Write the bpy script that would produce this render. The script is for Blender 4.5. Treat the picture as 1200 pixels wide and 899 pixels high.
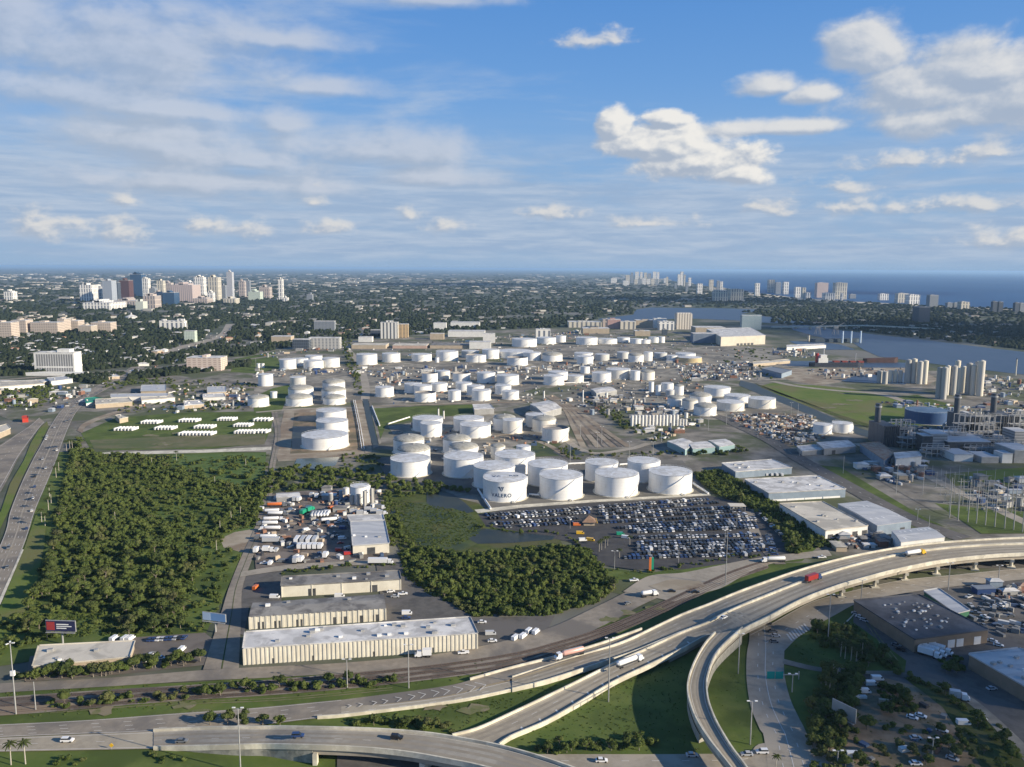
import bpy, bmesh, math, random
import numpy as np
from mathutils import Vector, Matrix
R = math.radians
for o in list(bpy.data.objects): bpy.data.objects.remove(o)
scene = bpy.context.scene
COL = scene.collection

# ------------------------------------------------------------------ camera
H = 180.0; FPX = 950.0; PITCH = math.atan(135.0 / FPX); ROLL = R(0.33)
cam_d = bpy.data.cameras.new('camera'); cam = bpy.data.objects.new('camera', cam_d); COL.objects.link(cam)
cam_d.sensor_width = 36.0; cam_d.lens = 36.0 * FPX / 1200.0; cam_d.clip_start = 1.0; cam_d.clip_end = 400000.0
VF = Vector((0, math.cos(PITCH), -math.sin(PITCH))); VU = Vector((0, math.sin(PITCH), math.cos(PITCH))); VX = Vector((1, 0, 0))
vr = VX * math.cos(ROLL) + VU * math.sin(ROLL); vu = VU * math.cos(ROLL) - VX * math.sin(ROLL)
m = Matrix((vr, vu, -VF)).transposed().to_4x4(); m.translation = Vector((0, 0, H))
cam.matrix_world = m; scene.camera = cam

def ray(px, py):
    return (VF * FPX + vr * (px - 600.0) - vu * (py - 449.5))
def P(px, py, z=0.0):
    """the point of the place, at height z, that is seen in the photograph at px, py"""
    d = ray(px, py)
    dz = min(d.z, -1.2)
    t = (z - H) / dz
    return Vector((d.x * t, d.y * t, z))
def mpp(p):
    return max(1.0, (Vector(p) - Vector((0, 0, H))).dot(VF)) / FPX
def height_at(p, py):
    """height of the vertical line through p that is seen at row py"""
    px_dir = None
    # solve along the vertical line: project (x,y,z) to a row, linear in z
    def row(z):
        v = Vector((p[0], p[1], z - H)); return 449.5 - FPX * v.dot(vu) / v.dot(VF)
    lo, hi = -50.0, 600.0
    for _ in range(40):
        mid = (lo + hi) / 2
        if row(mid) > py: lo = mid
        else: hi = mid
    return (lo + hi) / 2

# ------------------------------------------------------------------ sun and sky
SUN_AZ = R(110.0)      # from +Y towards +X: the sun stands to the right and a little behind the camera
SUN_EL = R(19.5)
SKY = 0.064; SUNW = 5.0; EXPO = 0.68
w = bpy.data.worlds.new('World'); scene.world = w; w.use_nodes = True
nt = w.node_tree; nt.nodes.clear()
class G:
    """tiny writer for node graphs"""
    def __init__(s, nt): s.nt = nt
    def n(s, t, **kw):
        nd = s.nt.nodes.new(t)
        for k, v in kw.items(): setattr(nd, k, v)
        return nd
    def put(s, sock, v):
        if isinstance(v, bpy.types.NodeSocket): s.nt.links.new(v, sock)
        elif v is not None: sock.default_value = v
    def m(s, op, a, b=None, c=None, clamp=False):
        nd = s.n('ShaderNodeMath', operation=op, use_clamp=clamp)
        s.put(nd.inputs[0], a)
        if b is not None: s.put(nd.inputs[1], b)
        if c is not None: s.put(nd.inputs[2], c)
        return nd.outputs[0]
    def step(s, x, lo, hi, a=0.0, b=1.0):
        nd = s.n('ShaderNodeMapRange', interpolation_type='SMOOTHSTEP')
        s.put(nd.inputs[0], x); nd.inputs[1].default_value = lo; nd.inputs[2].default_value = hi
        nd.inputs[3].default_value = a; nd.inputs[4].default_value = b
        return nd.outputs[0]
    def mix(s, f, a, b):
        nd = s.n('ShaderNodeMix', data_type='RGBA')
        s.put(nd.inputs[0], f); s.put(nd.inputs[6], a); s.put(nd.inputs[7], b)
        return nd.outputs[2]
    def noise(s, vec, scale, detail=4.0, rough=0.55, dist=0.0):
        nd = s.n('ShaderNodeTexNoise'); s.put(nd.inputs['Vector'], vec)
        nd.inputs['Scale'].default_value = scale; nd.inputs['Detail'].default_value = detail
        nd.inputs['Roughness'].default_value = rough; nd.inputs['Distortion'].default_value = dist
        return nd.outputs[0]
    def comb(s, x, y, z=0.0):
        nd = s.n('ShaderNodeCombineXYZ'); s.put(nd.inputs[0], x); s.put(nd.inputs[1], y); s.put(nd.inputs[2], z)
        return nd.outputs[0]
g = G(nt)
sky = g.n('ShaderNodeTexSky', sky_type='NISHITA'); sky.sun_disc = False
sky.sun_elevation = SUN_EL; sky.sun_rotation = SUN_AZ
sky.altitude = 180; sky.air_density = 1.0; sky.dust_density = 0.35; sky.ozone_density = 2.2
tc = g.n('ShaderNodeTexCoord'); sp = g.n('ShaderNodeSeparateXYZ'); nt.links.new(tc.outputs['Generated'], sp.inputs[0])
X, Y, Z = sp.outputs
hyp = g.m('SQRT', g.m('ADD', g.m('MULTIPLY', X, X), g.m('MULTIPLY', Y, Y)))
AZ = g.m('MULTIPLY', g.m('ARCTAN2', X, Y), 57.29578)
EL = g.m('MULTIPLY', g.m('ARCTAN2', Z, hyp), 57.29578)
def azel(px, py):
    d = ray(px, py).normalized()
    return math.degrees(math.atan2(d.x, d.y)), math.degrees(math.asin(d.z))
WHITE = (8.5, 8.3, 7.9, 1); GREY = (3.9, 4.55, 5.6, 1)
HOR = (3.1, 4.3, 5.9, 1)
col = g.mix(g.m('MULTIPLY', g.step(EL, 0.0, 24.0), 1.0), (2.3, 4.5, 7.8, 1), (0.72, 2.6, 6.7, 1))
col = g.mix(0.85, sky.outputs[0], col)
# pale air low over the horizon
col = g.mix(g.m('MULTIPLY', g.step(EL, 13.0, -0.5), 0.75), col, HOR)
# thin high streaks: a flat layer seen in perspective
inv = g.m('DIVIDE', 1.0, g.m('ADD', g.m('MAXIMUM', Z, 0.0), 0.06))
hv = g.comb(g.m('MULTIPLY', g.m('MULTIPLY', X, inv), 0.8), g.m('MULTIPLY', g.m('MULTIPLY', Y, inv), 1.2), 3.1)
n1 = g.noise(hv, 1.0, 9, 0.6, 0.3)
leftish = g.step(AZ, 6.0, -22.0)
s1 = g.m('MULTIPLY', g.step(g.m('ADD', n1, g.m('MULTIPLY', leftish, 0.16)), 0.56, 0.86), g.m('MULTIPLY', g.step(EL, 1.0, 5.0), g.step(EL, 40.0, 22.0, 0.0, 0.6)))
col = g.mix(s1, col, (5.2, 5.9, 6.9, 1))
# layered band of cloud above the horizon
bv = g.comb(g.m('MULTIPLY', AZ, 0.06), g.m('MULTIPLY', EL, 0.30), 7.7)
n2 = g.noise(bv, 1.5, 9, 0.6, 0.35)
s2 = g.m('MULTIPLY', g.step(n2, 0.30, 0.55), g.m('MULTIPLY', g.step(EL, 10.5, 5.0), g.step(EL, -0.2, 1.2)))
n2b = g.noise(g.comb(g.m('MULTIPLY', AZ, 0.10), g.m('MULTIPLY', EL, 0.9), 2.2), 2.2, 8, 0.62, 0.3)
col = g.mix(g.m('MULTIPLY', s2, 0.82), col, g.mix(g.step(n2b, 0.34, 0.72), (3.3, 4.4, 6.1, 1), (4.8, 5.6, 6.8, 1)))
# cumulus: direction, half width, half height (degrees); each list is one field of merged billows
CA = [(820,192,5.2,1.9),(755,172,3.0,1.9),(722,150,1.5,1.5),(781,141,1.8,.8),(865,205,2.3,1.4),(790,176,3.8,1.9)]
CB = [(1075,115,7.2,3.0),(1015,68,3.4,2.4),(1150,88,6.0,3.2),(1120,138,9.0,1.9),(905,103,2.6,1.1),(955,112,2.8,1.2),(915,151,8.0,.9),(1200,120,6,3.6)]
CS_ = [(368,238,1.3,1.0),(483,254,1.3,.8),(270,272,3.0,1.2),(288,277,1.4,1.1),(1000,243,3.2,1.1),(1055,243,2.2,.9),(1065,190,4.6,.9),(235,266,1.8,.8),(905,246,2.2,.8),(1165,179,2.0,.9),(1185,282,4.2,1.2),(985,222,2.8,.9),(1150,242,3.6,.9),(52,268,3.0,1.4),(125,276,2.8,1.4),(148,234,1.3,.8),(388,270,2.8,.9),(520,268,1.9,.9),(697,48,3.4,.8),(640,250,3.0,.8),(760,262,4,.7)]
CC = [(130,60,10.0,4.2),(40,20,8,4),(60,110,8.5,1.8),(190,130,6.5,1.0),(200,75,6,3.2),(335,48,5.0,.9),(385,104,3.0,.8),(335,146,2.2,1.1),(520,0,4.2,.7),(430,178,8.0,1.6),(180,170,8.0,2.2),(520,210,5.0,1.0),(220,215,9,1.5),(300,190,6,1.2)]
def field(A, E, lst):
    out = None
    for (px, py, ra, re) in lst:
        a0, e0 = azel(px, py)
        dx = g.m('MULTIPLY', g.m('SUBTRACT', A, a0), 1.0 / ra); dy = g.m('MULTIPLY', g.m('SUBTRACT', E, e0), 1.0 / re)
        # flat below, domed above
        dy = g.m('MAXIMUM', dy, g.m('MULTIPLY', dy, -1.7))
        f = g.m('SUBTRACT', 1.0, g.m('SQRT', g.m('ADD', g.m('MULTIPLY', dx, dx), g.m('MULTIPLY', dy, dy))))
        out = f if out is None else g.m('MAXIMUM', out, f)
    return out
def billow(A, E, sc, sy, det=7, rough=.56):
    return g.noise(g.comb(A, g.m('MULTIPLY', E, sy), 1.3), sc, det, rough, 0.15)
def layer(col, lst, sc, sy, amp, lo, hi, op, white, off=.38, sh=(-.05, .34), floor=-1.2):
    A2, E2 = g.m('ADD', AZ, off), g.m('ADD', EL, off * .8)
    d1 = g.m('ADD', g.m('MAXIMUM', field(AZ, EL, lst), floor), g.m('MULTIPLY', g.m('SUBTRACT', billow(AZ, EL, sc, sy), .5), amp))
    d2 = g.m('ADD', g.m('MAXIMUM', field(A2, E2, lst), floor), g.m('MULTIPLY', g.m('SUBTRACT', billow(A2, E2, sc, sy), .5), amp))
    lit = g.m('SUBTRACT', d1, d2)
    return g.mix(g.m('MULTIPLY', g.step(d1, lo, hi), op), col, g.mix(g.step(lit, *sh), GREY, white))
col = layer(col, CC, .19, 1.8, 3.0, -.55, .85, .74, (5.7, 6.1, 6.9, 1), .9, (-.5, .55))
col = layer(col, CS_, .50, 1.7, 3.0, -.05, 1.0, .80, (7.4, 7.2, 6.9, 1), .35, (-.4, .5))
col = layer(col, CB, .24, 1.6, 1.9, -.10, .50, .88, (7.6, 7.5, 7.3, 1), .55, (-.30, .50))
col = layer(col, CA, .36, 1.6, 1.6, -.12, .30, .97, WHITE, .38, (-.30, .32))
# the sky overhead, outside the photograph, is a deeper blue
col = g.mix(g.step(EL, 22.0, 55.0), col, (0.45, 1.25, 3.2, 1))
# nothing below the horizon but the same pale air
col = g.mix(g.step(EL, 0.0, -1.5), col, (2.2, 3.0, 4.1, 1))
bg = g.n('ShaderNodeBackground'); nt.links.new(col, bg.inputs[0]); bg.inputs[1].default_value = SKY
wo = g.n('ShaderNodeOutputWorld'); nt.links.new(bg.outputs[0], wo.inputs[0])
w.cycles.sampling_method = 'MANUAL'; w.cycles.sample_map_resolution = 512

sd = bpy.data.lights.new('sun', 'SUN'); sd.energy = SUNW; sd.angle = R(0.53); sd.color = (1.0, 0.88, 0.70)
so = bpy.data.objects.new('sun', sd); COL.objects.link(so)
sdir = Vector((math.sin(SUN_AZ) * math.cos(SUN_EL), math.cos(SUN_AZ) * math.cos(SUN_EL), math.sin(SUN_EL)))
so.rotation_euler = sdir.to_track_quat('Z', 'Y').to_euler(); so.location = (0, 0, 500)

scene.view_settings.view_transform = 'Standard'; scene.view_settings.look = 'None'
scene.view_settings.gamma = 1.0; scene.view_settings.use_curve_mapping = False; scene.view_settings.exposure = EXPO
scene.render.engine = 'CYCLES'
cy = scene.cycles
cy.max_bounces = 4; cy.diffuse_bounces = 2; cy.glossy_bounces = 2; cy.transmission_bounces = 2; cy.volume_bounces = 0; cy.transparent_max_bounces = 8
cy.use_denoising = True; cy.sample_clamp_indirect = 4.0

# ------------------------------------------------------------------ materials
MATS = {}
def mat(name, c, c2=None, scale=0.1, rough=0.85, metal=0.0, detail=5.0, lo=0.35, hi=0.65, spec=0.3, stretch=None, c3=None, scale3=0.01, bump=0.0, local=False):
    """base colour wandering between c and c2 by noise in metres; c3: a second, wider noise"""
    if name in MATS: return MATS[name]
    mt = bpy.data.materials.new(name); mt.use_nodes = True; MATS[name] = mt
    g = G(mt.node_tree); b = mt.node_tree.nodes['Principled BSDF']
    b.inputs['Roughness'].default_value = rough; b.inputs['Metallic'].default_value = metal
    b.inputs['Specular IOR Level'].default_value = spec
    mt.diffuse_color = (*c, 1)
    if c2 is None:
        b.inputs['Base Color'].default_value = (*c, 1)
    else:
        if local: pos = g.n('ShaderNodeTexCoord').outputs['Object']
        else: pos = g.n('ShaderNodeNewGeometry').outputs['Position']
        if stretch:
            mp = g.n('ShaderNodeMapping'); mp.inputs['Scale'].default_value = stretch; g.put(mp.inputs[0], pos); pos = mp.outputs[0]
        nz = g.noise(pos, scale, detail, 0.62)
        cc = g.mix(g.step(nz, lo, hi), (*c, 1), (*c2, 1))
        if c3 is not None:
            nz3 = g.noise(pos, scale3, 6, 0.6, 0.4)
            cc = g.mix(g.step(nz3, 0.44, 0.6), cc, (*c3, 1))
        g.put(b.inputs['Base Color'], cc)
        if bump:
            bp = g.n('ShaderNodeBump'); bp.inputs['Strength'].default_value = bump; bp.inputs['Distance'].default_value = 1.0
            g.put(bp.inputs['Height'], nz); g.put(b.inputs['Normal'], bp.outputs[0])
    return mt
def facade(name, wall, glass, fh=3.4, bw=4.0, gz=0.55, gx=0.6, rough=0.6, dim=(0,0)):
    """a wall whose storeys and window bays follow real metres (object space)"""
    if name in MATS: return MATS[name]
    mt = bpy.data.materials.new(name); mt.use_nodes = True; MATS[name] = mt
    g = G(mt.node_tree); b = mt.node_tree.nodes['Principled BSDF']
    tc = g.n('ShaderNodeTexCoord'); sp = g.n('ShaderNodeSeparateXYZ'); g.put(sp.inputs[0], tc.outputs['Object'])
    ge = g.n('ShaderNodeNewGeometry'); gn = g.n('ShaderNodeSeparateXYZ'); g.put(gn.inputs[0], ge.outputs['Normal'])
    hx = g.m('ADD', sp.outputs[0], g.m('MULTIPLY', sp.outputs[1], 1.0))
    fz = g.m('FRACT', g.m('DIVIDE', sp.outputs[2], fh)); fx = g.m('FRACT', g.m('DIVIDE', hx, bw))
    a = g.m('MULTIPLY', g.m('LESS_THAN', fz, gz), g.m('LESS_THAN', fx, gx))
    a = g.m('MULTIPLY', a, g.m('LESS_THAN', g.m('ABSOLUTE', gn.outputs[2]), 0.5))
    g.put(b.inputs['Base Color'], g.mix(a, (*wall, 1), (*glass, 1)))
    g.put(b.inputs['Roughness'], g.m('SUBTRACT', rough, g.m('MULTIPLY', a, rough - 0.25)))
    mt.diffuse_color = (*wall, 1)
    return mt

# ------------------------------------------------------------------ mesh writer and object helpers
class MB:
    def __init__(s): s.v = []; s.f = []; s.mi = []
    def add(s, vs, fs, mi=0):
        k = len(s.v); s.v += [tuple(v) for v in vs]; s.f += [tuple(i + k for i in f) for f in fs]; s.mi += [mi] * len(fs); return s
    def prism(s, poly, z0, z1, mi=0, top=None, bottom=False):
        """poly: [(x,y)..] counter-clockwise; z1 number or list"""
        n = len(poly); a = sum(poly[i][0] * poly[(i+1) % n][1] - poly[(i+1) % n][0] * poly[i][1] for i in range(n))
        if a < 0: poly = poly[::-1]; z1 = z1[::-1] if isinstance(z1, list) else z1
        zt = z1 if isinstance(z1, list) else [z1] * n
        zb = z0[::-1] if (isinstance(z0, list) and a < 0) else (z0 if isinstance(z0, list) else [z0] * n)
        vs = [(p[0], p[1], zb[i]) for i, p in enumerate(poly)] + [(p[0], p[1], zt[i]) for i, p in enumerate(poly)]
        s.add(vs, [(i, (i+1) % n, n + (i+1) % n, n + i) for i in range(n)], mi)
        s.add(vs[n:], [tuple(range(n))], mi if top is None else top)
        if bottom: s.add(vs[:n], [tuple(range(n))[::-1]], mi)
        return s
    def box(s, x0, x1, y0, y1, z0, z1, mi=0, top=None):
        return s.prism([(x0, y0), (x1, y0), (x1, y1), (x0, y1)], z0, z1, mi, top, True)
    def rbox(s, c, ux, l, wd, z0, z1, mi=0, top=None):
        """box centred on c, long l along unit vector ux, wide wd"""
        u = Vector((ux[0], ux[1])).normalized(); q = Vector((-u.y, u.x)); c = Vector((c[0], c[1]))
        pts = [c - u*l/2 - q*wd/2, c + u*l/2 - q*wd/2, c + u*l/2 + q*wd/2, c - u*l/2 + q*wd/2]
        return s.prism([tuple(p) for p in pts], z0, z1, mi, top, True)
    def cyl(s, cx, cy, r, z0, z1, n=24, mi=0, top=None, r1=None, cap=True):
        r1 = r if r1 is None else r1
        a = [2 * math.pi * i / n for i in range(n)]
        vs = [(cx + r*math.cos(t), cy + r*math.sin(t), z0) for t in a] + [(cx + r1*math.cos(t), cy + r1*math.sin(t), z1) for t in a]
        s.add(vs, [(i, (i+1) % n, n + (i+1) % n, n + i) for i in range(n)], mi)
        if cap: s.add(vs[n:], [tuple(range(n))], mi if top is None else top)
        return s
    def lathe(s, cx, cy, prof, n=24, mi=0):
        a = [2 * math.pi * i / n for i in range(n)]; vs = []
        for r, z in prof: vs += [(cx + r*math.cos(t), cy + r*math.sin(t), z) for t in a]
        fs = [(j*n + i, j*n + (i+1) % n, (j+1)*n + (i+1) % n, (j+1)*n + i) for j in range(len(prof)-1) for i in range(n)]
        return s.add(vs, fs, mi)
    def tube(s, a, b, r, n=6, mi=0, r1=None):
        a = Vector(a); b = Vector(b); d = (b - a)
        if d.length < 1e-6: return s
        r1 = r if r1 is None else r1
        d.normalize(); u = d.orthogonal().normalized(); q = d.cross(u)
        ring = [u * math.cos(2*math.pi*i/n) + q * math.sin(2*math.pi*i/n) for i in range(n)]
        vs = [a + x*r for x in ring] + [b + x*r1 for x in ring]
        s.add(vs, [(i, (i+1) % n, n + (i+1) % n, n + i) for i in range(n)] + [tuple(range(n))[::-1], tuple(range(n, 2*n))], mi)
        return s
    def build(s, name, mats, parent=None, org=(0, 0, 0), smooth=False, bevel=0.0):
        me = bpy.data.meshes.new(name)
        if not isinstance(mats, (list, tuple)): mats = [mats]
        ox, oy, oz = org
        me.from_pydata([(x-ox, y-oy, z-oz) for x, y, z in s.v], [], s.f)
        for mm in mats: me.materials.append(mm)
        if len(mats) > 1: me.polygons.foreach_set('material_index', s.mi)
        if smooth:
            me.polygons.foreach_set('use_smooth', [len(f) == 4 for f in s.f])
        me.update()
        o = bpy.data.objects.new(name, me); COL.objects.link(o)
        if parent: o.parent = parent
        else: o.location = org
        return o
USED_LABELS = {}
def tag(o, label, cat, group=None):
    o['label'] = label; o['category'] = cat
    if group: o['group'] = group
    return o
def thing(name, label, cat, org=(0, 0, 0), group=None, rz=0.0):
    o = bpy.data.objects.new(name, None); COL.objects.link(o); o.location = org; o.rotation_euler = (0, 0, rz)
    o.empty_display_size = 1.0
    return tag(o, label, cat, group)
def kind(o, k): o['kind'] = k; return o
def dup(root, loc, rz=0.0, label=None, group=None, scale=None, swap=None):
    r = root.copy(); COL.objects.link(r); r.location = loc; r.rotation_euler = (0, 0, rz)
    if scale: r.scale = scale
    if label: r['label'] = label
    if group: r['group'] = group
    for ch in list(root.children):
        c = ch.copy(); COL.objects.link(c); c.parent = r
        if swap and ch.data and ch.data in swap: c.data = swap[ch.data]
        for q in list(ch.children):
            d = q.copy(); COL.objects.link(d); d.parent = c
    return r
def npmesh(name, V, F, mats, mi=None, loops=None):
    """big mesh from arrays: V (n,3), F (m,k)"""
    V = np.asarray(V, dtype=np.float32); F = np.asarray(F, dtype=np.int32)
    me = bpy.data.meshes.new(name); me.vertices.add(len(V)); me.vertices.foreach_set('co', V.ravel())
    k = F.shape[1]; me.loops.add(F.size); me.loops.foreach_set('vertex_index', F.ravel())
    me.polygons.add(len(F)); me.polygons.foreach_set('loop_start', np.arange(0, F.size, k, dtype=np.int32))
    if not isinstance(mats, (list, tuple)): mats = [mats]
    for x in mats: me.materials.append(x)
    if mi is not None: me.polygons.foreach_set('material_index', np.asarray(mi, dtype=np.int32))
    me.update(calc_edges=True); me.validate()
    return me
def smooth_px(pts, n=12):
    """Catmull-Rom through the points"""
    p = [Vector(q) for q in pts]; p = [p[0]*2 - p[1]] + p + [p[-1]*2 - p[-2]]
    out = []
    for i in range(1, len(p) - 2):
        for k in range(n):
            t = k / n; a, b, c, d = p[i-1], p[i], p[i+1], p[i+2]
            out.append(0.5*((2*b) + (c-a)*t + (2*a-5*b+4*c-d)*t*t + (3*b-a-3*c+d)*t*t*t))
    out.append(p[-2]); return out
def resample(pts, n):
    L = [0.0]
    for a, b in zip(pts, pts[1:]): L.append(L[-1] + (b - a).length)
    out = []; j = 0
    for i in range(n):
        d = L[-1] * i / (n - 1)
        while j < len(L) - 2 and L[j+1] < d: j += 1
        t = (d - L[j]) / max(1e-9, L[j+1] - L[j]); out.append(pts[j].lerp(pts[j+1], t))
    return out
def line(px, n=60, z=0.0):
    """photo polyline -> n even points in the place; z: number or [(fraction, z)..]"""
    sp = smooth_px([(a, b, 0) for a, b in px])
    def zf(t):
        if not isinstance(z, (list, tuple)): return z
        for (t0, z0), (t1, z1) in zip(z, z[1:]):
            if t <= t1:
                u = (t - t0) / max(1e-9, t1 - t0); u = u*u*(3-2*u); return z0 + (z1 - z0) * u
        return z[-1][1]
    N = len(sp)
    w = [P(q.x, q.y, zf(i / (N - 1))) for i, q in enumerate(sp)]
    return resample(w, n)
SHEET_N = [0]
def sheet(name, px, z, m, wpts=None):
    SHEET_N[0] += 1; z += SHEET_N[0] * .0015
    pts = [P(a, b, 0) for a, b in px] if wpts is None else [Vector((a, b, 0)) for a, b in wpts]
    mb = MB(); n = len(pts)
    a = sum(pts[i].x * pts[(i+1) % n].y - pts[(i+1) % n].x * pts[i].y for i in range(n))
    if a < 0: pts = pts[::-1]
    mb.add([(p.x, p.y, z) for p in pts], [tuple(range(n))])
    return kind(mb.build(name, m), 'structure')
def ribbon(name, A, B, dz, m, st=True):
    SHEET_N[0] += 1; dz += (SHEET_N[0] % 16) * .0015
    mb = MB(); n = len(A)
    vs = [(p.x, p.y, p.z + dz) for p in A] + [(p.x, p.y, p.z + dz) for p in B]
    c = (B[0] - A[0]).cross(A[1] - A[0]).z
    fs = [(i, i+1, n+i+1, n+i) if c < 0 else (i, n+i, n+i+1, i+1) for i in range(n-1)]
    mb.add(vs, fs); o = mb.build(name, m)
    return kind(o, 'structure') if st else o
def lerp_line(A, B, t): return [a.lerp(b, t) for a, b in zip(A, B)]
def strip_pts(L, w):
    """offset a line sideways by +-w/2"""
    out = [[], []]
    for i, p in enumerate(L):
        d = (L[min(i+1, len(L)-1)] - L[max(i-1, 0)]); d.z = 0
        if d.length < 1e-9: d = Vector((1, 0, 0))
        d.normalize(); q = Vector((-d.y, d.x, 0))
        out[0].append(p + q*w/2); out[1].append(p - q*w/2)
    return out
def dashes(name, lines, w, dz, m, dash=3.5, gap=9.0):
    """all painted lines of one road as one sheet of markings; lines: [(points, dashed)]"""
    mb = MB()
    for L, dashed in lines:
        if not dashed:
            a, b = strip_pts(L, w); n = len(L)
            mb.add([(p.x, p.y, p.z+dz) for p in b] + [(p.x, p.y, p.z+dz) for p in a], [(i, i+1, n+i+1, n+i) for i in range(n-1)])
        else:
            tot = sum((b - a).length for a, b in zip(L, L[1:])); N = max(4, int(tot / (dash + gap) * 8)); Q = resample(L, N)
            seg = tot / (N - 1); per = (dash + gap) / seg; dl = max(1, int(round(dash / seg))); t = 0.0
            while t + dl < N - 1:
                q = Q[int(t): int(t) + dl + 1]; a, b = strip_pts(q, w); n = len(q)
                mb.add([(p.x, p.y, p.z+dz) for p in b] + [(p.x, p.y, p.z+dz) for p in a], [(i, i+1, n+i+1, n+i) for i in range(n-1)])
                t += per
    return kind(mb.build(name, m), 'structure')
ORD = 'first second third fourth fifth sixth seventh eighth ninth tenth eleventh twelfth thirteenth fourteenth fifteenth sixteenth seventeenth eighteenth nineteenth twentieth'.split()
TENS = ['', '', 'twenty', 'thirty', 'forty', 'fifty', 'sixty', 'seventy', 'eighty', 'ninety']
def nth(i):
    """0 -> first"""
    if i < 20: return ORD[i]
    t, u = divmod(i + 1, 10)
    return (TENS[t][:-1] + 'ieth') if u == 0 else TENS[t] + '-' + ORD[u-1]
# ------------------------------------------------------------------ palette
GRASS = mat('grass', (.088, .128, .030), (.125, .155, .044), .06, detail=9, c3=(.07, .098, .026), scale3=.03, rough=.95, spec=.1)
LAWN = mat('lawn', (.10, .150, .030), (.14, .175, .045), .03, detail=9, c3=(.15, .15, .06), scale3=.010, rough=.95, spec=.1)
ROUGHG = mat('rough_grass', (.055, .075, .02), (.10, .12, .036), .09, c3=(.10, .10, .045), scale3=.03, rough=.95, spec=.1)
WETLAND = mat('wetland', (.065, .09, .025), (.085, .10, .03), .12, c3=(.03, .05, .025), scale3=.03, rough=.8)
ASPH = mat('asphalt', (.235, .203, .16), (.29, .253, .202), .25, c3=(.17, .152, .13), scale3=.03, rough=.9)
ASPHD = mat('dark_asphalt', (.085, .08, .073), (.125, .118, .106), .2, c3=(.13, .12, .11), scale3=.04, rough=.9)
CONC = mat('concrete', (.33, .292, .232), (.27, .238, .188), .3, c3=(.36, .318, .255), scale3=.05, rough=.85)
DECK = mat('deck_concrete', (.36, .315, .24), (.30, .262, .20), .35, c3=(.39, .345, .265), scale3=.02, rough=.85)
PALE = mat('pale_concrete', (.68, .635, .51), (.56, .52, .42), .4, rough=.8, c3=(.46, .425, .34), scale3=.12)
GRAVEL = mat('gravel', (.19, .172, .138), (.34, .31, .25), .06, c3=(.14, .13, .11), scale3=.018, rough=.95)
YARD = mat('yard', (.27, .245, .205), (.115, .106, .088), .035, c3=(.085, .098, .045), scale3=.013, rough=.95, detail=10)
SAND = mat('sandy_soil', (.36, .31, .235), (.28, .235, .17), .07, c3=(.22, .17, .12), scale3=.03, rough=.95)
DIRT = mat('dirt', (.21, .15, .095), (.29, .22, .145), .1, c3=(.13, .11, .065), scale3=.05, rough=.95)
BALLAST = mat('ballast', (.20, .172, .138), (.26, .225, .18), .3, c3=(.11, .092, .075), scale3=.05, rough=.95)
PAINT = mat('road_paint', (.58, .56, .51), rough=.7)
YPAINT = mat('yellow_paint', (.60, .45, .10), rough=.7)
WATER = mat('water', (.045, .075, .12), (.055, .085, .135), .02, rough=.45, spec=.18)
SEA = mat('sea_water', (.010, .060, .16), (.014, .075, .19), .0006, rough=.5, spec=.25, detail=8, stretch=(1, .4, 1))
POND = mat('pond_water', (.028, .036, .032), (.045, .05, .035), .05, rough=.4, spec=.15)
WHITEP = mat('white_paint', (.80, .80, .78), (.72, .71, .68), .4, rough=.45, local=True)
BUFF = mat('buff_wall', (.68, .64, .53), (.60, .56, .46), .2, rough=.8)
STEEL = mat('galvanised_steel', (.42, .42, .41), (.34, .34, .33), .6, rough=.5, metal=.3)
DARKM = mat('dark_metal', (.05, .052, .055), (.085, .087, .09), .3, rough=.6)
GLASS = mat('dark_glass', (.02, .025, .03), rough=.12, spec=.6)
TYRE = mat('tyre_rubber', (.02, .02, .02), rough=.9)
BARK = mat('bark', (.16, .13, .10), (.24, .21, .17), .8, rough=.95)
SUBURB = mat('suburb_ground', (.042, .060, .026), (.072, .084, .046), .012, c3=(.16, .155, .135), scale3=.0035, rough=.95, detail=9)

# ------------------------------------------------------------------ the land and the water
EAST = 190000.0
mb = MB(); S_ = 200000.0
mb.add([(-S_, -2500, 0), (S_, -2500, 0), (S_, S_, 0), (-S_, S_, 0)], [(0, 1, 2, 3)])
kind(mb.build('ground', SUBURB), 'structure')
coast = [(700, 317.9), (735, 321.5), (765, 325.5), (800, 331), (840, 337), (885, 344), (930, 349.5), (980, 353), (1040, 356), (1090, 358.5), (1150, 361), (1200, 363), (1300, 368), (1500, 377)]
cw = [P(a, b) for a, b in coast]
mb = MB(); vs = [(p.x, p.y, .6) for p in cw] + [(S_ * .98, cw[-1].y, .6), (S_ * .98, S_ * .98, .6), (cw[0].x * S_ * .98 / cw[0].y, S_ * .98, .6)]
mb.add(vs, [tuple(range(len(vs)))]); sea = kind(mb.build('sea', SEA), 'structure')
bc = [P(a, b) for a, b in coast[4:]]
L2 = [p + Vector((45, 0, 0)) for p in bc]
ribbon('beach', [p + Vector((-130, 0, 0)) for p in bc], L2, .9, mat('beach_sand', (.62, .54, .40), (.50, .44, .33), .01))
def water(name, px, z=.35, m=WATER): return sheet(name, px, z, m)
water('lagoon', [(700, 374), (742, 369), (745, 363), (763, 360.5), (800, 361), (850, 361.5), (892, 363), (880, 366), (868, 368), (905, 372), (960, 375), (965, 378), (905, 379), (870, 376), (845, 375), (800, 373), (760, 376), (715, 378)])
water('channel', [(925, 382), (945, 381), (960, 384), (1000, 389), (1030, 393), (1060, 396), (1110, 402), (1160, 408), (1230, 416), (1330, 428), (1330, 455), (1230, 442), (1180, 437), (1120, 430), (1075, 424), (1030, 418), (1012, 410), (1000, 402), (978, 399), (952, 393), (930, 387)])
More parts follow.
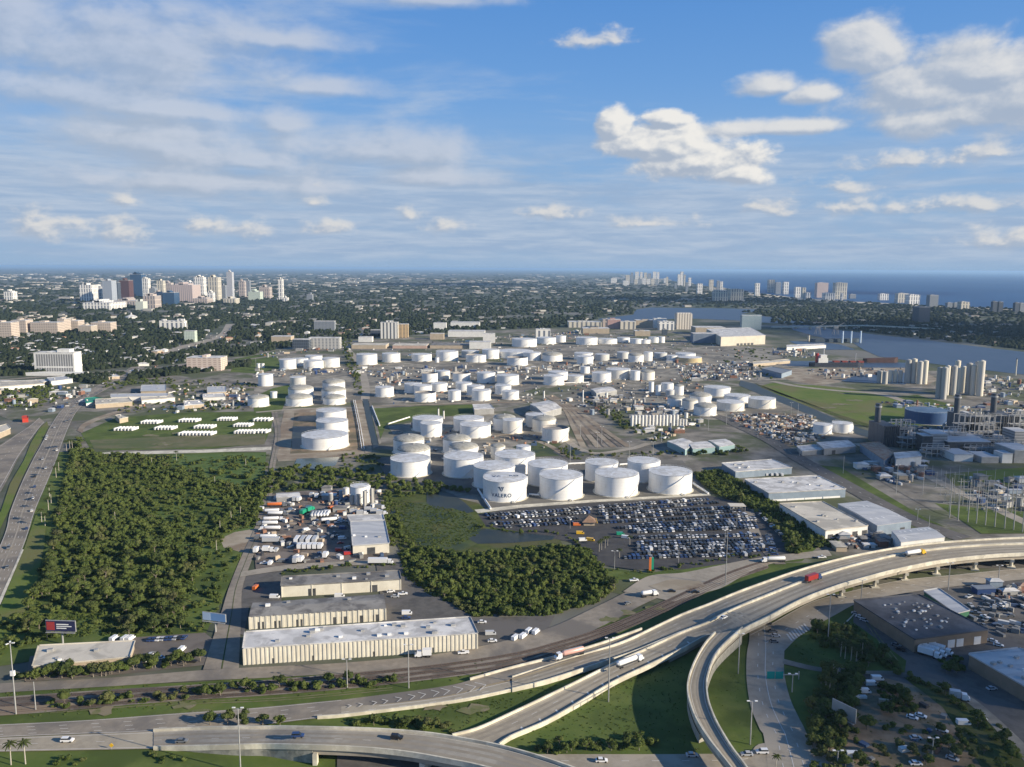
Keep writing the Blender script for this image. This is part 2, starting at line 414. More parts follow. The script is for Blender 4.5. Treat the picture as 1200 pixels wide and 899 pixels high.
water('harbour_basin', [(925, 400), (958, 400.5), (985, 404), (1003, 410), (970, 410), (940, 406.5)], .36)
water('ship_basin', [(902, 423), (950, 423.5), (1030, 424), (1075, 426), (1075, 431), (1030, 431), (950, 430), (925, 429), (900, 427)])
water('small_basin', [(1000, 441), (1060, 437), (1075, 443), (1060, 451), (1020, 449), (985, 447)])

# port district: industrial ground
sheet('industrial_yard', [(-40, 470), (120, 440), (290, 415), (410, 398), (560, 388), (700, 383), (760, 384), (880, 400), (930, 410), (1100, 432), (1400, 470), (1700, 640), (1700, 900), (1000, 900), (820, 720), (700, 690), (560, 640), (330, 560), (100, 530)], .10, YARD)
sheet('sandy_quay', [(900, 431), (950, 432), (1075, 431), (1100, 445), (1085, 452), (1060, 437), (1000, 441), (985, 448), (960, 452), (925, 446), (905, 437)], .20, SAND)
sheet('grass_field', [(888, 453), (905, 449), (960, 452), (1000, 456), (1040, 466), (1075, 474), (1070, 480), (1045, 492), (1020, 499), (975, 487), (930, 470), (895, 459)], .24, LAWN)
sheet('grass_field', [(1040, 466), (1075, 463), (1120, 476), (1110, 497), (1060, 500), (1030, 495)], .22, GRASS)
water('canal', [(868, 446), (884, 450), (905, 460), (940, 474), (975, 489), (1010, 503), (1045, 513), (1035, 517), (1000, 508), (965, 494), (925, 476), (890, 462), (866, 452)], .30, POND)
sheet('canal_bank', [(884, 449), (905, 458.5), (940, 472), (975, 486.5), (1012, 500), (1047, 511), (1060, 507), (1020, 498), (980, 485), (930, 467.5), (893, 455)], .34, ROUGHG)
sheet('scrap_ground', [(850, 495), (870, 486), (905, 484), (950, 486), (958, 500), (975, 512), (950, 519), (925, 524), (880, 508)], .24, DIRT)
sheet('quay_yard', [(800, 408), (860, 405), (900, 408), (925, 425), (925, 445), (880, 446), (820, 432), (790, 420)], .14, GRAVEL)
# wedges of green and gravel between the tanks
for q in [[(296, 440), (320, 437), (420, 434), (425, 470), (300, 482)], [(412, 428), (560, 423), (640, 428), (700, 424), (800, 424), (800, 448), (640, 452), (560, 474), (430, 472), (418, 455)],
          [(590, 407), (760, 402), (800, 412), (790, 428), (640, 432), (590, 425)], [(672, 462), (720, 448), (830, 458), (910, 470), (935, 478), (880, 492), (830, 492), (770, 478)],
          [(455, 500), (560, 482), (640, 492), (680, 520), (640, 535), (480, 540)]]:
    sheet('gravel_yard', q, .16, GRAVEL)
sheet('tank_field', [(440, 537), (560, 528), (620, 528), (700, 535), (800, 540), (832, 581), (690, 592), (572, 600), (560, 580), (455, 562)], .20, mat('tank_bed', (.17, .16, .14), (.11, .105, .09), .05, rough=.95))
sheet('grass_field', [(434, 479), (480, 477), (560, 474), (580, 480), (560, 486), (495, 490), (452, 499), (444, 520), (438, 503)], .26, GRASS)
sheet('grass_field', [(95, 508), (135, 490), (210, 484), (322, 482), (318, 500), (310, 520), (250, 526), (130, 528), (105, 525)], .20, GRASS)
sheet('grass_field', [(296, 466), (320, 455), (345, 450), (338, 462), (330, 482), (298, 484)], .24, GRASS)
sheet('grass_field', [(275, 421), (322, 412), (330, 432), (300, 438), (270, 436)], .18, GRASS)
sheet('grass_field', [(600, 524), (640, 516), (672, 524), (665, 534), (620, 536)], .26, WETLAND)
water('containment_pool', [(648, 530), (662, 517), (674, 524), (684, 530), (676, 534), (655, 534)], .30, POND)
sheet('dirt_strip', [(105, 516), (200, 512), (312, 508), (310, 521), (200, 526), (110, 526)], .24, mat('dry_grass', (.12, .12, .05), (.17, .15, .08), .04, c3=(.09, .11, .035), scale3=.02))
# bund and pools round the south-western tanks
sheet('bund', [(333, 482), (342, 479), (430, 479), (436, 528), (420, 536), (326, 541), (322, 530)], .22, SAND)
sheet('bund_floor', [(345, 484), (424, 482), (428, 524), (410, 529), (340, 532)], .28, DIRT)
water('containment_pool', [(343, 500), (372, 500), (372, 527), (342, 527)], .34, POND)
water('containment_pool', [(350, 488), (372, 487), (372, 493), (347, 494)], .34, POND)
water('pond', [(348, 538), (398, 536), (393, 546), (370, 550), (343, 549)], .30, mat('green_pond', (.05, .075, .06), (.07, .09, .07), .05, rough=.15))
water('canal', [(425, 468), (431, 468), (436, 490), (440, 508), (444, 524), (438, 526), (433, 508), (429, 490)], .36, POND)
sheet('service_path', [(431.5, 468), (434, 468), (440, 490), (447, 520), (444, 521), (437, 492)], .40, GRAVEL)
sheet('service_path', [(415, 470), (424, 469), (430, 500), (436, 530), (428, 532), (421, 500)], .40, SAND)
# wetland between the two woods
sheet('wetland', [(455, 578), (500, 575), (560, 590), (590, 612), (650, 622), (660, 640), (560, 652), (470, 648), (450, 610)], .24, ROUGHG)
water('pond', [(500, 576), (515, 574), (532, 580), (545, 590), (556, 600), (548, 602), (530, 596), (512, 598), (500, 590)], .38, POND)
water('pond', [(566, 620), (600, 624), (650, 629), (648, 633), (600, 637), (560, 638), (548, 632), (558, 627)], .38, POND)
water('pond', [(459, 598), (470, 600), (474, 612), (464, 614), (457, 606)], .38, POND)
sheet('wetland', [(480, 590), (530, 588), (550, 600), (562, 616), (570, 634), (540, 646), (490, 640), (470, 612)], .34, WETLAND)
# the west wood floor, dirt lots
sheet('grass_field', [(60, 530), (312, 530), (306, 600), (288, 640), (262, 700), (240, 745), (-60, 790), (-60, 740), (20, 660)], .16, GRASS)
sheet('grass_field', [(200, 534), (312, 531), (308, 600), (285, 640), (260, 600), (215, 560)], .18, mat('clearing', (.065, .115, .022), (.10, .145, .035), .05, rough=.95))
sheet('dirt_lot', [(258, 632), (275, 624), (300, 620), (292, 640), (284, 648), (262, 642)], .22, SAND)
sheet('truck_yard', [(305, 583), (330, 577), (440, 572), (448, 600), (455, 660), (300, 670), (297, 640)], .24, mat('oily_yard', (.15, .125, .105), (.10, .085, .072), .12, c3=(.20, .17, .145), scale3=.06))
sheet('yard', [(440, 655), (470, 655), (500, 690), (555, 725), (650, 722), (636, 750), (560, 758), (450, 735)], .22, ASPHD)
sheet('yard', [(282, 672), (330, 668), (330, 705), (292, 712), (286, 745), (262, 740)], .22, ASPHD)
sheet('yard', [(150, 748), (240, 742), (262, 760), (240, 780), (150, 790), (30, 800), (35, 770)], .22, mat('brown_asphalt', (.12, .105, .09), (.16, .14, .12), .1))
# car park
sheet('car_park', [(560, 603), (610, 596), (690, 590), (780, 586), (832, 581), (868, 590), (900, 612), (925, 640), (928, 655), (880, 657), (800, 668), (740, 668), (690, 660), (670, 636), (600, 622), (570, 618)], .26, mat('car_park_asphalt', (.05, .049, .05), (.075, .072, .07), .1, rough=.9))
sheet('concrete_kerb', [(556, 598), (610, 592), (690, 586.5), (832, 578.5), (833, 581), (690, 589.5), (612, 595.5), (560, 602)], .30, PALE)
sheet('grass_field', [(690, 664), (760, 672), (850, 658), (905, 648), (960, 640), (940, 658), (880, 662), (830, 670), (770, 678), (720, 680)], .24, GRASS)
# right side ground
sheet('grass_field', [(955, 545), (985, 548), (1030, 575), (1085, 608), (1108, 618), (1060, 604), (1005, 580)], .24, GRASS)
sheet('gravel_yard', [(1000, 545), (1080, 535), (1150, 560), (1300, 580), (1300, 622), (1150, 618), (1095, 600), (1050, 575)], .22, YARD)
sheet('grass_field', [(1106, 556), (1200, 548), (1300, 545), (1300, 560), (1180, 568), (1120, 570)], .28, LAWN)
sheet('grass_field', [(1095, 590), (1180, 600), (1300, 600), (1300, 625), (1150, 626)], .28, GRASS)
sheet('gravel_yard', [(870, 600), (905, 590), (1000, 590), (1100, 625), (1080, 640), (980, 640), (930, 655), (900, 640)], .20, YARD)
sheet('grass_field', [(820, 600), (900, 560), (940, 640), (925, 655)], .18, ROUGHG)
# interchange grass
sheet('grass_field', [(-80, 812), (230, 800), (400, 785), (600, 762), (700, 735), (790, 700), (880, 660), (960, 660), (1000, 690), (960, 760), (1010, 950), (-80, 950)], .12, GRASS)
sheet('dark_yard', [(960, 705), (1060, 690), (1260, 672), (1500, 700), (1500, 950), (1010, 950), (965, 800)], .14, ASPHD)
sheet('grass_field', [(921, 730), (962, 712), (1000, 700), (1000, 730), (1062, 775), (1060, 790), (1000, 786), (925, 772)], .24, GRASS)
sheet('grass_field', [(918, 782), (960, 787), (985, 800), (985, 850), (1000, 950), (975, 950), (940, 850), (922, 805)], .24, GRASS)
sheet('dirt_lot', [(985, 800), (1040, 796), (1100, 812), (1125, 850), (1170, 905), (1190, 950), (1000, 950), (984, 850)], .24, DIRT)
sheet('grass_field', [(1050, 788), (1095, 802), (1145, 832), (1210, 900), (1150, 900), (1105, 830)], .28, ROUGHG)
sheet('yard', [(1000, 660), (1070, 655), (1200, 645), (1300, 645), (1300, 662), (1100, 668), (1000, 680)], .24, ASPHD)

# ------------------------------------------------------------------ roads on the ground
def road(name, A, B, z, m, n=60):
    a, b = line(A, n), line(B, n)
    ribbon(name, a, b, z, m); return a, b
a, b = road('highway', [(-60, 760), (0, 640), (12, 600), (25, 567), (38, 540), (49, 520), (59, 500), (73, 480), (92, 465), (128, 445), (153, 431), (166, 423), (176, 415)],
            [(-30, 765), (0, 705), (28, 640), (41, 600), (55, 567), (66, 540), (73, 520), (81, 500), (90, 483), (107, 467), (141, 448), (163, 435), (176, 426), (186, 417)], .50, ASPH, 120)
LM = [(lerp_line(a, b, t), True) for t in (.2, .36, .64, .8)] + [(lerp_line(a, b, t), False) for t in (.03, .97)]
dashes('lane_marking', LM, .25, .54, PAINT, 4, 12)
ribbon('median_strip', lerp_line(a, b, .47), lerp_line(a, b, .53), .56, CONC)
HWY = (a, b)
a2, b2 = road('frontage_road', [(-60, 560), (-30, 540), (0, 522), (20, 509), (34, 500), (46, 490)], [(-20, 605), (0, 578), (11, 558), (21, 538), (33, 520), (43, 506), (52, 495)], .46, ASPH)
dashes('lane_marking', [(lerp_line(a2, b2, .5), True), (lerp_line(a2, b2, .06), False), (lerp_line(a2, b2, .94), False)], .3, .50, PAINT, 4, 12)
sheet('grass_strip', [(1, 600), (12, 567), (28, 540), (36, 520), (46, 503), (55, 494), (57, 500), (47, 520), (36, 540), (23, 567), (10, 600), (-2, 625), (-40, 690), (-40, 640)], .40, LAWN)
sheet('grass_strip', [(2, 708), (29, 642), (42, 604), (55, 600), (52, 640), (40, 700), (12, 745), (-20, 770)], .40, LAWN)
sheet('sidewalk', [(-2, 706), (26, 645), (28, 645), (0.5, 710)], .56, PALE)
# side street beside the west wood
a, b = road('side_street', [(318, 483), (322, 510), (316, 545), (310, 580), (298, 620), (282, 655), (268, 690), (259, 720), (246, 760), (238, 786)], [(325, 483), (329, 510), (323, 545), (319, 580), (309, 620), (296, 655), (284, 690), (283, 720), (281, 760), (280, 784)], .44, ASPH)
ribbon('median_strip', lerp_line(a, b, .50), lerp_line(a, b, .54), .50, ROUGHG)
road('yard_road', [(283, 671), (320, 665), (360, 661), (420, 658), (468, 655)], [(281, 677), (320, 671), (360, 667), (420, 663), (470, 660)], .50, CONC, 30)
road('farm_road', [(120, 531), (160, 529.5), (240, 527.5), (318, 524)], [(121, 534), (160, 533), (240, 531), (318, 528)], .42, PALE, 30)
road('canal_wall', [(90, 505), (97, 497), (115, 489), (140, 481), (160, 475)], [(96, 508), (101, 500), (118, 492), (143, 483), (163, 476.5)], .48, SAND, 30)
road('port_road', [(-60, 806), (0, 802), (120, 796), (230, 787), (300, 783), (400, 778), (500, 769), (560, 759), (600, 750), (640, 738), (665, 728), (690, 716), (715, 704), (735, 694), (760, 684), (800, 674)],
     [(-60, 818), (0, 813), (120, 806), (230, 799), (300, 796), (400, 790), (500, 781), (560, 773), (600, 767), (640, 758), (680, 746), (705, 735), (730, 722), (750, 711), (775, 700), (812, 690)], .44, ASPH, 90)
road('port_road', [(730, 694), (760, 676), (800, 672), (840, 664), (880, 656), (925, 650), (970, 645)], [(790, 706), (815, 698), (845, 690), (870, 676), (895, 664), (930, 657), (975, 652)], .46, CONC, 50)
sheet('junction_island', [(760, 688), (785, 680), (820, 682), (828, 688), (800, 692), (775, 694)], .52, SAND)
a, b = road('trackbed', [(-60, 822), (0, 818), (100, 811), (200, 805), (300, 799), (400, 790), (500, 780), (600, 765), (660, 750), (700, 738), (740, 722), (780, 704), (820, 685), (860, 668), (900, 655)],
     [(-60, 844), (0, 840), (100, 832), (200, 823), (300, 817), (400, 809), (500, 798), (600, 784), (660, 766), (700, 752), (740, 736), (780, 718), (820, 699), (860, 681), (900, 667)], .40, BALLAST, 90)
for t in (.17, .50, .83):
    c = lerp_line(a, b, t)
    s1_, s2_ = strip_pts(c, 2.6); ribbon('sleepers', s1_, s2_, .46, mat('sleeper', (.055, .042, .034), (.12, .10, .085), 1.6, rough=.9))
    r_ = thing('railway_track', 'steel railway track in dark ballast, %s of the three beside the highway' % ('farthest' if t < .4 else ('middle' if t < .6 else 'nearest')), 'railway track', tuple(c[40]), 'railway tracks')
    for s in (-.75, .75):
        mbr = MB(); q0, q1 = strip_pts(c, 1.5); q = q0 if s < 0 else q1; u0, u1 = strip_pts(q, .16); n = len(q)
        mbr.add([(p.x, p.y, .5) for p in u1] + [(p.x, p.y, .5) for p in u0] + [(p.x, p.y, .66) for p in u1] + [(p.x, p.y, .66) for p in u0],
                [f for i in range(n-1) for f in ((2*n+i, 2*n+i+1, 3*n+i+1, 3*n+i), (i, i+1, 2*n+i+1, 2*n+i), (n+i+1, n+i, 3*n+i, 3*n+i+1))])
        mbr.build('rail', mat('rail_steel', (.20, .15, .12), rough=.5, metal=.6), r_, tuple(c[40]))
road('dirt_path', [(-60, 826), (0, 829), (60, 827), (110, 820)], [(-60, 838), (0, 840), (60, 833), (112, 823)], .52, SAND, 20)
# railway fan in the tank farm
for k in range(7):
    t = k / 6
    l = line([(640 + 6*t, 463), (662 + 10*t, 480 - 2*t), (672 + 26*t, 500 - 3*t), (684 + 52*t, 525 - 1*t)], 24)
    s1_, s2_ = strip_pts(l, 4.0 if k % 2 else 6.5); ribbon('siding', s1_, s2_, .34 + k*.02, BALLAST if k % 2 else SAND)
# west highway continues as port boulevard on the right
def rd(name, c, wd, z, m, marks=True):
    l = line(c, 60); p0, p1 = strip_pts(l, wd); ribbon(name, p0, p1, z, m)
    if marks: dashes('lane_marking', [(l, True)], .3, z + .06, PAINT, 4, 12)
rd('boulevard', [(790, 473), (840, 488), (868, 500), (905, 518), (940, 540), (985, 565), (1030, 590), (1080, 615), (1130, 632)], 17, .40, ASPHD)
rd('boulevard', [(1004, 520), (1060, 545), (1120, 575), (1200, 612), (1260, 640)], 10, .40, CONC, False)
rd('quay_road', [(905, 447), (935, 453), (980, 458), (1030, 462), (1065, 472), (1120, 489), (1200, 510)], 14, .40, CONC)
rd('quay_road', [(400, 401), (420, 425), (428, 450), (428, 470)], 12, .30, CONC, False)
rd('service_road', [(418, 431), (500, 427.5), (600, 428), (700, 430)], 9, .30, GRAVEL, False)
rd('service_road', [(433, 476.5), (500, 474.5), (570, 472.5), (625, 471)], 8, .34, SAND, False)
rd('service_road', [(300, 483.5), (360, 479), (432, 478)], 8, .34, CONC, False)
rd('service_road', [(570, 513), (600, 510), (640, 521), (668, 538)], 7, .36, SAND, False)
rd('service_road', [(626, 471), (645, 500), (688, 530), (735, 527), (760, 520)], 8, .38, CONC, False)
rd('service_road', [(300, 437), (380, 433), (425, 431)], 9, .30, SAND, False)
rd('service_road', [(640, 455), (690, 445), (770, 446), (850, 453), (880, 450)], 9, .30, GRAVEL, False)
rd('avenue', [(180, 417), (210, 408), (240, 400), (262, 392), (270, 380)], 26, .30, CONC, False)
rd('avenue', [(-20, 447), (60, 441), (150, 434), (300, 420), (400, 400)], 14, .32, ASPH, False)
rd('avenue', [(150, 440), (200, 446), (260, 450), (300, 455)], 14, .34, ASPH, False)
rd('port_road', [(878, 600), (885, 625), (902, 650), (915, 662)], 7, .46, ASPH, False)
# street south of the interchange and the crossing street
a, b = road('interchange_street', [(878, 735), (878, 750), (875, 770), (875, 799), (880, 830), (890, 855), (896, 870), (905, 960)], [(912, 730), (916, 750), (919, 762), (919, 790), (926, 820), (936, 842), (947, 865), (985, 960)], .44, CONC, 60)
dashes('lane_marking', [(lerp_line(a, b, t), True) for t in (.3, .7)] + [(lerp_line(a, b, .5), False)], .3, .5, PAINT, 3, 8)
a, b = road('cross_street', [(560, 885), (640, 885), (780, 885), (860, 884), (880, 881), (895, 872), (960, 872), (1000, 890)], [(520, 960), (640, 960), (780, 960), (860, 960), (880, 960), (900, 960), (970, 960), (1010, 960)], .40, CONC, 60)
dashes('lane_marking', [(lerp_line(a, b, .12), True)], .3, .5, PAINT, 3, 8)
a, b = road('interchange_street', [(878, 745), (905, 731), (935, 714), (960, 703), (1000, 693), (1056, 681), (1120, 674.5), (1200, 667), (1300, 662)], [(918, 765), (935, 748), (950, 738), (978, 722), (1010, 706), (1060, 696), (1120, 688), (1200, 680), (1300, 675)], .48, CONC, 60)
dashes('lane_marking', [(lerp_line(a, b, .5), True), (lerp_line(a, b, .03), False)], .35, .54, PAINT, 3, 8)
mb = MB()
for k in range(8):   # zebra bars of the crossing
    u = k / 7; p0 = P(922 + 20*u, 744 - 12*u); p1 = P(928 + 20*u, 752 - 12*u); q = (p1 - p0).normalized().cross(Vector((0, 0, 1))) * .45
    mb.add([(p0 - q).to_tuple()[:2] + (.56,), (p0 + q).to_tuple()[:2] + (.56,), (p1 + q).to_tuple()[:2] + (.56,), (p1 - q).to_tuple()[:2] + (.56,)], [(0, 3, 2, 1)])
kind(mb.build('crosswalk_marking', PAINT), 'structure')
road('footpath', [(917, 773), (960, 783), (1010, 787), (1050, 788), (1100, 799), (1145, 823), (1200, 872), (1230, 905)], [(917, 779), (960, 788), (1010, 791), (1048, 793), (1095, 804), (1138, 828), (1188, 880), (1215, 910)], .46, GRAVEL, 40)
road('kerb', [(1012, 700), (1000, 720), (985, 735)], [(1013, 701), (1001, 721), (986, 736)], .4, PALE, 10)

# ------------------------------------------------------------------ highways at the interchange
# at-grade part on the left
z0 = .60
NA = [(-80, 853), (0, 849), (100, 844), (200, 836.5), (300, 829.5), (400, 820)]
NB = [(-80, 868), (0, 864), (100, 860), (140, 859), (200, 856), (300, 850), (370, 842), (400, 839.5)]
a, b = line(NA, 60, z0), line(NB, 60, z0); ribbon('expressway', a, b, 0, ASPH)
dashes('lane_marking', [(lerp_line(a, b, t), True) for t in (.3, .55, .8)] + [(lerp_line(a, b, .05), False), (lerp_line(a, b, .95), False)], .22, .05, PAINT, 3, 9)
LA = [(-80, 868.5), (0, 864.5), (100, 860.5), (150, 858.5), (230, 855), (300, 853.5)]
LB = [(-80, 883), (0, 881), (100, 879), (200, 877), (300, 875)]
a, b = line(LA, 50, z0 - .02), line(LB, 50, z0 - .02); ribbon('expressway', a, b, 0, DECK)
dashes('lane_marking', [(lerp_line(a, b, .5), True), (lerp_line(a, b, .08), False), (lerp_line(a, b, .92), False)], .22, .05, PAINT, 3, 9)
def parapet(mb, L, w=.5, h=1.0, side=0.0, mi=0, drop=0.0):
    """a wall of width w following line L, its foot on the deck (drop: how far its outer face reaches down)"""
    a, b = strip_pts(L, w); n = len(L)
    vs = [(p.x, p.y, p.z - drop) for p in b] + [(p.x, p.y, p.z - drop) for p in a] + [(p.x, p.y, p.z + h) for p in b] + [(p.x, p.y, p.z + h) for p in a]
    fs = []
    for i in range(n-1):
        fs += [(2*n+i, 2*n+i+1, 3*n+i+1, 3*n+i), (i, i+1, 2*n+i+1, 2*n+i), (n+i+1, n+i, 3*n+i, 3*n+i+1), (i+1, i, n+i, n+i+1)]
    fs += [(0, 2*n, 3*n, n), (n-1, 2*n-1, 4*n-1, 3*n-1)]
    mb.add(vs, fs, mi); return mb
def viaduct(name, label, A, B, z, n=90, medians=(), thick=1.5, piers=(), surf=DECK, side=(1, 1), lanes=(), embank=None, girder=2.0, walls=None, group=None, wear=None):
    """an elevated carriageway between two edge lines: deck, edge barriers, girders, piers"""
    a, b = line(A, n, z), line(B, n, z); o = tuple(a[n//2].xy) + (0.0,)
    t = thing(name, label, 'elevated road', o, group)
    mb = MB(); vs = []
    for L, dz in ((a, 0), (b, 0), (a, -thick), (b, -thick)): vs += [(p.x, p.y, max(p.z + dz, .05)) for p in L]
    fs = []
    cc = (b[0] - a[0]).cross(a[1] - a[0]).z
    for i in range(n-1):
        q = [(i, i+1, n+i+1, n+i), (2*n+i, 3*n+i, 3*n+i+1, 2*n+i+1), (i, 2*n+i, 2*n+i+1, i+1), (n+i, n+i+1, 3*n+i+1, 3*n+i)]
        fs += q if cc < 0 else [x[::-1] for x in q]
    mb.add(vs, fs); mb.build('deck', surf, t, o)
    for L, on in ((a, side[0]), (b, side[1])):
        if on: parapet(MB(), L, .6, 1.1, drop=thick * .75).build('parapet', PALE, t, o) if False else t_par(L, thick, t, o)
    for fr, i0, i1 in medians:
        L = lerp_line(a, b, fr)[int(i0*(n-1)): int(i1*(n-1)) + 1]; parapet(MB(), L, .7, 1.1).build('median_barrier', PALE, t, o)
    if lanes: 
        lm = dashes('lane_marking', [(lerp_line(a, b, f)[int(i0*(n-1)):int(i1*(n-1))+1], d) for f, d, i0, i1 in lanes], .22, .06, PAINT, 3, 9)
        del lm['kind']; lm.parent = t; lm.location = (-o[0], -o[1], -o[2])
    WEAR = mat('tyre_wear', (.26, .227, .175), (.305, .268, .21), .2, stretch=(1, 1, 1), rough=.85)
    for f in ((.26, .5, .78) if wear is None else wear):
        A_, B_ = lerp_line(a, b, f - .055), lerp_line(a, b, f + .055); q = MB(); q.add([(p.x, p.y, p.z + .03) for p in A_] + [(p.x, p.y, p.z + .03) for p in B_], [((i, i+1, n+i+1, n+i) if cc < 0 else (i, n+i, n+i+1, i+1)) for i in range(n-1)]); q.build('worn_lane', WEAR, t, o)
    if girder:
        for k in range(5):
            L = [p - Vector((0, 0, thick + girder/2 + girder*.5)) for p in lerp_line(a, b, .08 + .21*k)]
            L = [p for p in L if p.z > .6]
            if len(L) > 3: parapet(MB(), L, .7, girder).build('girder', CONC, t, o)
    for fr in piers:
        i = int(fr*(n-1)); pa, pb = a[i], b[i]; zt = pa.z - thick - girder
        d = (pb - pa); d.z = 0; wd = d.length; d.normalize()
        pm = MB(); c = (pa + pb) / 2
        pm.rbox(c, (d.x, d.y), wd*.96, 2.0, zt - 1.6, zt, 0)
        for s in (-.30, .30):
            cc_ = c + d * wd * s; pm.cyl(cc_.x, cc_.y, 1.0, 0, zt - 1.58, 12)
            pm.rbox(cc_, (d.x, d.y), 4.5, 4.5, 0, .9, 0)
        pm.build('pier', PALE, t, o)
    return t, a, b
def t_par(L, thick, t, o):
    parapet(MB(), L, .6, 1.1, drop=thick * .8).build('parapet', PALE, t, o)
# A: west-bound carriageway + east-bound carriageway to the right of the split
MN = [(600, 795), (650, 779), (680, 769.5), (715, 759), (740, 749.5), (770, 735), (800, 721), (830, 709.5), (850, 701), (870, 693), (900, 682), (930, 671.5), (960, 662.5), (1000, 652.5), (1042, 644.5), (1083, 638.5), (1140, 634), (1200, 631), (1300, 629)]
MS = [(600, 809), (640, 799), (690, 783), (740, 766), (770, 754), (800, 741.5), (830, 730), (850, 719), (870, 710), (900, 698), (930, 686), (960, 675), (1000, 663), (1050, 651), (1100, 643.5), (1150, 639.5), (1200, 637.5), (1300, 636)]
zA = [(0, 1.0), (.28, 4.5), (.5, 8.5), (1, 9.5)]
TA = viaduct('viaduct', 'westbound viaduct carriageway with cream barriers, farther half of the long curved overpass', MN, MS, zA, 120, piers=(.5, .6, .69, .78, .86, .93), lanes=((.06, False, 0, 1), (.36, True, 0, 1), (.66, True, 0, 1), (.94, False, 0, 1)), group='elevated roads of the interchange')
MC = [(530, 863), (560, 855), (600, 837), (640, 818), (680, 798.5), (720, 778.5), (760, 760.5), (800, 742), (830, 730.6), (850, 719.6), (870, 710.6), (900, 698.6), (930, 686.6), (960, 675.6), (1000, 663.6), (1050, 651.6), (1100, 644.1), (1150, 640.1), (1200, 638.1), (1300, 636.6)]
MD = [(585, 874), (600, 864), (640, 847), (680, 824), (720, 800), (760, 781), (800, 761.5), (828, 746.5), (848, 745), (866, 741), (880, 734), (900, 724.5), (940, 703.5), (980, 688), (1010, 679), (1050, 668.5), (1100, 658.5), (1150, 652.5), (1200, 649.5), (1300, 647)]
zD = [(0, 1.0), (.10, 1.0), (.35, 4.5), (.53, 8.5), (1, 9.5)]
TD = viaduct('viaduct', 'eastbound viaduct carriageway with cream barriers, the nearer half of the long curved overpass', MC, MD, zD, 140, side=(1, 1), piers=(.56, .62, .68, .74, .80, .86, .92, .97), lanes=((.08, False, 0, 1), (.40, True, .05, 1), (.92, False, 0, 1)), group='elevated roads of the interchange')
# entry ramp road between lines A and B, and the westbound merge further left
RA = [(400, 820.2), (460, 812.5), (525, 803.5), (560, 794.5), (600, 783.5), (650, 771), (700, 756.5), (730, 746), (752, 738)]
RB = [(400, 828), (460, 824), (525, 815), (570, 803), (600, 795.6), (650, 779.6), (700, 764.2), (735, 752), (756, 743)]
a, b = line(RA, 60, [(0, z0), (.35, 1.0), (1, 4.2)]), line(RB, 60, [(0, z0), (.35, 1.0), (1, 4.2)])
ribbon('ramp_road', a, b, 0, ASPH)
bo = thing('concrete_barrier', 'cream concrete barrier between the ramp with the tanker truck and the railway', 'barrier', tuple(a[30].xy) + (0,), 'road barriers')
parapet(MB(), a[22:], .6, 1.1, drop=2.5).build('wall', PALE, bo, tuple(a[30].xy) + (0,))
GA = [(400, 828), (460, 824), (525, 815), (570, 803), (600, 795.6)]; GB = [(400, 839.4), (460, 832), (500, 827), (550, 819.5), (600, 809)]
a, b = line(GA, 40, z0), line(GB, 40, [(0, z0), (1, 1.0)]); ribbon('expressway', a, b, .0, DECK)
dashes('lane_marking', [(lerp_line(a, b, .62), True), (lerp_line(a, b, .93), False), (lerp_line(a, b, .22)[8:], False)], .3, .05, PAINT, 3, 9)
bo = thing('concrete_barrier', 'cream concrete barrier along the grass wedge below the chevron markings', 'barrier', tuple(b[20].xy) + (0,), 'road barriers')
L_ = line([(372, 841.5), (400, 839.5), (450, 833.5), (500, 827.3), (550, 819.8), (600, 809.3)], 40, .6)
parapet(MB(), L_, .6, 1.0, drop=.5).build('wall', PALE, bo, tuple(b[20].xy) + (0,))
mb = MB()   # chevrons painted on the gore
ca = line([(405, 828), (450, 822), (500, 813.5), (550, 806), (590, 799)], 60, 1.02)
for k in range(12):
    p = ca[2 + int(k * 4.6)]; q = ca[min(59, 5 + int(k * 4.6))]; d = (q - p).normalized(); s = Vector((-d.y, d.x, 0)); wd = 1.2 + k * .22
    for sg in (1, -1):
        e = p - d * wd * 1.1 + s * wd * sg; t_ = d * .26
        vs = [p - t_, p + t_, e + t_, e - t_]
        if sg < 0: vs = vs[::-1]
        mb.add([(v.x, v.y, 1.07) for v in vs], [(0, 1, 2, 3)] )
kind(mb.build('chevron_marking', PAINT), 'structure')
mb = MB(); cb = line([(590, 872), (640, 842), (672, 826), (705, 808)], 60, 3.2)   # dots along the lower gore
for k in range(10):
    i = 2 + int(k * 5.6); p = TD[1][0].lerp(TD[2][0], 1)
for k in range(12):
    i = 5 + k * 3; p = TD[1][i].lerp(TD[2][i], .78); q = TD[1][i+1].lerp(TD[2][i+1], .78); d = (q - p).normalized(); s = Vector((-d.y, d.x, 0))
    vs = [p - s*.9, p - s*.9 + d*.9, p + s*.9 + d*1.6, p + s*.9 + d*.7]; mb.add([(v.x, v.y, v.z + .07) for v in vs], [(0, 1, 2, 3)])
kind(mb.build('chevron_marking', PAINT), 'structure')
# loop ramp
QA = [(838, 742.5), (826, 756), (814, 777), (807, 797), (806, 812), (810, 829), (817, 846), (830, 867), (845, 886), (862, 908), (880, 935)]
QB = [(870, 737), (849, 756), (837, 771), (830, 790), (828, 803), (830, 822), (837, 842), (847, 861), (859, 880), (874, 900), (893, 930)]
TQ = viaduct('loop_ramp', 'narrow curved ramp with pale barriers sweeping down towards the cross street', QA, QB, [(0, 8.0), (.4, 7.2), (1, 7.0)], 90, piers=(.93,), lanes=((.16, False, 0, 1), (.84, False, 0, 1)), group='elevated roads of the interchange', girder=1.6)
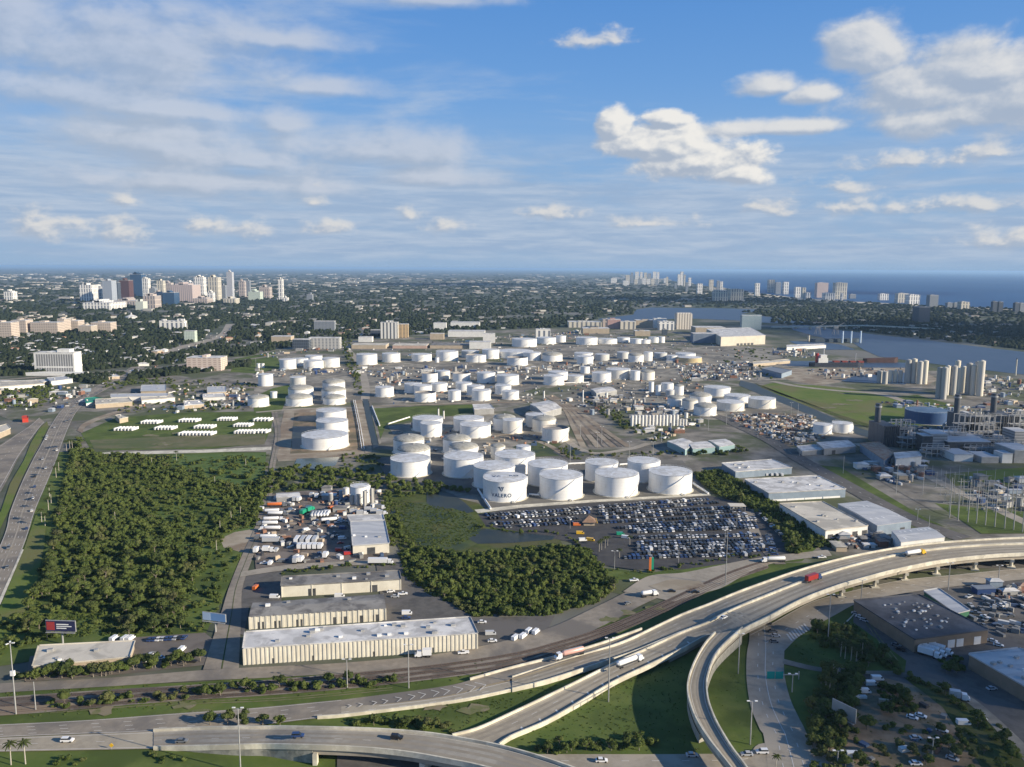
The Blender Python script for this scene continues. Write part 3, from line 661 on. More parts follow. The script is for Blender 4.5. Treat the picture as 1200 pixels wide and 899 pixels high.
# retained embankment under the ramp's upper half
a, b = TQ[1], TQ[2]
mb = MB()
n = 60; vs = [(p.x, p.y, p.z - 3.2) for p in a[:n]] + [(p.x, p.y, p.z - 3.2) for p in b[:n]] + [(p.x, p.y, 0) for p in a[:n]] + [(p.x, p.y, 0) for p in b[:n]]
fs = []
for i in range(n-1): fs += [(i, 2*n+i, 2*n+i+1, i+1), (n+i, n+i+1, 3*n+i+1, 3*n+i)]
fs += [(n-1, 2*n-1, 4*n-1, 3*n-1), (0, 2*n, 3*n, n)]
mb.add(vs, fs); mb.build('retaining_wall', mat('wall_panels', (.40, .38, .32), (.30, .28, .24), .5), TQ[0], tuple(TQ[0].location))
# bridge at the lower left
BA = [(180, 857.2), (240, 854.6), (300, 853.8), (340, 853.8), (400, 855), (450, 857), (500, 861), (540, 867), (580, 874.5), (610, 882), (640, 891), (680, 905), (730, 925)]
BB = [(180, 877.5), (240, 876.3), (300, 874.8), (340, 875), (400, 877), (440, 879.5), (480, 884), (520, 891), (560, 899), (600, 910), (640, 925), (690, 945)]
TB = viaduct('curved_bridge', 'wide curved concrete bridge carrying two dark cars over the underpass', BA, BB, [(0, .75), (.18, 4.0), (.34, 6.8), (1, 7.6)], 100, piers=(), thick=1.2, surf=mat('light_deck', (.36, .33, .275), (.30, .275, .23), .3, c3=(.26, .235, .195), scale3=.03), lanes=((.07, False, 0, 1), (.52, True, 0, .5), (.93, False, 0, 1)), group='elevated roads of the interchange')
a, b = TB[1], TB[2]
k0 = 0; k1 = 38
mb = MB(); A_, B_ = a[k0:k1], b[k0:k1]; n = len(A_)
vs = [(p.x, p.y, max(.1, p.z - 1.25)) for p in A_] + [(p.x, p.y, max(.1, p.z - 1.25)) for p in B_] + [(p.x, p.y, 0) for p in A_] + [(p.x, p.y, 0) for p in B_]
fs = []
for i in range(n-1): fs += [(i, 2*n+i, 2*n+i+1, i+1), (n+i, n+i+1, 3*n+i+1, 3*n+i)]
fs += [(n-1, 2*n-1, 4*n-1, 3*n-1)]
mb.add(vs, fs); mb.build('retaining_wall', mat('block_wall', (.26, .255, .22), (.18, .18, .155), .6, c3=(.33, .32, .27), scale3=.3), TB[0], tuple(TB[0].location))
pe = b[k1]; mb = MB(); mb.rbox((pe.x - .6, pe.y), (1, 0), 1.6, 2.4, 0, pe.z - 2.2); mb.build('pier', PALE, TB[0], tuple(TB[0].location))
for fr in (.62, .84):
    i = int(fr * 99); p0_, p1_ = a[i], b[i]; mb = MB(); c = p0_.lerp(p1_, .5); d = (p1_ - p0_).normalized(); mb.rbox(c, (d.x, d.y), (p1_ - p0_).length * .9, 2.2, 0, c.z - 3.4)
    mb.build('pier', PALE, TB[0], tuple(TB[0].location))
sheet('underpass_road', [(395, 880), (560, 905), (560, 960), (395, 960)], .30, ASPHD)
# guard rail on the lower gore
gr = thing('guard_rail', 'short steel guard rail on the grass edge of the lower carriageway', 'guard rail', tuple(P(700, 815)), 'road barriers')
L_ = line([(672, 829.5), (690, 820), (712, 808), (722, 801)], 20, 1.4)
parapet(MB(), [p + Vector((0, 0, .3)) for p in L_], .15, .5).build('rail', STEEL, gr, tuple(P(700, 815)))
for p in L_[::3]: MB().tube((p.x, p.y, 0), (p.x, p.y, p.z + .5), .1, 5).build('post', STEEL, gr, tuple(P(700, 815)))


# worn tracks and dry patches in the verges
DRYG = mat('dry_patch', (.16, .155, .07), (.11, .13, .045), .3, c3=(.22, .185, .12), scale3=.15, rough=.95)
rb_ = random.Random(5)
for poly_c, n_, s_ in [((540, 828), 2, 8), ((180, 828), 3, 7), ((760, 722), 3, 7), ((180, 515), 4, 14), ((980, 470), 4, 16)]:
    for q in range(n_):
        c = P(poly_c[0] + rb_.uniform(-60, 60) * (.4 if poly_c[0] > 840 else 1), poly_c[1] + rb_.uniform(-9, 9)); pts = []
        for i in range(11): a = i / 11 * 6.283; r_ = s_ * rb_.uniform(.25, .6); pts.append((c.x + math.cos(a) * r_ * 1.6, c.y + math.sin(a) * r_))
        sheet('dry_patch', [], .30, DRYG, wpts=pts)
for tr in ([(60, 835), (180, 826), (330, 820), (460, 808)], [(1010, 720), (1030, 750), (1050, 775)], [(110, 520), (200, 517), (310, 514)], [(905, 462), (960, 474), (1020, 488)]):
    for off in (-.9, .9):
        l = line(tr, 30); a_, b_ = strip_pts(l, 1.8 * abs(off) * 1.1); c_ = a_ if off < 0 else b_; u_, v_ = strip_pts(c_, .5); ribbon('wheel_track', u_, v_, .36, DRYG)
# ------------------------------------------------------------------ storage tanks
def tank_paint(name, c, streak):
    """painted plate courses with a little dirt and rust running down"""
    mt = bpy.data.materials.new(name); mt.use_nodes = True; g = G(mt.node_tree); b = mt.node_tree.nodes['Principled BSDF']
    tcn = g.n('ShaderNodeTexCoord'); sp = g.n('ShaderNodeSeparateXYZ'); g.put(sp.inputs[0], tcn.outputs['Object'])
    ang = g.m('ARCTAN2', sp.outputs[1], sp.outputs[0])
    seam = g.m('LESS_THAN', g.m('FRACT', g.m('DIVIDE', sp.outputs[2], 2.43)), .05)
    st = g.noise(g.comb(g.m('MULTIPLY', ang, 9.0), g.m('MULTIPLY', sp.outputs[2], .05), 0), 1.4, 6, .65)
    dirt = g.noise(tcn.outputs['Object'], .12, 6, .6)
    c1 = g.mix(g.m('MULTIPLY', seam, .35), (*c, 1), tuple(x * .55 for x in c) + (1,))
    c1 = g.mix(g.m('MULTIPLY', g.step(dirt, .45, .75), .35), c1, tuple(x * y for x, y in zip(c, (.78, .74, .66))) + (1,))
    c1 = g.mix(g.m('MULTIPLY', g.step(st, .56, .70), streak), c1, (.30, .24, .18, 1))
    g.put(b.inputs['Base Color'], c1); b.inputs['Roughness'].default_value = .5; b.inputs['Specular IOR Level'].default_value = .3
    mt.diffuse_color = (*c, 1); return mt
TP = {'white': tank_paint('white_tank_paint', (.78, .775, .75), .30), 'cream': tank_paint('cream_tank_paint', (.72, .69, .62), .5), 'grey': tank_paint('grey_tank_paint', (.52, .52, .50), .3),
      'rust': tank_paint('rust_streaked_paint', (.78, .75, .70), .85), 'tan': tank_paint('tan_tank_paint', (.55, .44, .25), .2), 'blue': tank_paint('blue_tank_paint', (.035, .085, .20), .2)}
ROOFW = mat('white_tank_roof', (.68, .69, .69), (.56, .56, .55), .12, rough=.5, detail=8, c3=(.50, .49, .46), scale3=.2)
ROOFG = mat('grey_dome_roof', (.34, .33, .29), (.42, .41, .36), .15, rough=.7, c3=(.28, .27, .23), scale3=.3)
ROOFO = mat('floating_roof', (.22, .21, .20), (.32, .30, .28), .15, rough=.8)
TANKS = []
# x0, x1, row of the top rim's centre, row of the front foot (or None), roof, paint, area
TL = [
 # big southern group
 (458,504.5,536.7,560,'flat','white','S'),(520,566.5,534,560.7,'flat','white','S'),(555,603,545,574,'flat','white','S'),(566,617,559,589,'flat','white','S'),(580,627,532,None,'flat','white','S'),
 (618,665,543,571,'flat','white','S'),(632,682.5,556,586.7,'flat','white','S'),(686,724.5,541,None,'flat','white','S'),(697,747,554,583.2,'flat','white','S'),(735,772,539,566,'flat','white','S'),(760,810,552,580,'flat','white','S'),
 # domed and flat tanks behind them
 (465.5,504,525.5,None,'dome','white','M'),(461,497,514,None,'dome','white','M'),(526,560,523,None,'dome','white','M'),(519,551,513.5,None,'dome','white','M'),
 (483.5,519,489.5,None,'flat','white','M'),(493,518,495.5,513,'flat','white','M'),(531.5,567,489.5,None,'flat','white','M'),(539,575,497,514,'flat','white','M'),
 (578,604,489,None,'dome','white','M'),(589,612,491.5,509,'flat','cream','M'),(575,592,522.5,538,'dome','cream','M'),(605,622,522.5,None,'flat','white','M'),
 (635,666,500.5,518.5,'open','rust','M'),(624,651,490.5,None,'dome','cream','M'),(616,640,485.5,None,'flat','cream','M'),
 # western column
 (354.5,408,509,528,'flat','white','W'),(371,407.5,492.5,None,'flat','white','W'),(371,405.5,480.5,None,'flat','white','W'),
 (379,404.5,465.5,475,'dome','white','W'),(377,405,456.5,None,'dome','white','W'),(378,404,447.5,None,'dome','white','W'),
 (335.5,366,465.5,476.7,'dome','white','W'),(338,367,455,None,'dome','white','W'),(340,358,442,None,'flat','grey','W'),
 (291,315,465.5,477.5,'dome','white','W'),(317,325,459,467,'flat','white','W'),(303,320,438.5,453,'flat','white','W'),
 (328,347,421,433,'flat','white','W'),(343,361,420,None,'flat','white','W'),(356,379,422.5,432.5,'flat','white','W'),(378,398,419.5,431,'flat','white','W'),(358,377.5,417,None,'flat','white','W'),
 (301,305.5,426,431.5,'flat','white','W'),(306,310,426,431.5,'flat','white','W'),
 # northern row
 (418,442,415,428,'flat','white','N'),(448,469,414,425,'flat','white','N'),(482.5,506,415,424,'flat','white','N'),(511,537,411.5,423.5,'flat','white','N'),(510,514.5,419,425,'flat','white','N'),
 (546,569.5,415.5,425,'open','white','N'),(541,561,411,None,'flat','grey','N'),(555,569,416,425,'flat','white','N'),(565,585,409.5,421,'flat','white','N'),
 (582,625,411,None,'flat','white','N'),(594,618.5,418.5,429,'open','white','N'),(613,634,413,423,'flat','white','N'),(635,659,415.5,424,'dome','white','N'),
 (600,629,397,407,'flat','white','N'),(629,651.5,395.5,403.5,'flat','white','N'),(651.5,663,393.5,401.5,'flat','white','N'),(675,700,395.5,404.5,'flat','white','N'),(700,723,397,403.5,'flat','white','N'),
 (723,738,395.5,401.5,'flat','white','N'),(738,753,397,403,'flat','white','N'),(760,773,395,402,'flat','white','N'),(771,779,394.5,402,'flat','white','N'),(748,762,398,403,'flat','white','N'),
 (673,695,413.5,None,'flat','white','N'),(676,695,417.5,427.5,'flat','white','N'),(680,691,429.5,438,'flat','white','N'),(697,714,415,423,'flat','grey','N'),(723,737,412.5,None,'flat','grey','N'),(736,754,416,425,'dome','white','N'),
 (754,764.5,412.5,423.5,'flat','white','N'),(766.5,781.5,413.5,420.5,'flat','grey','N'),(781,793.5,416.5,423.5,'flat','white','N'),(792,815,414,None,'flat','white','N'),(794,822,418.5,425.5,'flat','tan','N'),
 # middle rows
 (494.5,513,437,448.5,'open','white','C'),(511,527.5,434.5,None,'flat','cream','C'),(530.5,551,437,448,'open','white','C'),(559,580,436.5,449.5,'flat','white','C'),
 (440,461.5,453.5,465.8,'flat','white','C'),(474,494,449.5,461,'flat','white','C'),(485,506,451.5,None,'flat','white','C'),(486,511,459.5,471.7,'open','white','C'),(505,524,449,459.5,'flat','white','C'),
 (525,540,457.5,470,'flat','white','C'),(534,553,448.5,459,'flat','white','C'),(547,567,452,None,'flat','white','C'),(553,575,457,470.3,'flat','white','C'),
 (582,608,439.5,452,'flat','white','C'),(580,599,451.5,463,'flat','white','C'),(588.5,608,458,469,'flat','white','C'),
 (637,661,440,452,'flat','white','C'),(642.5,665.5,435.5,None,'flat','white','C'),(665,684,440,449.5,'flat','cream','C'),
 (693.5,716,436.5,448.7,'flat','white','E'),(710,738.5,432.5,445,'flat','cream','E'),(738,750,434.5,446,'flat','white','E'),(750,767,435.5,446,'dome','cream','E'),
 (760,766,447.5,459.7,'flat','white','E'),(768,774,451.5,463.5,'flat','white','E'),(775,789,449,460,'flat','white','E'),(790,801,452,463.5,'dome','white','E'),(780,790,457,465,'flat','grey','E'),
 (782,802,465.8,477,'dome','white','E'),(799,817,468.8,480.5,'dome','cream','E'),(808,833,463,474,'dome','white','E'),(813,839,475.5,488,'dome','white','E'),
 (825,855,453.5,465,'flat','white','E'),(840,871.5,470.5,482.5,'flat','cream','E'),(849,878.5,463,472.5,'flat','white','E'),(877,908,466.5,479.5,'flat','cream','E'),
 (953,974,497,509.5,'flat','white','E'),(975,998,495.5,508,'flat','white','E'),
]
AREA = {'S': ('southern group behind the car park', None), 'M': ('domed and flat tanks behind the southern group', None), 'W': ('western columns of tanks left of the canal', None), 'N': ('northernmost rows of the tank farm', None), 'C': ('middle rows of the tank farm', None), 'E': ('eastern side of the tank farm', None)}
TLAB = {'S': 'southern tank group', 'M': 'second tank group', 'W': 'western tank columns', 'N': 'northern tank rows', 'C': 'middle tank rows', 'E': 'eastern tank rows'}
RD = {'flat': 'flat-roofed', 'dome': 'grey-domed', 'open': 'open-topped'}
CN = {'white': 'white', 'cream': 'cream', 'grey': 'grey', 'rust': 'rust-streaked', 'tan': 'tan', 'blue': 'blue'}
def tank(x0, x1, yt, yb, roof, paint, label, group, htarget=None):
    cx = (x0 + x1) / 2
    # iterate: position of the axis on the ground
    if yb is not None:
        p = P(cx, yb - 2); 
        for _ in range(6):
            dep = math.atan2(H, math.hypot(p.x, p.y)); p = P(cx, yb - (x1 - x0) / 2 * math.sin(dep))
        h = max(5.0, height_at(p, yt))
    else:
        h = htarget; q = P(cx, yt, h); p = Vector((q.x, q.y, 0))
    r = (x1 - x0) / 2 * mpp(p)
    t = thing('storage_tank', label, 'storage tank', (p.x, p.y, 0), group)
    n = 64 if x1 - x0 > 30 else (40 if x1 - x0 > 14 else 24)
    mb = MB(); mb.lathe(0, 0, [(r, 0), (r, h)], n); s = mb.build('shell', TP[paint], t, smooth=True)
    # rim angle and top ring
    if roof == 'flat':
        mb = MB(); mb.lathe(0, 0, [(r + .14, h - .25), (r + .14, h + .12), (r - .1, h + .16), (r * .5, h + r * .022 + .16), (.01, h + r * .035 + .2)], n)
        RF = mb.build('roof', ROOFW, t, smooth=False)
    elif roof == 'dome':
        mb = MB(); pr = [(r + .14, h - .2), (r + .12, h + .1)] + [(r * math.cos(a) , h + .1 + r * .26 * math.sin(a)) for a in [i * math.pi / 14 for i in range(1, 7)]] + [(.01, h + r * .26 + .1)]
        mb.lathe(0, 0, pr, n); RF = mb.build('roof', ROOFG, t, smooth=True)
        if x1 - x0 > 17: MB().cyl(0, 0, .8, h + r * .25, h + r * .26 + 1.2, 10).build('roof_vent', STEEL, RF)
    else:
        mb = MB(); mb.lathe(0, 0, [(r + .12, h), (r - .5, h + .02), (r - .5, h - r * .16), (.01, h - r * .16)], n); mb.build('roof', ROOFO, t)
    if x1 - x0 > 17:   # curved stair, top railing, manhole and inlet
        mb = MB(); a0 = -2.3 + (hash((int(x0), 3)) % 7) * .2; k = 26; L = []
        for i in range(k):
            u = i / (k - 1); a = a0 + u * (h * 1.35 / r); L.append(Vector((math.cos(a) * (r + .55), math.sin(a) * (r + .55), .3 + u * (h - .3))))
        A_, B_ = strip_pts(L, .9); nn = len(L)
        mb.add([tuple(q) for q in A_] + [tuple(q) for q in B_] + [(q.x, q.y, q.z - .35) for q in A_] + [(q.x, q.y, q.z - .35) for q in B_],
               [f for i in range(nn-1) for f in ((i, nn+i, nn+i+1, i+1), (2*nn+i, 2*nn+i+1, 3*nn+i+1, 3*nn+i), (nn+i, 3*nn+i, 3*nn+i+1, nn+i+1), (i, i+1, 2*nn+i+1, 2*nn+i))])
        mb.build('stair', WHITEP, s)
        if roof != 'open':
            mb = MB(); m_ = 36
            for i in range(m_):
                a = 2*math.pi*i/m_; b_ = 2*math.pi*(i+1)/m_
                p0 = (math.cos(a)*(r-.2), math.sin(a)*(r-.2)); p1 = (math.cos(b_)*(r-.2), math.sin(b_)*(r-.2))
                mb.tube((*p0, h+1.2), (*p1, h+1.2), .06, 4); mb.tube((*p0, h), (*p0, h+1.2), .05, 4)
            mb.build('railing', WHITEP, RF)
        mb = MB(); mb.tube((r*.95*math.cos(-1.2), r*.95*math.sin(-1.2), 1.2), (math.cos(-1.2)*(r+5), math.sin(-1.2)*(r+5), 1.2), .35, 8)
        mb.build('pipe', WHITEP, t)
        MB().lathe(0, 0, [(r + 1.6, 0), (r + 1.6, .45), (r, .5)], n).build('foundation_ring', PALE, t)
    TANKS.append((p.x, p.y, r, h)); return t, p, r, h
# labels: count along each area, front to back, left to right
order = {}
for area in 'SMWNCE':
    rows = sorted([i for i, q in enumerate(TL) if q[6] == area], key=lambda i: -(TL[i][2]))
    bands = []
    for i in rows:
        if bands and bands[-1][0] - TL[i][2] <= {'S': 9, 'M': 9, 'W': 7, 'N': 6, 'C': 7, 'E': 8}[area]: bands[-1][1].append(i)
        else: bands.append([TL[i][2], [i]])
    for bi, (yy, ids) in enumerate(bands):
        ids.sort(key=lambda i: TL[i][0])
        for k, i in enumerate(ids): order[i] = (bi, k, len(ids))
HT = {'S': 15.0, 'M': 13.5, 'W': 13.0, 'N': 13.0, 'C': 13.0, 'E': 13.0}
for i, q in enumerate(TL):
    bi, k, nn = order[i]
    if i == 3: lab = 'large white tank with a dark blue emblem and name, foremost of the southern tank group'
    elif i == 26: lab = 'broad low white tank beside a dark pool, foremost of the western tank columns'
    else:
        size = 'small' if (q[1]-q[0]) < 13 else ('big' if (q[1]-q[0]) > 29 else 'mid-sized')
        where = 'only one' if nn == 1 else nth(k) + ' from left'
        lab = '%s %s %s tank, %s in the %s row of the %s' % (size, CN[q[5]], RD[q[4]], where, 'front' if bi == 0 else nth(bi), TLAB[q[6]])
    t, p, r, h = tank(*q[:6], lab, 'storage tanks of the ' + TLAB[q[6]], HT[q[6]])
    if i == 3:   # the emblem and the lettering stand on the shell
        NAVY = mat('navy_paint', (.03, .07, .14), rough=.6)
        base = math.atan2(-p.y, -p.x)     # direction of the camera side
        def wrap(me, z0, sc, a0):
            vs = [v.co.copy() for v in me.vertices]
            for v, c in zip(me.vertices, vs):
                a = a0 + c.x * sc / (r + .05); v.co = Vector((math.cos(a) * (r + .05 + c.z), math.sin(a) * (r + .05 + c.z), z0 + c.y * sc))
        cu = bpy.data.curves.new('name', 'FONT'); cu.body = 'VALERO'; cu.size = 1.0; cu.extrude = .02; cu.space_character = 1.15; cu.align_x = 'CENTER'; cu.offset = .025
        tmp = bpy.data.objects.new('name', cu); COL.objects.link(tmp); dg = bpy.context.evaluated_depsgraph_get(); dg.update()
        me = bpy.data.meshes.new_from_object(tmp.evaluated_get(dg)); me2 = me.copy()
        bpy.data.objects.remove(tmp)
        bmx = bmesh.new(); bmx.from_mesh(me); bmesh.ops.subdivide_edges(bmx, edges=bmx.edges[:], cuts=2); bmx.to_mesh(me); bmx.free()
        me.materials.clear(); me.materials.append(NAVY); wrap(me, h * .27, 4.0, base - .16)
        o = bpy.data.objects.new('lettering', me); COL.objects.link(o); o.parent = t
        mb = MB(); Q = []
        # V emblem: two slanted strokes with notched wings
        strokes = [[(-2.6, 2.6), (-1.1, 2.6), (.15, 0), (-.55, 0)], [(1.5, 2.6), (2.6, 2.6), (.75, -.3), (.15, -.3)], [(-3.4, 2.6), (-2.75, 2.6), (-2.3, 1.7), (-2.9, 1.7)], [(.1, 2.6), (1.1, 2.6), (.5, 1.4), (.1, 1.4)]]
        for sq in strokes:
            vs = []
            for (u, v) in sq:
                a = base - .16 + u * .85 / r
                vs.append((math.cos(a) * (r + .07), math.sin(a) * (r + .07), h * .58 + v * 1.25))
            mb.add(vs, [(0, 3, 2, 1)])
        mb.build('emblem', NAVY, t)
        me2.materials.clear(); me2.materials.append(NAVY)
        for v in me2.vertices: v.co = Vector((v.co.x * 5.2 + .5, v.co.y * 5.2 - 1.0, h + r * .035 + .05 + v.co.z * 2))
        o = bpy.data.objects.new('roof_lettering', me2); COL.objects.link(o); o.parent = t; o.rotation_euler = (0, 0, R(8))
# the single tank in the truck yard, with its slim grey silos
tank(411, 433, 569, 592, 'flat', 'white', 'tall white tank at the back of the truck yard behind four slim grey silos', 'storage tanks of the truck yard')
def silo(x, yb, wpx, hpx, label, group, m, cone=True, cat='silo'):
    p = P(x, yb); s = mpp(p); r = wpx / 2 * s; h = height_at(p, yb - hpx)
    t = thing('silo', label, cat, (p.x, p.y, 0), group)
    SH = MB().lathe(0, 0, [(r, 0), (r, h * .97)], 20).build('shell', m, t, smooth=True)
    mb = MB(); mb.lathe(0, 0, [(r + .1, h * .97 - .2), (r + .1, h * .97), (r * .35, h), (.01, h)], 20); mb.build('roof', m, t)
    mb = MB(); mb.tube((r + .5, 0, 0), (r + .5, 0, h), .18, 5); mb.build('ladder', STEEL, SH)
    return t
SILG = mat('silo_concrete', (.70, .64, .51), (.60, .545, .43), .08, rough=.8, stretch=(1, 1, .15), c3=(.56, .53, .47), scale3=.12)
SILB = mat('silo_grey', (.44, .425, .385), (.36, .35, .32), .08, rough=.8, stretch=(1, 1, .15))
SILW = mat('silo_white', (.70, .69, .66), (.58, .57, .54), .3, rough=.6, stretch=(1, 1, .15))
for k, (x, yb, hh) in enumerate([(412, 592, 12), (420, 593, 14), (427.5, 594, 19), (436, 592, 20)]):
    silo(x, yb, 4.2, hh, 'slim grey silo in the truck yard, %s of four from left' % nth(k), 'silos of the truck yard', SILB)
# row of upright white cylinders by the rail siding
for k in range(14):
    silo(740.5 + k * 4.05, 499.5 - k * .05, 3.5, 13, 'white upright cylinder beside the sidings, %s from left in the row of fourteen' % nth(k), 'row of white cylinders', SILW)
for k in range(4): silo(793.5 + k * 3.4, 499, 2.6, 8, 'low white upright cylinder, %s from left right of the taller row' % nth(k), 'low white cylinders', SILW)
# cement silos by the channel
CS = [(1030.5, 449, 6, 15, SILB), (1036.5, 450, 6, 15, SILB), (1042.5, 448, 4.5, 14, SILG), (1048.5, 448, 4.5, 14, SILG), (1054.5, 448, 4.5, 14, SILG),
      (1063, 449, 6.5, 28, SILB), (1069.5, 449, 6.5, 29, SILG), (1077, 450, 6.5, 27, SILG), (1082.5, 450, 7, 28, SILG),
      (1099.5, 467, 7, 37, SILB), (1105, 468, 6.5, 38, SILB), (1108.5, 463, 5.5, 35, SILG), (1116, 463, 7, 35, SILB), (1121, 462, 6, 31, SILG), (1127.5, 460, 6, 31, SILG),
      (1120, 458, 6, 36, SILG), (1133.5, 462, 6.5, 37, SILB), (1139, 463, 6, 36, SILG), (1147.5, 464, 7.5, 42, SILG), (1143, 459, 6, 36, SILB)]
for k, (x, yb, wd, hh, m) in enumerate(CS):
    cl = 'low western' if k < 5 else ('middle' if k < 9 else 'tall eastern'); kk = k if k < 5 else (k - 5 if k < 9 else k - 9)
    silo(x, yb, wd, hh, '%s cement silo, %s counted from left in the %s cluster by the channel' % ('grey' if m is SILB else 'buff', nth(kk), cl), 'cement silos by the channel', m)
# big blue tank
tank(1062, 1110, 480.5, 498, 'flat', 'blue', 'wide dark blue tank on a pale ring beside the power station', 'blue tank')
for o in list(bpy.data.objects):
    if o.parent and o.parent.get('label', '').startswith('wide dark blue') and o.name.startswith('roof'): o.data.materials[0] = mat('blue_roof', (.07, .13, .22), (.10, .17, .26), .1)

# ------------------------------------------------------------------ buildings
def quadw(px, z): return [P(a, b, z) for a, b in px]
def shed(name, label, roof_px, h, wall, roofm, cat='warehouse', group=None, gable=0.0, doors=(), vents=0, parapet_h=.5, skyl=0, seed=1, dsz=(4, 4.2), doorm=None, ribs=None):
    """long building from its four roof corners in the photograph: far-left, far-right, near-right, near-left"""
    rnd = random.Random(seed)
    c = quadw(roof_px, h); o = c[3].lerp(c[1], .5); o = (o.x, o.y, 0.0)
    t = thing(name, label, cat, o, group)
    mb = MB(); mb.prism([(p.x, p.y) for p in c], 0, h, 0); WL = mb.build('wall', wall, t, o)
    cen = sum(c, Vector()) / 4
    out = [p + (p - cen).normalized() * .35 for p in c]
    mb = MB()
    if gable:
        m0 = out[0].lerp(out[3], .5) + Vector((0, 0, gable)); m1 = out[1].lerp(out[2], .5) + Vector((0, 0, gable)); vs = [*out, m0, m1]
        vs = [v + Vector((0, 0, .06)) for v in vs] + [out[0] + Vector((0, 0, -.25)), out[1] + Vector((0, 0, -.25)), out[2] + Vector((0, 0, -.25)), out[3] + Vector((0, 0, -.25))]
        mb.add(vs, [(4, 5, 1, 0), (3, 2, 5, 4), (0, 3, 4), (1, 5, 2), (3, 9, 8, 2), (2, 8, 7, 1), (1, 7, 6, 0), (0, 6, 9, 3)])
    else:
        mb.prism([(p.x, p.y) for p in out], h - .35, h + .06, 0)
        for i in range(4):
            a, b = out[i], out[(i+1) % 4]; d = (b - a); l = d.length; d.normalize()
            mb.rbox((a + b) / 2 - Vector((-d.y, d.x, 0)) * (-.18 if True else .18), (d.x, d.y), l - .7, .3, h + .05, h + parapet_h, 0)
    RF = mb.build('roof', roofm, t, o)
    u = (c[2] - c[3]); L = u.length; u.normalize(); nrm = Vector((u.y, -u.x, 0))
    if nrm.dot(Vector((0, -1, 0))) < 0: nrm = -nrm
    for f in doors:
        q = c[3] + u * L * f + nrm * .03; mb = MB(); mb.rbox((q.x, q.y), (u.x, u.y), dsz[0], .16, .05, dsz[1]); mb.build('door', doorm or DARKM, t, o)
    if ribs:
        k = int(L / ribs[0]); mb = MB()
        for i in range(k + 1):
            q = c[3] + u * (L * i / k); 
            mb.rbox((q.x + nrm.x * .12, q.y + nrm.y * .12), (u.x, u.y), ribs[1], .26, .02, h - .02)
        mb.build('wall_ribs', wall, WL, o)
        us = (c[1] - c[2]); Ls = us.length; us.normalize(); k = int(Ls / ribs[0]); ns = Vector((us.y, -us.x, 0)); ns = ns if ns.x > 0 else -ns; mb = MB()
        for i in range(k + 1):
            q = c[2] + us * (Ls * i / k) + ns * .12; mb.rbox((q.x, q.y), (us.x, us.y), ribs[1], .26, .02, h - .02)
        mb.build('wall_ribs', wall, WL, o)
    for i in range(vents):
        a, b = rnd.uniform(.06, .94), rnd.uniform(.15, .85); q = c[0].lerp(c[1], a).lerp(c[3].lerp(c[2], a), b); z = h + (gable * (1 - abs(b - .5) * 2) if gable else 0)
        s = rnd.uniform(.9, 1.7) * (.6 if vents > 30 else 1); MB().rbox((q.x, q.y), (u.x, u.y), s * 1.4, s, z - .1, z + s * .8).build('roof_unit', STEEL if rnd.random() < .7 else WHITEP, RF, o)
    for i in range(skyl):
        a, b = rnd.uniform(.06, .94), rnd.choice((.25, .75)); q = c[0].lerp(c[1], a).lerp(c[3].lerp(c[2], a), b); z = h + (gable * (1 - abs(b - .5) * 2) if gable else 0)
        MB().rbox((q.x, q.y), (-u.y, u.x), 2.6, 1.0, z - .02, z + .12).build('skylight', WHITEP, RF, o)
    return t, c, u, nrm
WROOF = mat('white_roof', (.70, .685, .65), (.54, .53, .51), .07, c3=(.42, .41, .39), scale3=.11, detail=9, rough=.8)
CROOF = mat('cream_roof', (.62, .57, .47), (.54, .50, .42), .05, c3=(.40, .37, .31), scale3=.07, rough=.85)
GROOF = mat('grey_roof', (.20, .19, .175), (.28, .27, .25), .08, c3=(.13, .125, .12), scale3=.09, rough=.9)
DROOF = mat('bitumen_roof', (.075, .075, .08), (.11, .11, .115), .08, c3=(.15, .15, .155), scale3=.06, rough=.85)
MROOF = mat('metal_roof', (.45, .455, .46), (.36, .37, .375), .1, c3=(.52, .52, .51), scale3=.2, rough=.5, stretch=(.3, 1, 1))
RROOF = mat('tile_roof', (.34, .17, .10), (.42, .23, .15), .3, rough=.9)
WW = mat('white_wall', (.72, .71, .67), (.64, .63, .59), .2, rough=.8)
GW = mat('grey_wall', (.34, .34, .33), (.28, .28, .27), .2, rough=.8)
BW = mat('blue_grey_wall', (.24, .30, .36), (.20, .25, .31), .2, rough=.7)
BRW = mat('brown_wall', (.26, .20, .145), (.22, .17, .12), .2, rough=.85)
PINKW = mat('pink_wall', (.50, .36, .29), (.44, .31, .25), .2, rough=.85)
TANW = mat('tan_wall', (.46, .38, .28), (.40, .33, .24), .15, rough=.85)
# foreground group of buff warehouses
hL = 8.0
shed('warehouse', 'long ribbed buff warehouse with a patched white roof, beside the railway and the port road', [(288, 741), (550, 723.5), (559, 742.5), (285.5, 760)], hL, BUFF, WROOF, vents=18, ribs=(1.95, .85), doors=(.12, .29, .55, .80), dsz=(1.4, 2.4), seed=3, group='buff warehouses')
shed('warehouse', 'ribbed buff warehouse with a sloping grey roof and two dark open bays', [(297, 706.5), (449, 696.5), (451.5, 713), (292.5, 723)], 6.6, BUFF, GROOF, vents=3, ribs=(2.6, .9), doors=(.08, .2, .36, .62, .69, .82, .93), dsz=(3, 3.6), seed=4, gable=.9, group='buff warehouses')
shed('warehouse', 'buff warehouse with a dark grey roof next to the wood, third from the railway', [(331, 676), (467, 669), (469.5, 679), (330, 687)], 6.4, BUFF, GROOF, vents=6, doors=(.25, .77), dsz=(4, 4), seed=5, ribs=(13, .5), group='buff warehouses')
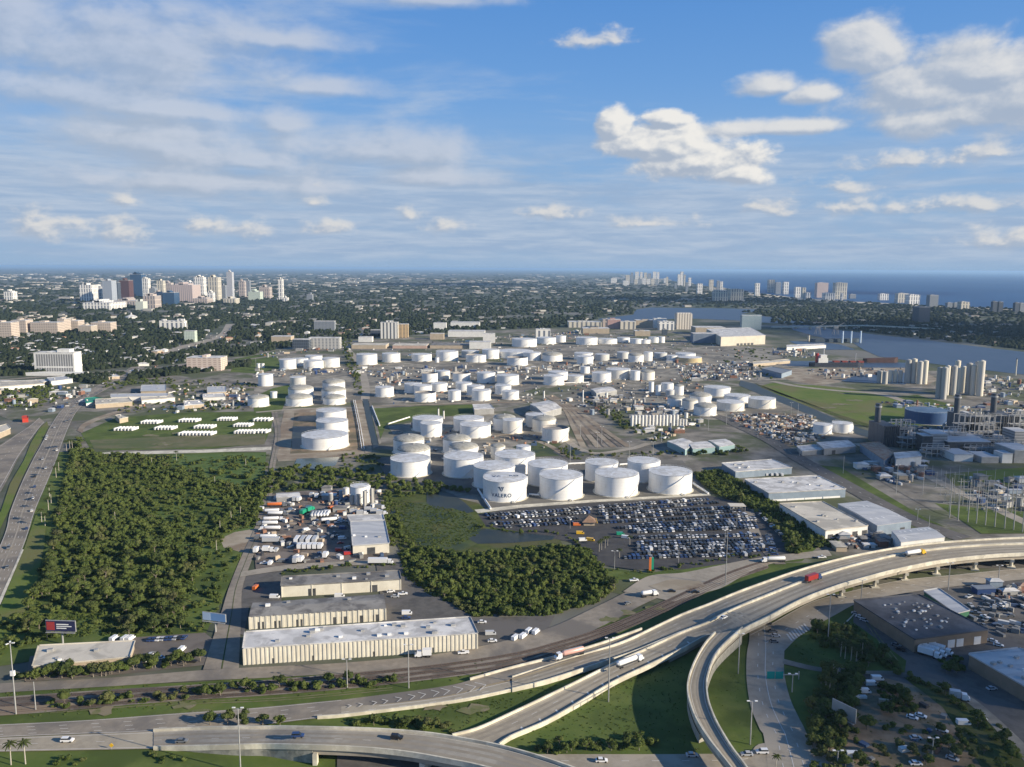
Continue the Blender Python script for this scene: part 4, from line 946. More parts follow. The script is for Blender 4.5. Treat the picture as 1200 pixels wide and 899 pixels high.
shed('metal_warehouse', 'metal gabled warehouse with a pale ribbed roof in the truck yard', [(411, 611.5), (450.5, 610.5), (456, 636.5), (413.5, 639.5)], 6.5, BUFF, MROOF, gable=0, doors=(.5,), dsz=(5, 4.5), seed=6, vents=3)
t_, c_, u_, n_ = shed('open_shed', 'white-roofed open lean-to on the north side of the metal warehouse', [(407, 604), (448, 603), (450, 609.5), (411, 611)], 5.0, GW, WROOF, cat='shed', seed=7)
shed('warehouse', 'low warehouse with a cream roof behind a row of trees at the lower left', [(46, 757), (157, 751.5), (151, 770), (39, 781)], 4.2, TANW, CROOF, vents=4, seed=8, cat='warehouse')
shed('canopy', 'pair of small white canopies at the back of the truck yard, left of the tank', [(324, 578), (350, 577), (352, 582), (324, 583)], 4.0, GW, WROOF, cat='canopy', gable=1.0, seed=9)
# right-hand warehouses
shed('warehouse', 'wide white-roofed warehouse with blue-grey loading bays east of the car park', [(873, 562), (958, 557.5), (991, 573), (901, 578)], 7.0, BW, WROOF, doors=(.12, .35, .58, .82), dsz=(15, 1.6), doorm=WHITEP, vents=8, seed=10, group='warehouses east of the car park')
shed('warehouse', 'cream-roofed warehouse with an open front and coloured clutter beside the rail curve', [(914, 590.5), (964, 588), (1017, 616), (967.5, 622)], 7.5, WW, CROOF, doors=(.12, .3, .7, .93), dsz=(4.2, 4.5), vents=6, seed=11, group='warehouses east of the car park')
shed('warehouse', 'blue-grey warehouse with a ribbed pale metal roof, right of the cream-roofed one', [(982, 590.5), (1016, 587), (1068, 610.5), (1028, 616)], 8.0, BW, MROOF, gable=.8, skyl=10, seed=12, doors=(.75,), group='warehouses east of the car park')
shed('warehouse', 'white gabled warehouse with roof lights just behind the viaduct', [(1045, 622), (1088, 617.5), (1107, 629.5), (1056, 635.5)], 8.0, WW, MROOF, gable=.8, skyl=8, seed=13, group='warehouses east of the car park')
shed('warehouse', 'pale low building with parked trucks along its front, north of the loading-bay warehouse', [(846, 543), (905, 538.5), (928, 548), (862, 553)], 6.0, BW, WROOF, vents=5, seed=14)
shed('warehouse', 'grey gabled building beside the scrap ground with white roof', [(957, 518.5), (993, 515.5), (1003, 523), (966, 526)], 6.5, GW, WROOF, gable=.7, seed=15, doors=(.3,))
shed('shed', 'small low annex of the grey gabled building by the scrap ground', [(934, 523), (958, 521), (966, 527), (940, 529)], 4.5, GW, WROOF, seed=16)
shed('tank_canopy', 'large white hipped canopy over the truck loading rack amid the tanks', [(621, 473.5), (643, 469), (658, 478), (636, 484)], 8.0, GW, WROOF, cat='canopy', gable=2.0, seed=17)
shed('canopy', 'arched white canopy north-east of the loading rack canopy', [(692, 456), (712, 453), (723, 457.5), (699, 461)], 7.0, GW, WROOF, cat='canopy', gable=1.6, seed=18)
shed('loading_canopy', 'flat white canopy on posts beside the green field in the tank farm', [(554, 474), (574, 473.5), (579, 479), (556, 480)], 7.0, GW, WROOF, cat='canopy', seed=19)
for k, q in enumerate([[(782, 517), (800, 513.5), (815, 520), (803, 527)], [(806, 519), (828, 517), (838, 524), (812, 526)], [(830, 516), (850, 514.5), (861, 521), (843, 523.5)]]):
    shed('shed', 'pale blue gabled shed by the boulevard trees, %s of three from the left' % nth(k), q, 6.0, mat('aqua_wall', (.26, .38, .38), rough=.8), WROOF, gable=.8, seed=20 + k, group='pale blue sheds', cat='shed')
shed('long_shed', 'long narrow green and grey shed below the viaduct, right of the dark-roofed warehouse', [(1083, 693), (1100, 690), (1136, 715), (1120, 719)], 5, mat('green_wall', (.05, .16, .09)), MROOF, cat='shed', seed=77)
# bottom right buildings
shed('warehouse', 'flat dark-roofed warehouse dotted with roof units below the viaduct at the right', [(1001, 704), (1076, 697), (1158, 738), (1072, 749)], 7.0, BRW, DROOF, vents=46, seed=24, doors=(.12, .24, .5, .62, .86), dsz=(4, 4.2), doorm=WHITEP)
shed('warehouse', 'brown-walled warehouse with a grey ribbed roof cut by the photo edge at lower right', [(1136, 767), (1194, 760), (1290, 800), (1225, 818)], 7.0, BRW, MROOF, vents=10, seed=25)
t_, c_, u_, n_ = shed('office', 'small white two-storey building at the front of the power station', [(1048, 531), (1076, 529), (1080, 535), (1050, 538)], 9.0, WW, WROOF, seed=26, cat='office building')
shed('shed', 'blue-grey turbine hall with a rusty roof left of the white office of the power station', [(1008, 520), (1030, 518), (1048, 531), (1036, 539)], 8.0, BW, mat('rust_roof', (.30, .17, .11), (.38, .30, .22), .3), seed=27)

def block(name, label, x0, x1, yb, yt, m, depth=None, cat='building', group=None, top=None, roofm=None, side=0.0, parts=(), rot=0.0):
    """an upright building seen from the front: its foot row, its roof row, its width"""
    p = P((x0 + x1) / 2, yb); s = mpp(p); wd = (x1 - x0) * s; d = depth or wd * .6
    h = max(3.0, height_at(p, yt)); c = Vector((p.x, p.y + d / 2, 0))
    t = thing(name, label, cat, (c.x, c.y, 0), group)
    ca, sa = math.cos(rot), math.sin(rot)
    mb = MB(); mb.rbox((0, 0), (ca, sa), wd, d, 0, h, 0); mb.build('wall', m, t)
    RF = MB().rbox((0, 0), (ca, sa), wd + .4, d + .4, h - .3, h + .5, 0).build('roof', roofm or WROOF, t)
    r = random.Random(int(x0 * 7))
    for (f0, f1, hh) in parts:   # penthouses and plant on the roof
        MB().rbox((wd * ((f0 + f1) / 2 - .5), 0), (ca, sa), wd * (f1 - f0), d * .6, h + .4, h + hh).build('penthouse', m, RF)
    return t, c, wd, d, h
F = facade
FW = F('white_tower_wall', (.80, .77, .70), (.16, .18, .22), fh=22, bw=13, gz=.86, gx=.42); FC = F('cream_tower_wall', (.60, .55, .44), (.18, .19, .20), fh=26, bw=14, gz=.86, gx=.4); FP = F('pink_tower_wall', (.46, .39, .34), (.16, .16, .18), fh=20, bw=12, gz=.8, gx=.42)
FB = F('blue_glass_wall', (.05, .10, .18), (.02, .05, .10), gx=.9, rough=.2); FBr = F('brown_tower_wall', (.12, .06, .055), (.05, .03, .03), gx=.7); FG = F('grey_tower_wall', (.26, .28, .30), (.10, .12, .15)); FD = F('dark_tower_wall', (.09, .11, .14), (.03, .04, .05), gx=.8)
FH = F('hospital_wall', (.54, .46, .38), (.26, .22, .20), fh=4.2, bw=6, gz=.45, gx=.75); FM = F('green_white_wall', (.52, .58, .50), (.28, .35, .30))
# the white hotel beside the highway
t_, c_, wd_, d_, h_ = block('hotel', 'long white hotel slab with dark window columns beside the highway', 41, 88, 438.5, 413.5, WW, 24, 'hotel', parts=((.55, .86, 5.5), (.30, .50, 1.6)))
for k in range(15):
    for a, b in ((.10, .30), (.37, .93)):
        x = -wd_ * .42 + wd_ * .86 * k / 14; MB().box(x - 1.5, x + 1.5, -d_/2 - .12, -d_/2 + .02, h_ * a, h_ * b).build('window', mat('hotel_window', (.22, .22, .22), rough=.4), t_)
MB().box(-wd_/2 - 8, wd_/2 + 25, -d_/2 - 22, -d_/2 - 4, 0, 5).build('entrance_wing', WW, t_)
block('office_building', 'pinkish office block with a flat roof and a dark left end, right of the boulevard', 219, 259, 434.5, 419.5, F('pale_pink_wall', (.60, .50, .42), (.45, .35, .30), bw=9), 34, 'office building', parts=((.42, .55, 4),))
block('office_building', 'grey slab block with pale window bays, left of the canal trees', 362, 398, 409, 396, F('slab_wall', (.46, .45, .42), (.16, .17, .19), bw=8, gx=.5), 22, 'office building')
block('office_building', 'low dark glass block adjoining the grey slab block', 343, 362, 410, 398, FD, 22, 'office building')
block('office_building', 'buff low block on the far side of the reddish lot', 318, 341, 402.5, 394.5, TANW, 30, 'office building')
block('office_building', 'white and dark striped ten-storey block north of the tank farm', 446, 466, 397, 378, F('striped_wall', (.70, .68, .62), (.10, .11, .13), fh=40, bw=9, gz=1, gx=.42), 22, 'office building', parts=((.3, .7, 4),))
block('office_building', 'tan-sided wing standing right of the striped ten-storey block', 466, 478, 396, 380, F('ochre_wall', (.50, .36, .20), (.16, .14, .12), bw=9), 20, 'office building')
block('office_building', 'low dark blue block left of the striped ten-storey block', 434, 446, 394, 387, FD, 20, 'office building')
block('office_building', 'grey mid-rise far behind the canal trees', 368, 392, 388, 376.5, FG, 20, 'office building')
block('apartment_block', 'pale mid-rise block with balconies among trees left of the beige block', 187, 216, 386, 376, FW, 22, 'apartment block', parts=((.05, .2, 4), (.7, .95, 5)))
block('apartment_block', 'narrow cream mid-rise block among trees', 216, 228.5, 401, 388, FM, 16, 'apartment block')
# hospital
for k, (a, b, yb, yt) in enumerate([(-12, 14, 397, 378), (14, 31, 392, 375.5), (36, 68, 392, 378), (68, 76, 390, 374), (76, 92, 388.5, 376), (92, 107, 391, 382), (107, 130, 389.5, 378)]):
    block('hospital_block', 'pinkish hospital building with rows of windows, %s from left among seven' % nth(k), a, b, yb, yt, FH if k != 5 else F('hosp2', (.48, .42, .34), (.25, .22, .2)), 34, 'hospital building', 'hospital buildings', parts=((.3, .5, 4),))
# downtown
DT = [(93.5, 108, 353, 334, FW, 'white slab apartment tower'), (108, 120, 352, 335.5, FW, 'paler stepped apartment tower'), (121, 132, 357, 329, F('grid_tower', (.40, .42, .45), (.10, .16, .24)), 'blue-grey office tower with a white crown'), (132, 139, 354, 331, FD, 'dark narrow office tower with white edge'),
      (140.5, 152, 353, 328.5, FBr, 'dark reddish brown office tower'), (153.5, 167, 348, 321.5, FB, 'tall blue glass office tower'), (166, 174, 348, 326.5, FW, 'white and glass tower right of the blue one'), (175, 182, 350, 338, FG, 'short grey tower with white shoulders'),
      (184.5, 192, 349, 329, FC, 'beige apartment tower with flat crown'), (192, 201, 348, 331.5, FP, 'pinkish tower behind the blue cube'), (191, 204.5, 357, 343, FB, 'dark blue cube office block'), (201, 226, 354, 334, F('rib_tower', (.50, .41, .37), (.25, .22, .24), fh=60, bw=10, gz=1, gx=.35), 'wide pink ribbed apartment tower'),
      (206, 214, 345, 329, FG, 'grey tower behind the ribbed tower'), (215, 228, 346, 330.5, FW, 'white tower behind the ribbed tower'), (228, 239, 347, 325, FW, 'white framed tower with a tall dark opening'), (244, 256, 352, 325, FC, 'cream twin-shafted apartment tower'), (243, 250, 355, 343, FW, 'white block at the foot of the cream tower'),
      (258.5, 264.5, 351, 334.5, FG, 'grey slim office tower'), (266.5, 273, 353, 319, F('slim_tower', (.50, .50, .52), (.15, .18, .22), bw=6), 'tallest slim grey tower with a bright top'), (262, 276, 356, 350, FC, 'long beige base block'), (280, 287, 348, 330, FP, 'dark pink apartment tower'), (288, 293, 347, 329, FG, 'grey-blue tower'),
      (291, 305, 352, 342, FM, 'pale green apartment block'), (304, 316, 350, 336.5, FP, 'pink stepped apartment building'), (326, 331.5, 352, 327.5, FW, 'slim white tower standing alone'), (331, 337, 354, 349, FW, 'low white base beside the slim tower'), (359.5, 366, 352, 345, FG, 'small grey-blue block'), (159, 168, 364, 353.5, F('round', (.55, .58, .50), (.4, .42, .38)), 'round pale green domed building'),
      (168, 182, 362, 347, FP, 'pinkish stepped courthouse building'), (97, 129, 363.5, 355, FW, 'long low white building before the towers'), (5, 15, 352, 342, FW, 'small white tower far left'), (132, 160, 358, 352.5, FP, 'low pink building at the feet of the brown tower'), (180, 190, 353, 343, FP, 'low pink block between towers'), (226, 243, 356, 350, FP, 'low base block under the white framed tower')]
for a, b, yb, yt, m, lab in DT:
    block('tower', lab + ' in the downtown cluster', a, b, yb, yt, m, (b - a) * 4.5, 'tower', 'downtown towers', parts=((.12 + (a % 3) * .1, .55 + (b % 4) * .1, 5 + a % 5), (.3, .5, 9 + b % 6)))
p = P(269.7, 353); mb = MB(); z = height_at(p, 318.6); 
# dome-roofed small hall before downtown
p = P(154, 373); t_ = thing('domed_hall', 'small white hall with a pointed roof among trees before downtown', 'hall', (p.x, p.y, 0)); s = mpp(p)
MB().lathe(0, 0, [(7*s, 0), (7*s, 2*s), (2.2*s, 4*s), (1.2*s, 4.2*s), (.8*s, 6*s), (.01, 7*s)], 12).build('roof', WROOF, t_)
# coast and beach towers
CT = [(730, 737, 335, 329), (743, 747, 334, 327.5), (748, 752, 334, 326.5), (753, 757, 334, 326), (758, 762, 334, 327), (763, 767, 334, 326.5), (768, 771.5, 334, 327), (778, 783, 332, 326), (716, 723, 332, 326.5), (733, 738, 333, 322.5), (739, 742, 332, 319.5), (744, 748.5, 332, 318.5), (750, 753, 332, 319), (754.5, 758, 332, 319.5), (759, 763, 332, 320.5), (765, 769, 332, 318.5), (770, 772.5, 332, 319),
      (780.5, 783, 335, 324.5), (790.5, 793, 339, 332), (794, 797, 335, 321.5), (797, 800.5, 335, 318.5), (801, 803, 336, 322), (803.5, 806, 342, 331), (806.5, 810, 336, 325.5), (817, 823, 345, 332.5), (831, 836, 341, 328), (840, 843, 341, 329), (844, 847, 341, 330), (885, 890, 347, 332), (900.5, 907.5, 343, 328), (909, 915, 345, 331), (918, 924, 345, 330.5), (932, 938, 349, 336.5), (940, 944, 350, 337)]
for k, (a, b, yb, yt) in enumerate(CT):
    block('beach_tower', 'distant pale apartment tower, %s from left along the hazy shoreline' % nth(k), a, b, yb, yt, (FW, FC, FG, FW)[k % 4], (b - a) * 6, 'tower', 'distant shoreline towers')
BT = [(837, 853, 353.5, 341, FC, 'cream twin apartment block beyond the lagoon, left one'), (856, 871, 353, 339, FC, 'cream twin apartment block beyond the lagoon, right one'), (957, 970, 349, 331.5, F('coast_tower', (.52, .42, .38), (.30, .26, .26)), 'rosy beige hotel tower near the beach'), (978.5, 992, 351, 331.5, FC, 'round-topped cream tower near the beach'), (985, 988, 353, 344, FW, 'bright narrow white block before the cream beach tower'),
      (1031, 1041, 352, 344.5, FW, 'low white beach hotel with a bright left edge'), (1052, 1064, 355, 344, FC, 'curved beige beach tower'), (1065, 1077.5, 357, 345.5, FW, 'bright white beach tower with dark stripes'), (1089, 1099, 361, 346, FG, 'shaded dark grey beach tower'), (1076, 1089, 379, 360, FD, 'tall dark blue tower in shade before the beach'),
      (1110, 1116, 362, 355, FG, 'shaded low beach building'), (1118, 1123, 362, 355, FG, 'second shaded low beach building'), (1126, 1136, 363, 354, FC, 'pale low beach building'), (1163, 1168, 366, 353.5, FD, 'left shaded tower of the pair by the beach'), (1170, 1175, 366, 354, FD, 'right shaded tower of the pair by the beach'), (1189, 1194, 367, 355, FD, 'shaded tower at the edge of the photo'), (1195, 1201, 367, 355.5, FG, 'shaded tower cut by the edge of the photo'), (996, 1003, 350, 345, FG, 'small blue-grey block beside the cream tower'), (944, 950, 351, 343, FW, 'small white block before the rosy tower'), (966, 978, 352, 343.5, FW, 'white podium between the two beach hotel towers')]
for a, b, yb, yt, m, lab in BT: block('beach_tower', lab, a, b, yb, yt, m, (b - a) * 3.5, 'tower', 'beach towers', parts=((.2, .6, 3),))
# port offices, convention centre and hotels
block('hotel', 'beige striped hotel tower with a white crown by the lagoon', 792.5, 811, 386, 368, F('hotel_stripe', (.66, .60, .50), (.30, .26, .22), fh=60, bw=8, gz=1, gx=.4), 30, 'hotel', parts=((.05, .95, 3),))
block('hotel', 'blue-grey glass hotel slab right of the striped hotel', 869, 892, 386.5, 370, F('glass_hotel', (.36, .42, .44), (.14, .22, .26), gx=.85), 20, 'hotel', parts=((0, 1, 2),))
shed('convention_centre', 'big cream convention hall with a row of dark bays and white rooftop', [(828, 385.5), (880, 384), (897, 393), (845, 395)], 22, mat('cream_wall', (.62, .57, .46), (.56, .51, .41), .1), WROOF, cat='hall', doors=(.38, .46, .54, .62, .7), dsz=(8, 5), vents=8, seed=31)
block('convention_wing', 'lower cream wing behind the convention hall', 815, 850, 392, 384, TANW, 60, 'hall')
block('parking_garage', 'shaded grey-blue long garage left of the convention hall', 812, 843, 402, 391, mat('garage', (.15, .19, .25), (.19, .23, .29), .1), 30, 'garage')
block('apartment_block', 'pink tower block north of the tank farm with cream wings', 712, 727, 385.5, 374.5, F('rose_wall', (.50, .30, .26), (.24, .20, .20)), 24, 'apartment block', parts=((.2, .6, 4),))
for k, (a, b, yb, yt, m) in enumerate([(666, 705, 384, 377.5, FC), (727, 745, 386, 377, FC), (745, 772, 384, 375.5, TANW), (772, 790, 387, 377, FW), (683, 714, 391, 385, TANW), (744, 762, 394, 388, TANW), (766, 781, 384.5, 373.5, WW), (628, 645, 396, 386, FW), (706, 716, 384, 374, FP), (776, 782, 393, 386, FD)]):
    block('office_building', '%s low building north of the tank farm, %s counted from the left' % ('cream', nth(k)), a, b, yb, yt, m, (b - a) * 1.5, 'office building', 'low buildings north of the tank farm', parts=((.3, .6, 2),))
MIDS = [(412, 452, 409, 404.5, 'pinkish long shed'), (460, 500, 408.5, 405, 'pinkish roofed long shed'), (504, 552, 408.5, 404.8, 'tan long shed'), (420, 436, 401, 395, 'pale block with two storeys'), (504, 520, 398, 391, 'cream block'), (525, 568, 395, 388.5, 'long white block'), (566, 580, 402, 391, 'white block with stacked floors'), (550, 575, 409, 401, 'white shed'), (528, 562, 384, 378, 'long pale block'), (508, 523, 386, 378.5, 'white block')]
for k, (a, b, yb, yt, lab) in enumerate(MIDS):
    block('low_building', '%s just north of the northern tank rows, %s of ten' % (lab, nth(k)), a, b, yb, yt, (TANW, PINKW, TANW, WW, TANW, WW, WW, WW, WW, WW)[k], (b - a) * 1.2, 'low building', 'low buildings beside the northern tank rows', roofm=(CROOF, CROOF, GROOF)[k] if k < 3 else WROOF)
# left side strip buildings
LS = [[(-20, 446), (30, 446), (70, 444), (42, 449.5)], [(165, 463), (200, 461), (205, 466), (166, 469)], [(166, 451.5), (194, 451), (194, 458), (165, 458.5)], [(100, 467), (112, 465.5), (125, 468), (101, 472.5)], [(112, 468), (150, 466), (155, 471), (112, 474)], [(130, 462), (196, 461), (196, 464), (130, 465.5)], [(216, 470.5), (234, 469), (239, 473.5), (216, 475.5)],
      [(-30, 448), (45, 446.5), (52, 449.5), (-30, 456)], [(243, 453.5), (264, 453), (265, 459), (243, 460)], [(238, 462), (262, 461), (264, 465), (238, 466)], [(135, 487), (142, 486), (150, 489), (140, 491)], [(55, 443), (75, 441), (85, 444), (60, 447)], [(98, 441), (135, 438), (140, 441), (100, 444)]]
LSn = ['long white shed by the hotel', 'white flat-roofed shop', 'grey-roofed two-storey shop', 'green-roofed petrol canopy', 'pale grey strip of shops', 'narrow pinkish-roofed strip of shops', 'white-roofed workshop', 'long white-roofed store', 'white block with a chimney', 'low white-roofed workshop', 'small kiosk', 'low white annex of the hotel', 'grey roofed store']
for k, q in enumerate(LS):
    shed('low_building', LSn[k] + ', left of the tank farm near the highway', q, 4.5 + (k % 3), WW if k % 2 else TANW, (WROOF, CROOF, MROOF)[k % 3] if k != 3 else mat('green_roof', (.03, .25, .17)), cat='low building', group='low buildings along the highway', seed=40 + k, vents=3)
shed('petrol_canopy', 'small red canopy beside the frontage road at the far left', [(26, 488), (32, 487.6), (33, 490), (26, 490.4)], 5, mat('red_paint', (.5, .05, .03)), MATS['red_paint'], cat='canopy', seed=60)
shed('shop', 'tan shop at the left edge beside the frontage road', [(-12, 503), (8, 497), (12, 502), (-4, 509)], 6, TANW, CROOF, cat='shop', seed=61)

# ------------------------------------------------------------------ power station
HR = mat('ribbed_casing', (.10, .11, .12), (.065, .07, .08), .3, rough=.6, stretch=(1, 1, .1))
def hrsg(x, yb, k):
    p = P(x, yb); s = mpp(p); t = thing('boiler_unit', 'dark ribbed boiler unit with stack and sloping duct, %s of three in the power station' % nth(k), 'boiler unit', (p.x, p.y, 0), 'boiler units')
    W, D, Hh = 17 * s, 26 * s * 1.6, height_at(p, yb - 29)
    MB().box(-W/2, W/2, 0, D, 0, Hh * .82).build('casing', HR, t)
    mb = MB()
    for i in range(8): xx = -W/2 + W * i / 7; mb.box(xx - .5, xx + .5, -1.0, 0.02, 0, Hh * .86)
    mb.build('casing_ribs', DARKM, t)
    h2 = height_at(p, yb - 46); SK = MB().cyl(-W * .18, D * .75, W * .20, Hh * .8, h2, 20).build('stack', HR, t, smooth=False)
    MB().cyl(-W * .18, D * .75, W * .24, h2 - 4, h2 - 2.5, 20).build('stack_platform', STEEL, SK)
    mb = MB(); mb.prism([(W/2, D*.1), (W*1.25, D*.1), (W*1.25, D*.8), (W/2, D*.8)], 0, [Hh*.2, Hh*.2, Hh*.2, Hh*.2]); 
    vs = [(W/2, D*.1, Hh*.15), (W/2, D*.8, Hh*.15), (W/2, D*.1, Hh*.78), (W/2, D*.8, Hh*.78), (W*1.2, D*.1, Hh*.18), (W*1.2, D*.8, Hh*.18)]
    mb.add(vs, [(0, 4, 2), (1, 3, 5), (2, 4, 5, 3), (0, 1, 5, 4)]); mb.build('duct', GW, t)
    mb = MB()
    for zz in (.3, .55, .8): mb.box(W*.55, W*1.5, D*.3, D*.36, Hh*zz, Hh*zz + .6); mb.box(W*.55, W*1.5, D*.7, D*.76, Hh*zz, Hh*zz + .6)
    for xx in (.75, 1.1, 1.45): mb.box(W*xx, W*xx + .5, D*.3, D*.36, 0, Hh*.95); mb.box(W*xx, W*xx+.5, D*.7, D*.76, 0, Hh*.95)
    mb.build('pipe_rack', STEEL, t)
hrsg(1043.5, 524, 0); hrsg(1139, 513, 1); hrsg(1183, 512, 2)
for k, (a, b, yb, yt, m, lab) in enumerate([(1090, 1109, 529, 509, F('louvre_wall', (.34, .34, .33), (.20, .20, .20), fh=3, gx=1, gz=.35), 'grey louvred air intake house'), (1188, 1206, 524, 506, MATS['louvre_wall'], 'grey louvred intake house at the edge of the photo'), (1080, 1092, 529, 511, DARKM, 'dark intake box beside the louvred house'), (1110, 1160, 531, 518, DARKM, 'dark low turbine enclosure'), (1142, 1180, 520, 513, WW, 'white-topped turbine hall'), (1174, 1186, 543, 532, WW, 'white cube building'), (1188, 1215, 543, 528, GW, 'grey hall at the edge'), (1118, 1140, 541, 533, WW, 'low white arched hall'), (1150, 1170, 543, 536, GW, 'low grey hall beside the lawn'), (1065, 1080, 521, 515, WW, 'small white switch house')]):
    block('plant_building', lab + ' of the power station', a, b, yb, yt, m, (b - a) * 1.2, 'plant building', 'power station buildings', roofm=MROOF)
def round_stack(x, yb, wpx, yt, label, m=PALE):
    p = P(x, yb); h = height_at(p, yt); r = wpx / 2 * mpp(p); t = thing('chimney_stack', label, 'chimney', (p.x, p.y, 0))
    MB().cyl(0, 0, r, 0, h, 20, r1=r*.85).build('shaft', m, t); MB().cyl(0, 0, r, h, h + 1.2, 20).build('rim', DARKM, t)
round_stack(1190, 440, 1.6, 421, 'thin white chimney beyond the cement silos at the right edge'); round_stack(947.5, 400, 2.6, 393, 'squat pale tower on the quay before the docked ships')
round_stack(1067, 516, 1.8, 500, 'pale thin vent stack right of the first boiler unit', WW); round_stack(513.8, 490, 2.0, 479, 'thin white chimney, left of two behind the paired tanks', WW); round_stack(520, 491, 2.0, 481.5, 'thin white chimney, right of two behind the paired tanks', WW)
round_stack(637.5, 468, 2.0, 458, 'thin white post tower beside the loading rack canopy', WW); round_stack(683, 472, 1.8, 457, 'thin white post tower at the north end of the sidings', WW)
# ------------------------------------------------------------------ vegetation
rng = np.random.default_rng(7); rnd = random.Random(11)
def inpoly(px, py, poly):
    px = np.asarray(px); py = np.asarray(py); c = np.zeros(px.shape, bool); n = len(poly)
    for i in range(n):
        x0, y0 = poly[i]; x1, y1 = poly[(i+1) % n]
        if y0 == y1: continue
        c ^= ((y0 > py) != (y1 > py)) & (px < (x1 - x0) * (py - y0) / (y1 - y0) + x0)
    return c
def leafmat(name, a, b, c, dry=(.13, .115, .05)):
    mt = bpy.data.materials.new(name); mt.use_nodes = True; g = G(mt.node_tree); bs = mt.node_tree.nodes['Principled BSDF']
    pos = g.n('ShaderNodeNewGeometry').outputs['Position']
    n1 = g.noise(pos, .13, 2, .5); n2 = g.noise(pos, .9, 3, .6); n3 = g.noise(pos, .045, 3, .6)
    cc = g.mix(g.step(n1, .38, .62), (*a, 1), (*b, 1)); cc = g.mix(g.m('MULTIPLY', g.step(n2, .45, .7), .6), cc, (*c, 1))
    cc = g.mix(g.m('MULTIPLY', g.step(n3, .56, .68), .45), cc, (*dry, 1))
    g.put(bs.inputs['Base Color'], cc); bs.inputs['Roughness'].default_value = .8; bs.inputs['Specular IOR Level'].default_value = .15
    tl = g.n('ShaderNodeBsdfTranslucent'); g.put(tl.inputs[0], cc); ms = g.n('ShaderNodeMixShader'); ms.inputs[0].default_value = .42
    g.nt.links.new(bs.outputs[0], ms.inputs[1]); g.nt.links.new(tl.outputs[0], ms.inputs[2]); g.nt.links.new(ms.outputs[0], g.nt.nodes['Material Output'].inputs['Surface'])
    mt.diffuse_color = (*a, 1); return mt
LEAF = leafmat('leaves', (.078, .116, .028), (.128, .164, .042), (.165, .180, .062), (.190, .170, .085))
LEAFD = leafmat('dark_leaves', (.062, .090, .026), (.100, .128, .036), (.135, .148, .054), (.160, .140, .08))
LEAFF = leafmat('far_leaves', (.030, .046, .024), (.046, .062, .030), (.058, .068, .036), (.062, .066, .045))
def crown(seed, nq, q, lobes=6, flat=.8, core=True):
    """unit crown: leaf clumps spread over several lobes; about 1 wide and flat high, foot at z=0"""
    r = np.random.default_rng(seed); C = []; RR = []
    for i in range(lobes):
        a = r.uniform(0, 6.28); d = r.uniform(.05, .27); C.append((d*math.cos(a), d*math.sin(a), flat*(.30 + r.uniform(0, .42)))); RR.append(r.uniform(.17, .27))
    C = np.array(C); RR = np.array(RR)
    k = r.integers(0, lobes, nq); u = r.normal(size=(nq, 3)); u[:, 2] = np.abs(u[:, 2]) * .9 - .18; u /= np.linalg.norm(u, axis=1)[:, None]
    p = C[k] + u * (RR[k] * r.uniform(.72, 1.12, nq))[:, None] * np.array([1, 1, flat])
    nrm = u + r.normal(size=(nq, 3)) * .45; nrm /= np.linalg.norm(nrm, axis=1)[:, None]
    t = np.cross(nrm, r.normal(size=(nq, 3))); t /= np.linalg.norm(t, axis=1)[:, None]; b = np.cross(nrm, t)
    s = (q * r.uniform(.6, 1.3, nq))[:, None]
    V = np.stack([p - t*s - b*s*.7, p + t*s - b*s*.6, p + t*s*.8 + b*s*.8, p - t*s*.7 + b*s*.6], 1).reshape(-1, 3)
    F = np.arange(nq*4).reshape(-1, 4)
    if core:   # the dense inside of each lobe
        m_, n_ = 7, 4
        for c, rr in zip(C, RR):
            vs = []; 
            for j in range(n_):
                ph = -.6 + j * (2.1 / (n_ - 1))
                for i in range(m_):
                    th = 6.283 * i / m_; w_ = rr * .82 * r.uniform(.85, 1.12); vs.append((c[0] + w_*math.cos(ph)*math.cos(th), c[1] + w_*math.cos(ph)*math.sin(th), c[2] + w_*math.sin(ph)*flat))
            f = [(j*m_+i, j*m_+(i+1) % m_, (j+1)*m_+(i+1) % m_, (j+1)*m_+i) for j in range(n_-1) for i in range(m_)]
            F = np.vstack([F, np.array(f) + len(V)]); V = np.vstack([V, vs])
    return V, F
CR = [crown(s, 250, .046, (5, 8, 4, 7, 6)[s], (.7, .85, .6, .95, .75)[s]) for s in range(5)]
CRM = [crown(20 + s, 70 + 6*s, .07, 3 + s % 6, (.55, .8, .7, 1.0, .62, .85, .75, .95, .5)[s]) for s in range(9)]
def trunk_mesh(seed, th, ch):
    r = random.Random(seed); mb = MB(); top = Vector((r.uniform(-.3, .3), r.uniform(-.3, .3), th))
    mb.tube((0, 0, 0), top, .26, 7, r1=.17)
    for i in range(5):
        a = i * 1.26 + r.uniform(-.3, .3); mb.tube(top, top + Vector((math.cos(a)*ch*.3, math.sin(a)*ch*.3, ch*r.uniform(.3, .55))), .13, 5, r1=.05)
    return mb
def make_tree(k, m):
    """a 10 m tree used as the pattern for its copies"""
    t = thing('broadleaf_tree', 'pattern', 'tree', (0, 0, 0), 'trees')
    trunk_mesh(k, 2.6, 7).build('trunk', BARK, t)
    V, F = CR[k]; V = V * np.array([9, 9, 9]) + np.array([0, 0, 1.2])
    o = bpy.data.objects.new('crown', npmesh('crown', V, F, m)); COL.objects.link(o); o.parent = t
    return t
PAT = [make_tree(k, LEAF if k < 3 else LEAFD) for k in range(5)]
TR = []   # x, y, size, zone
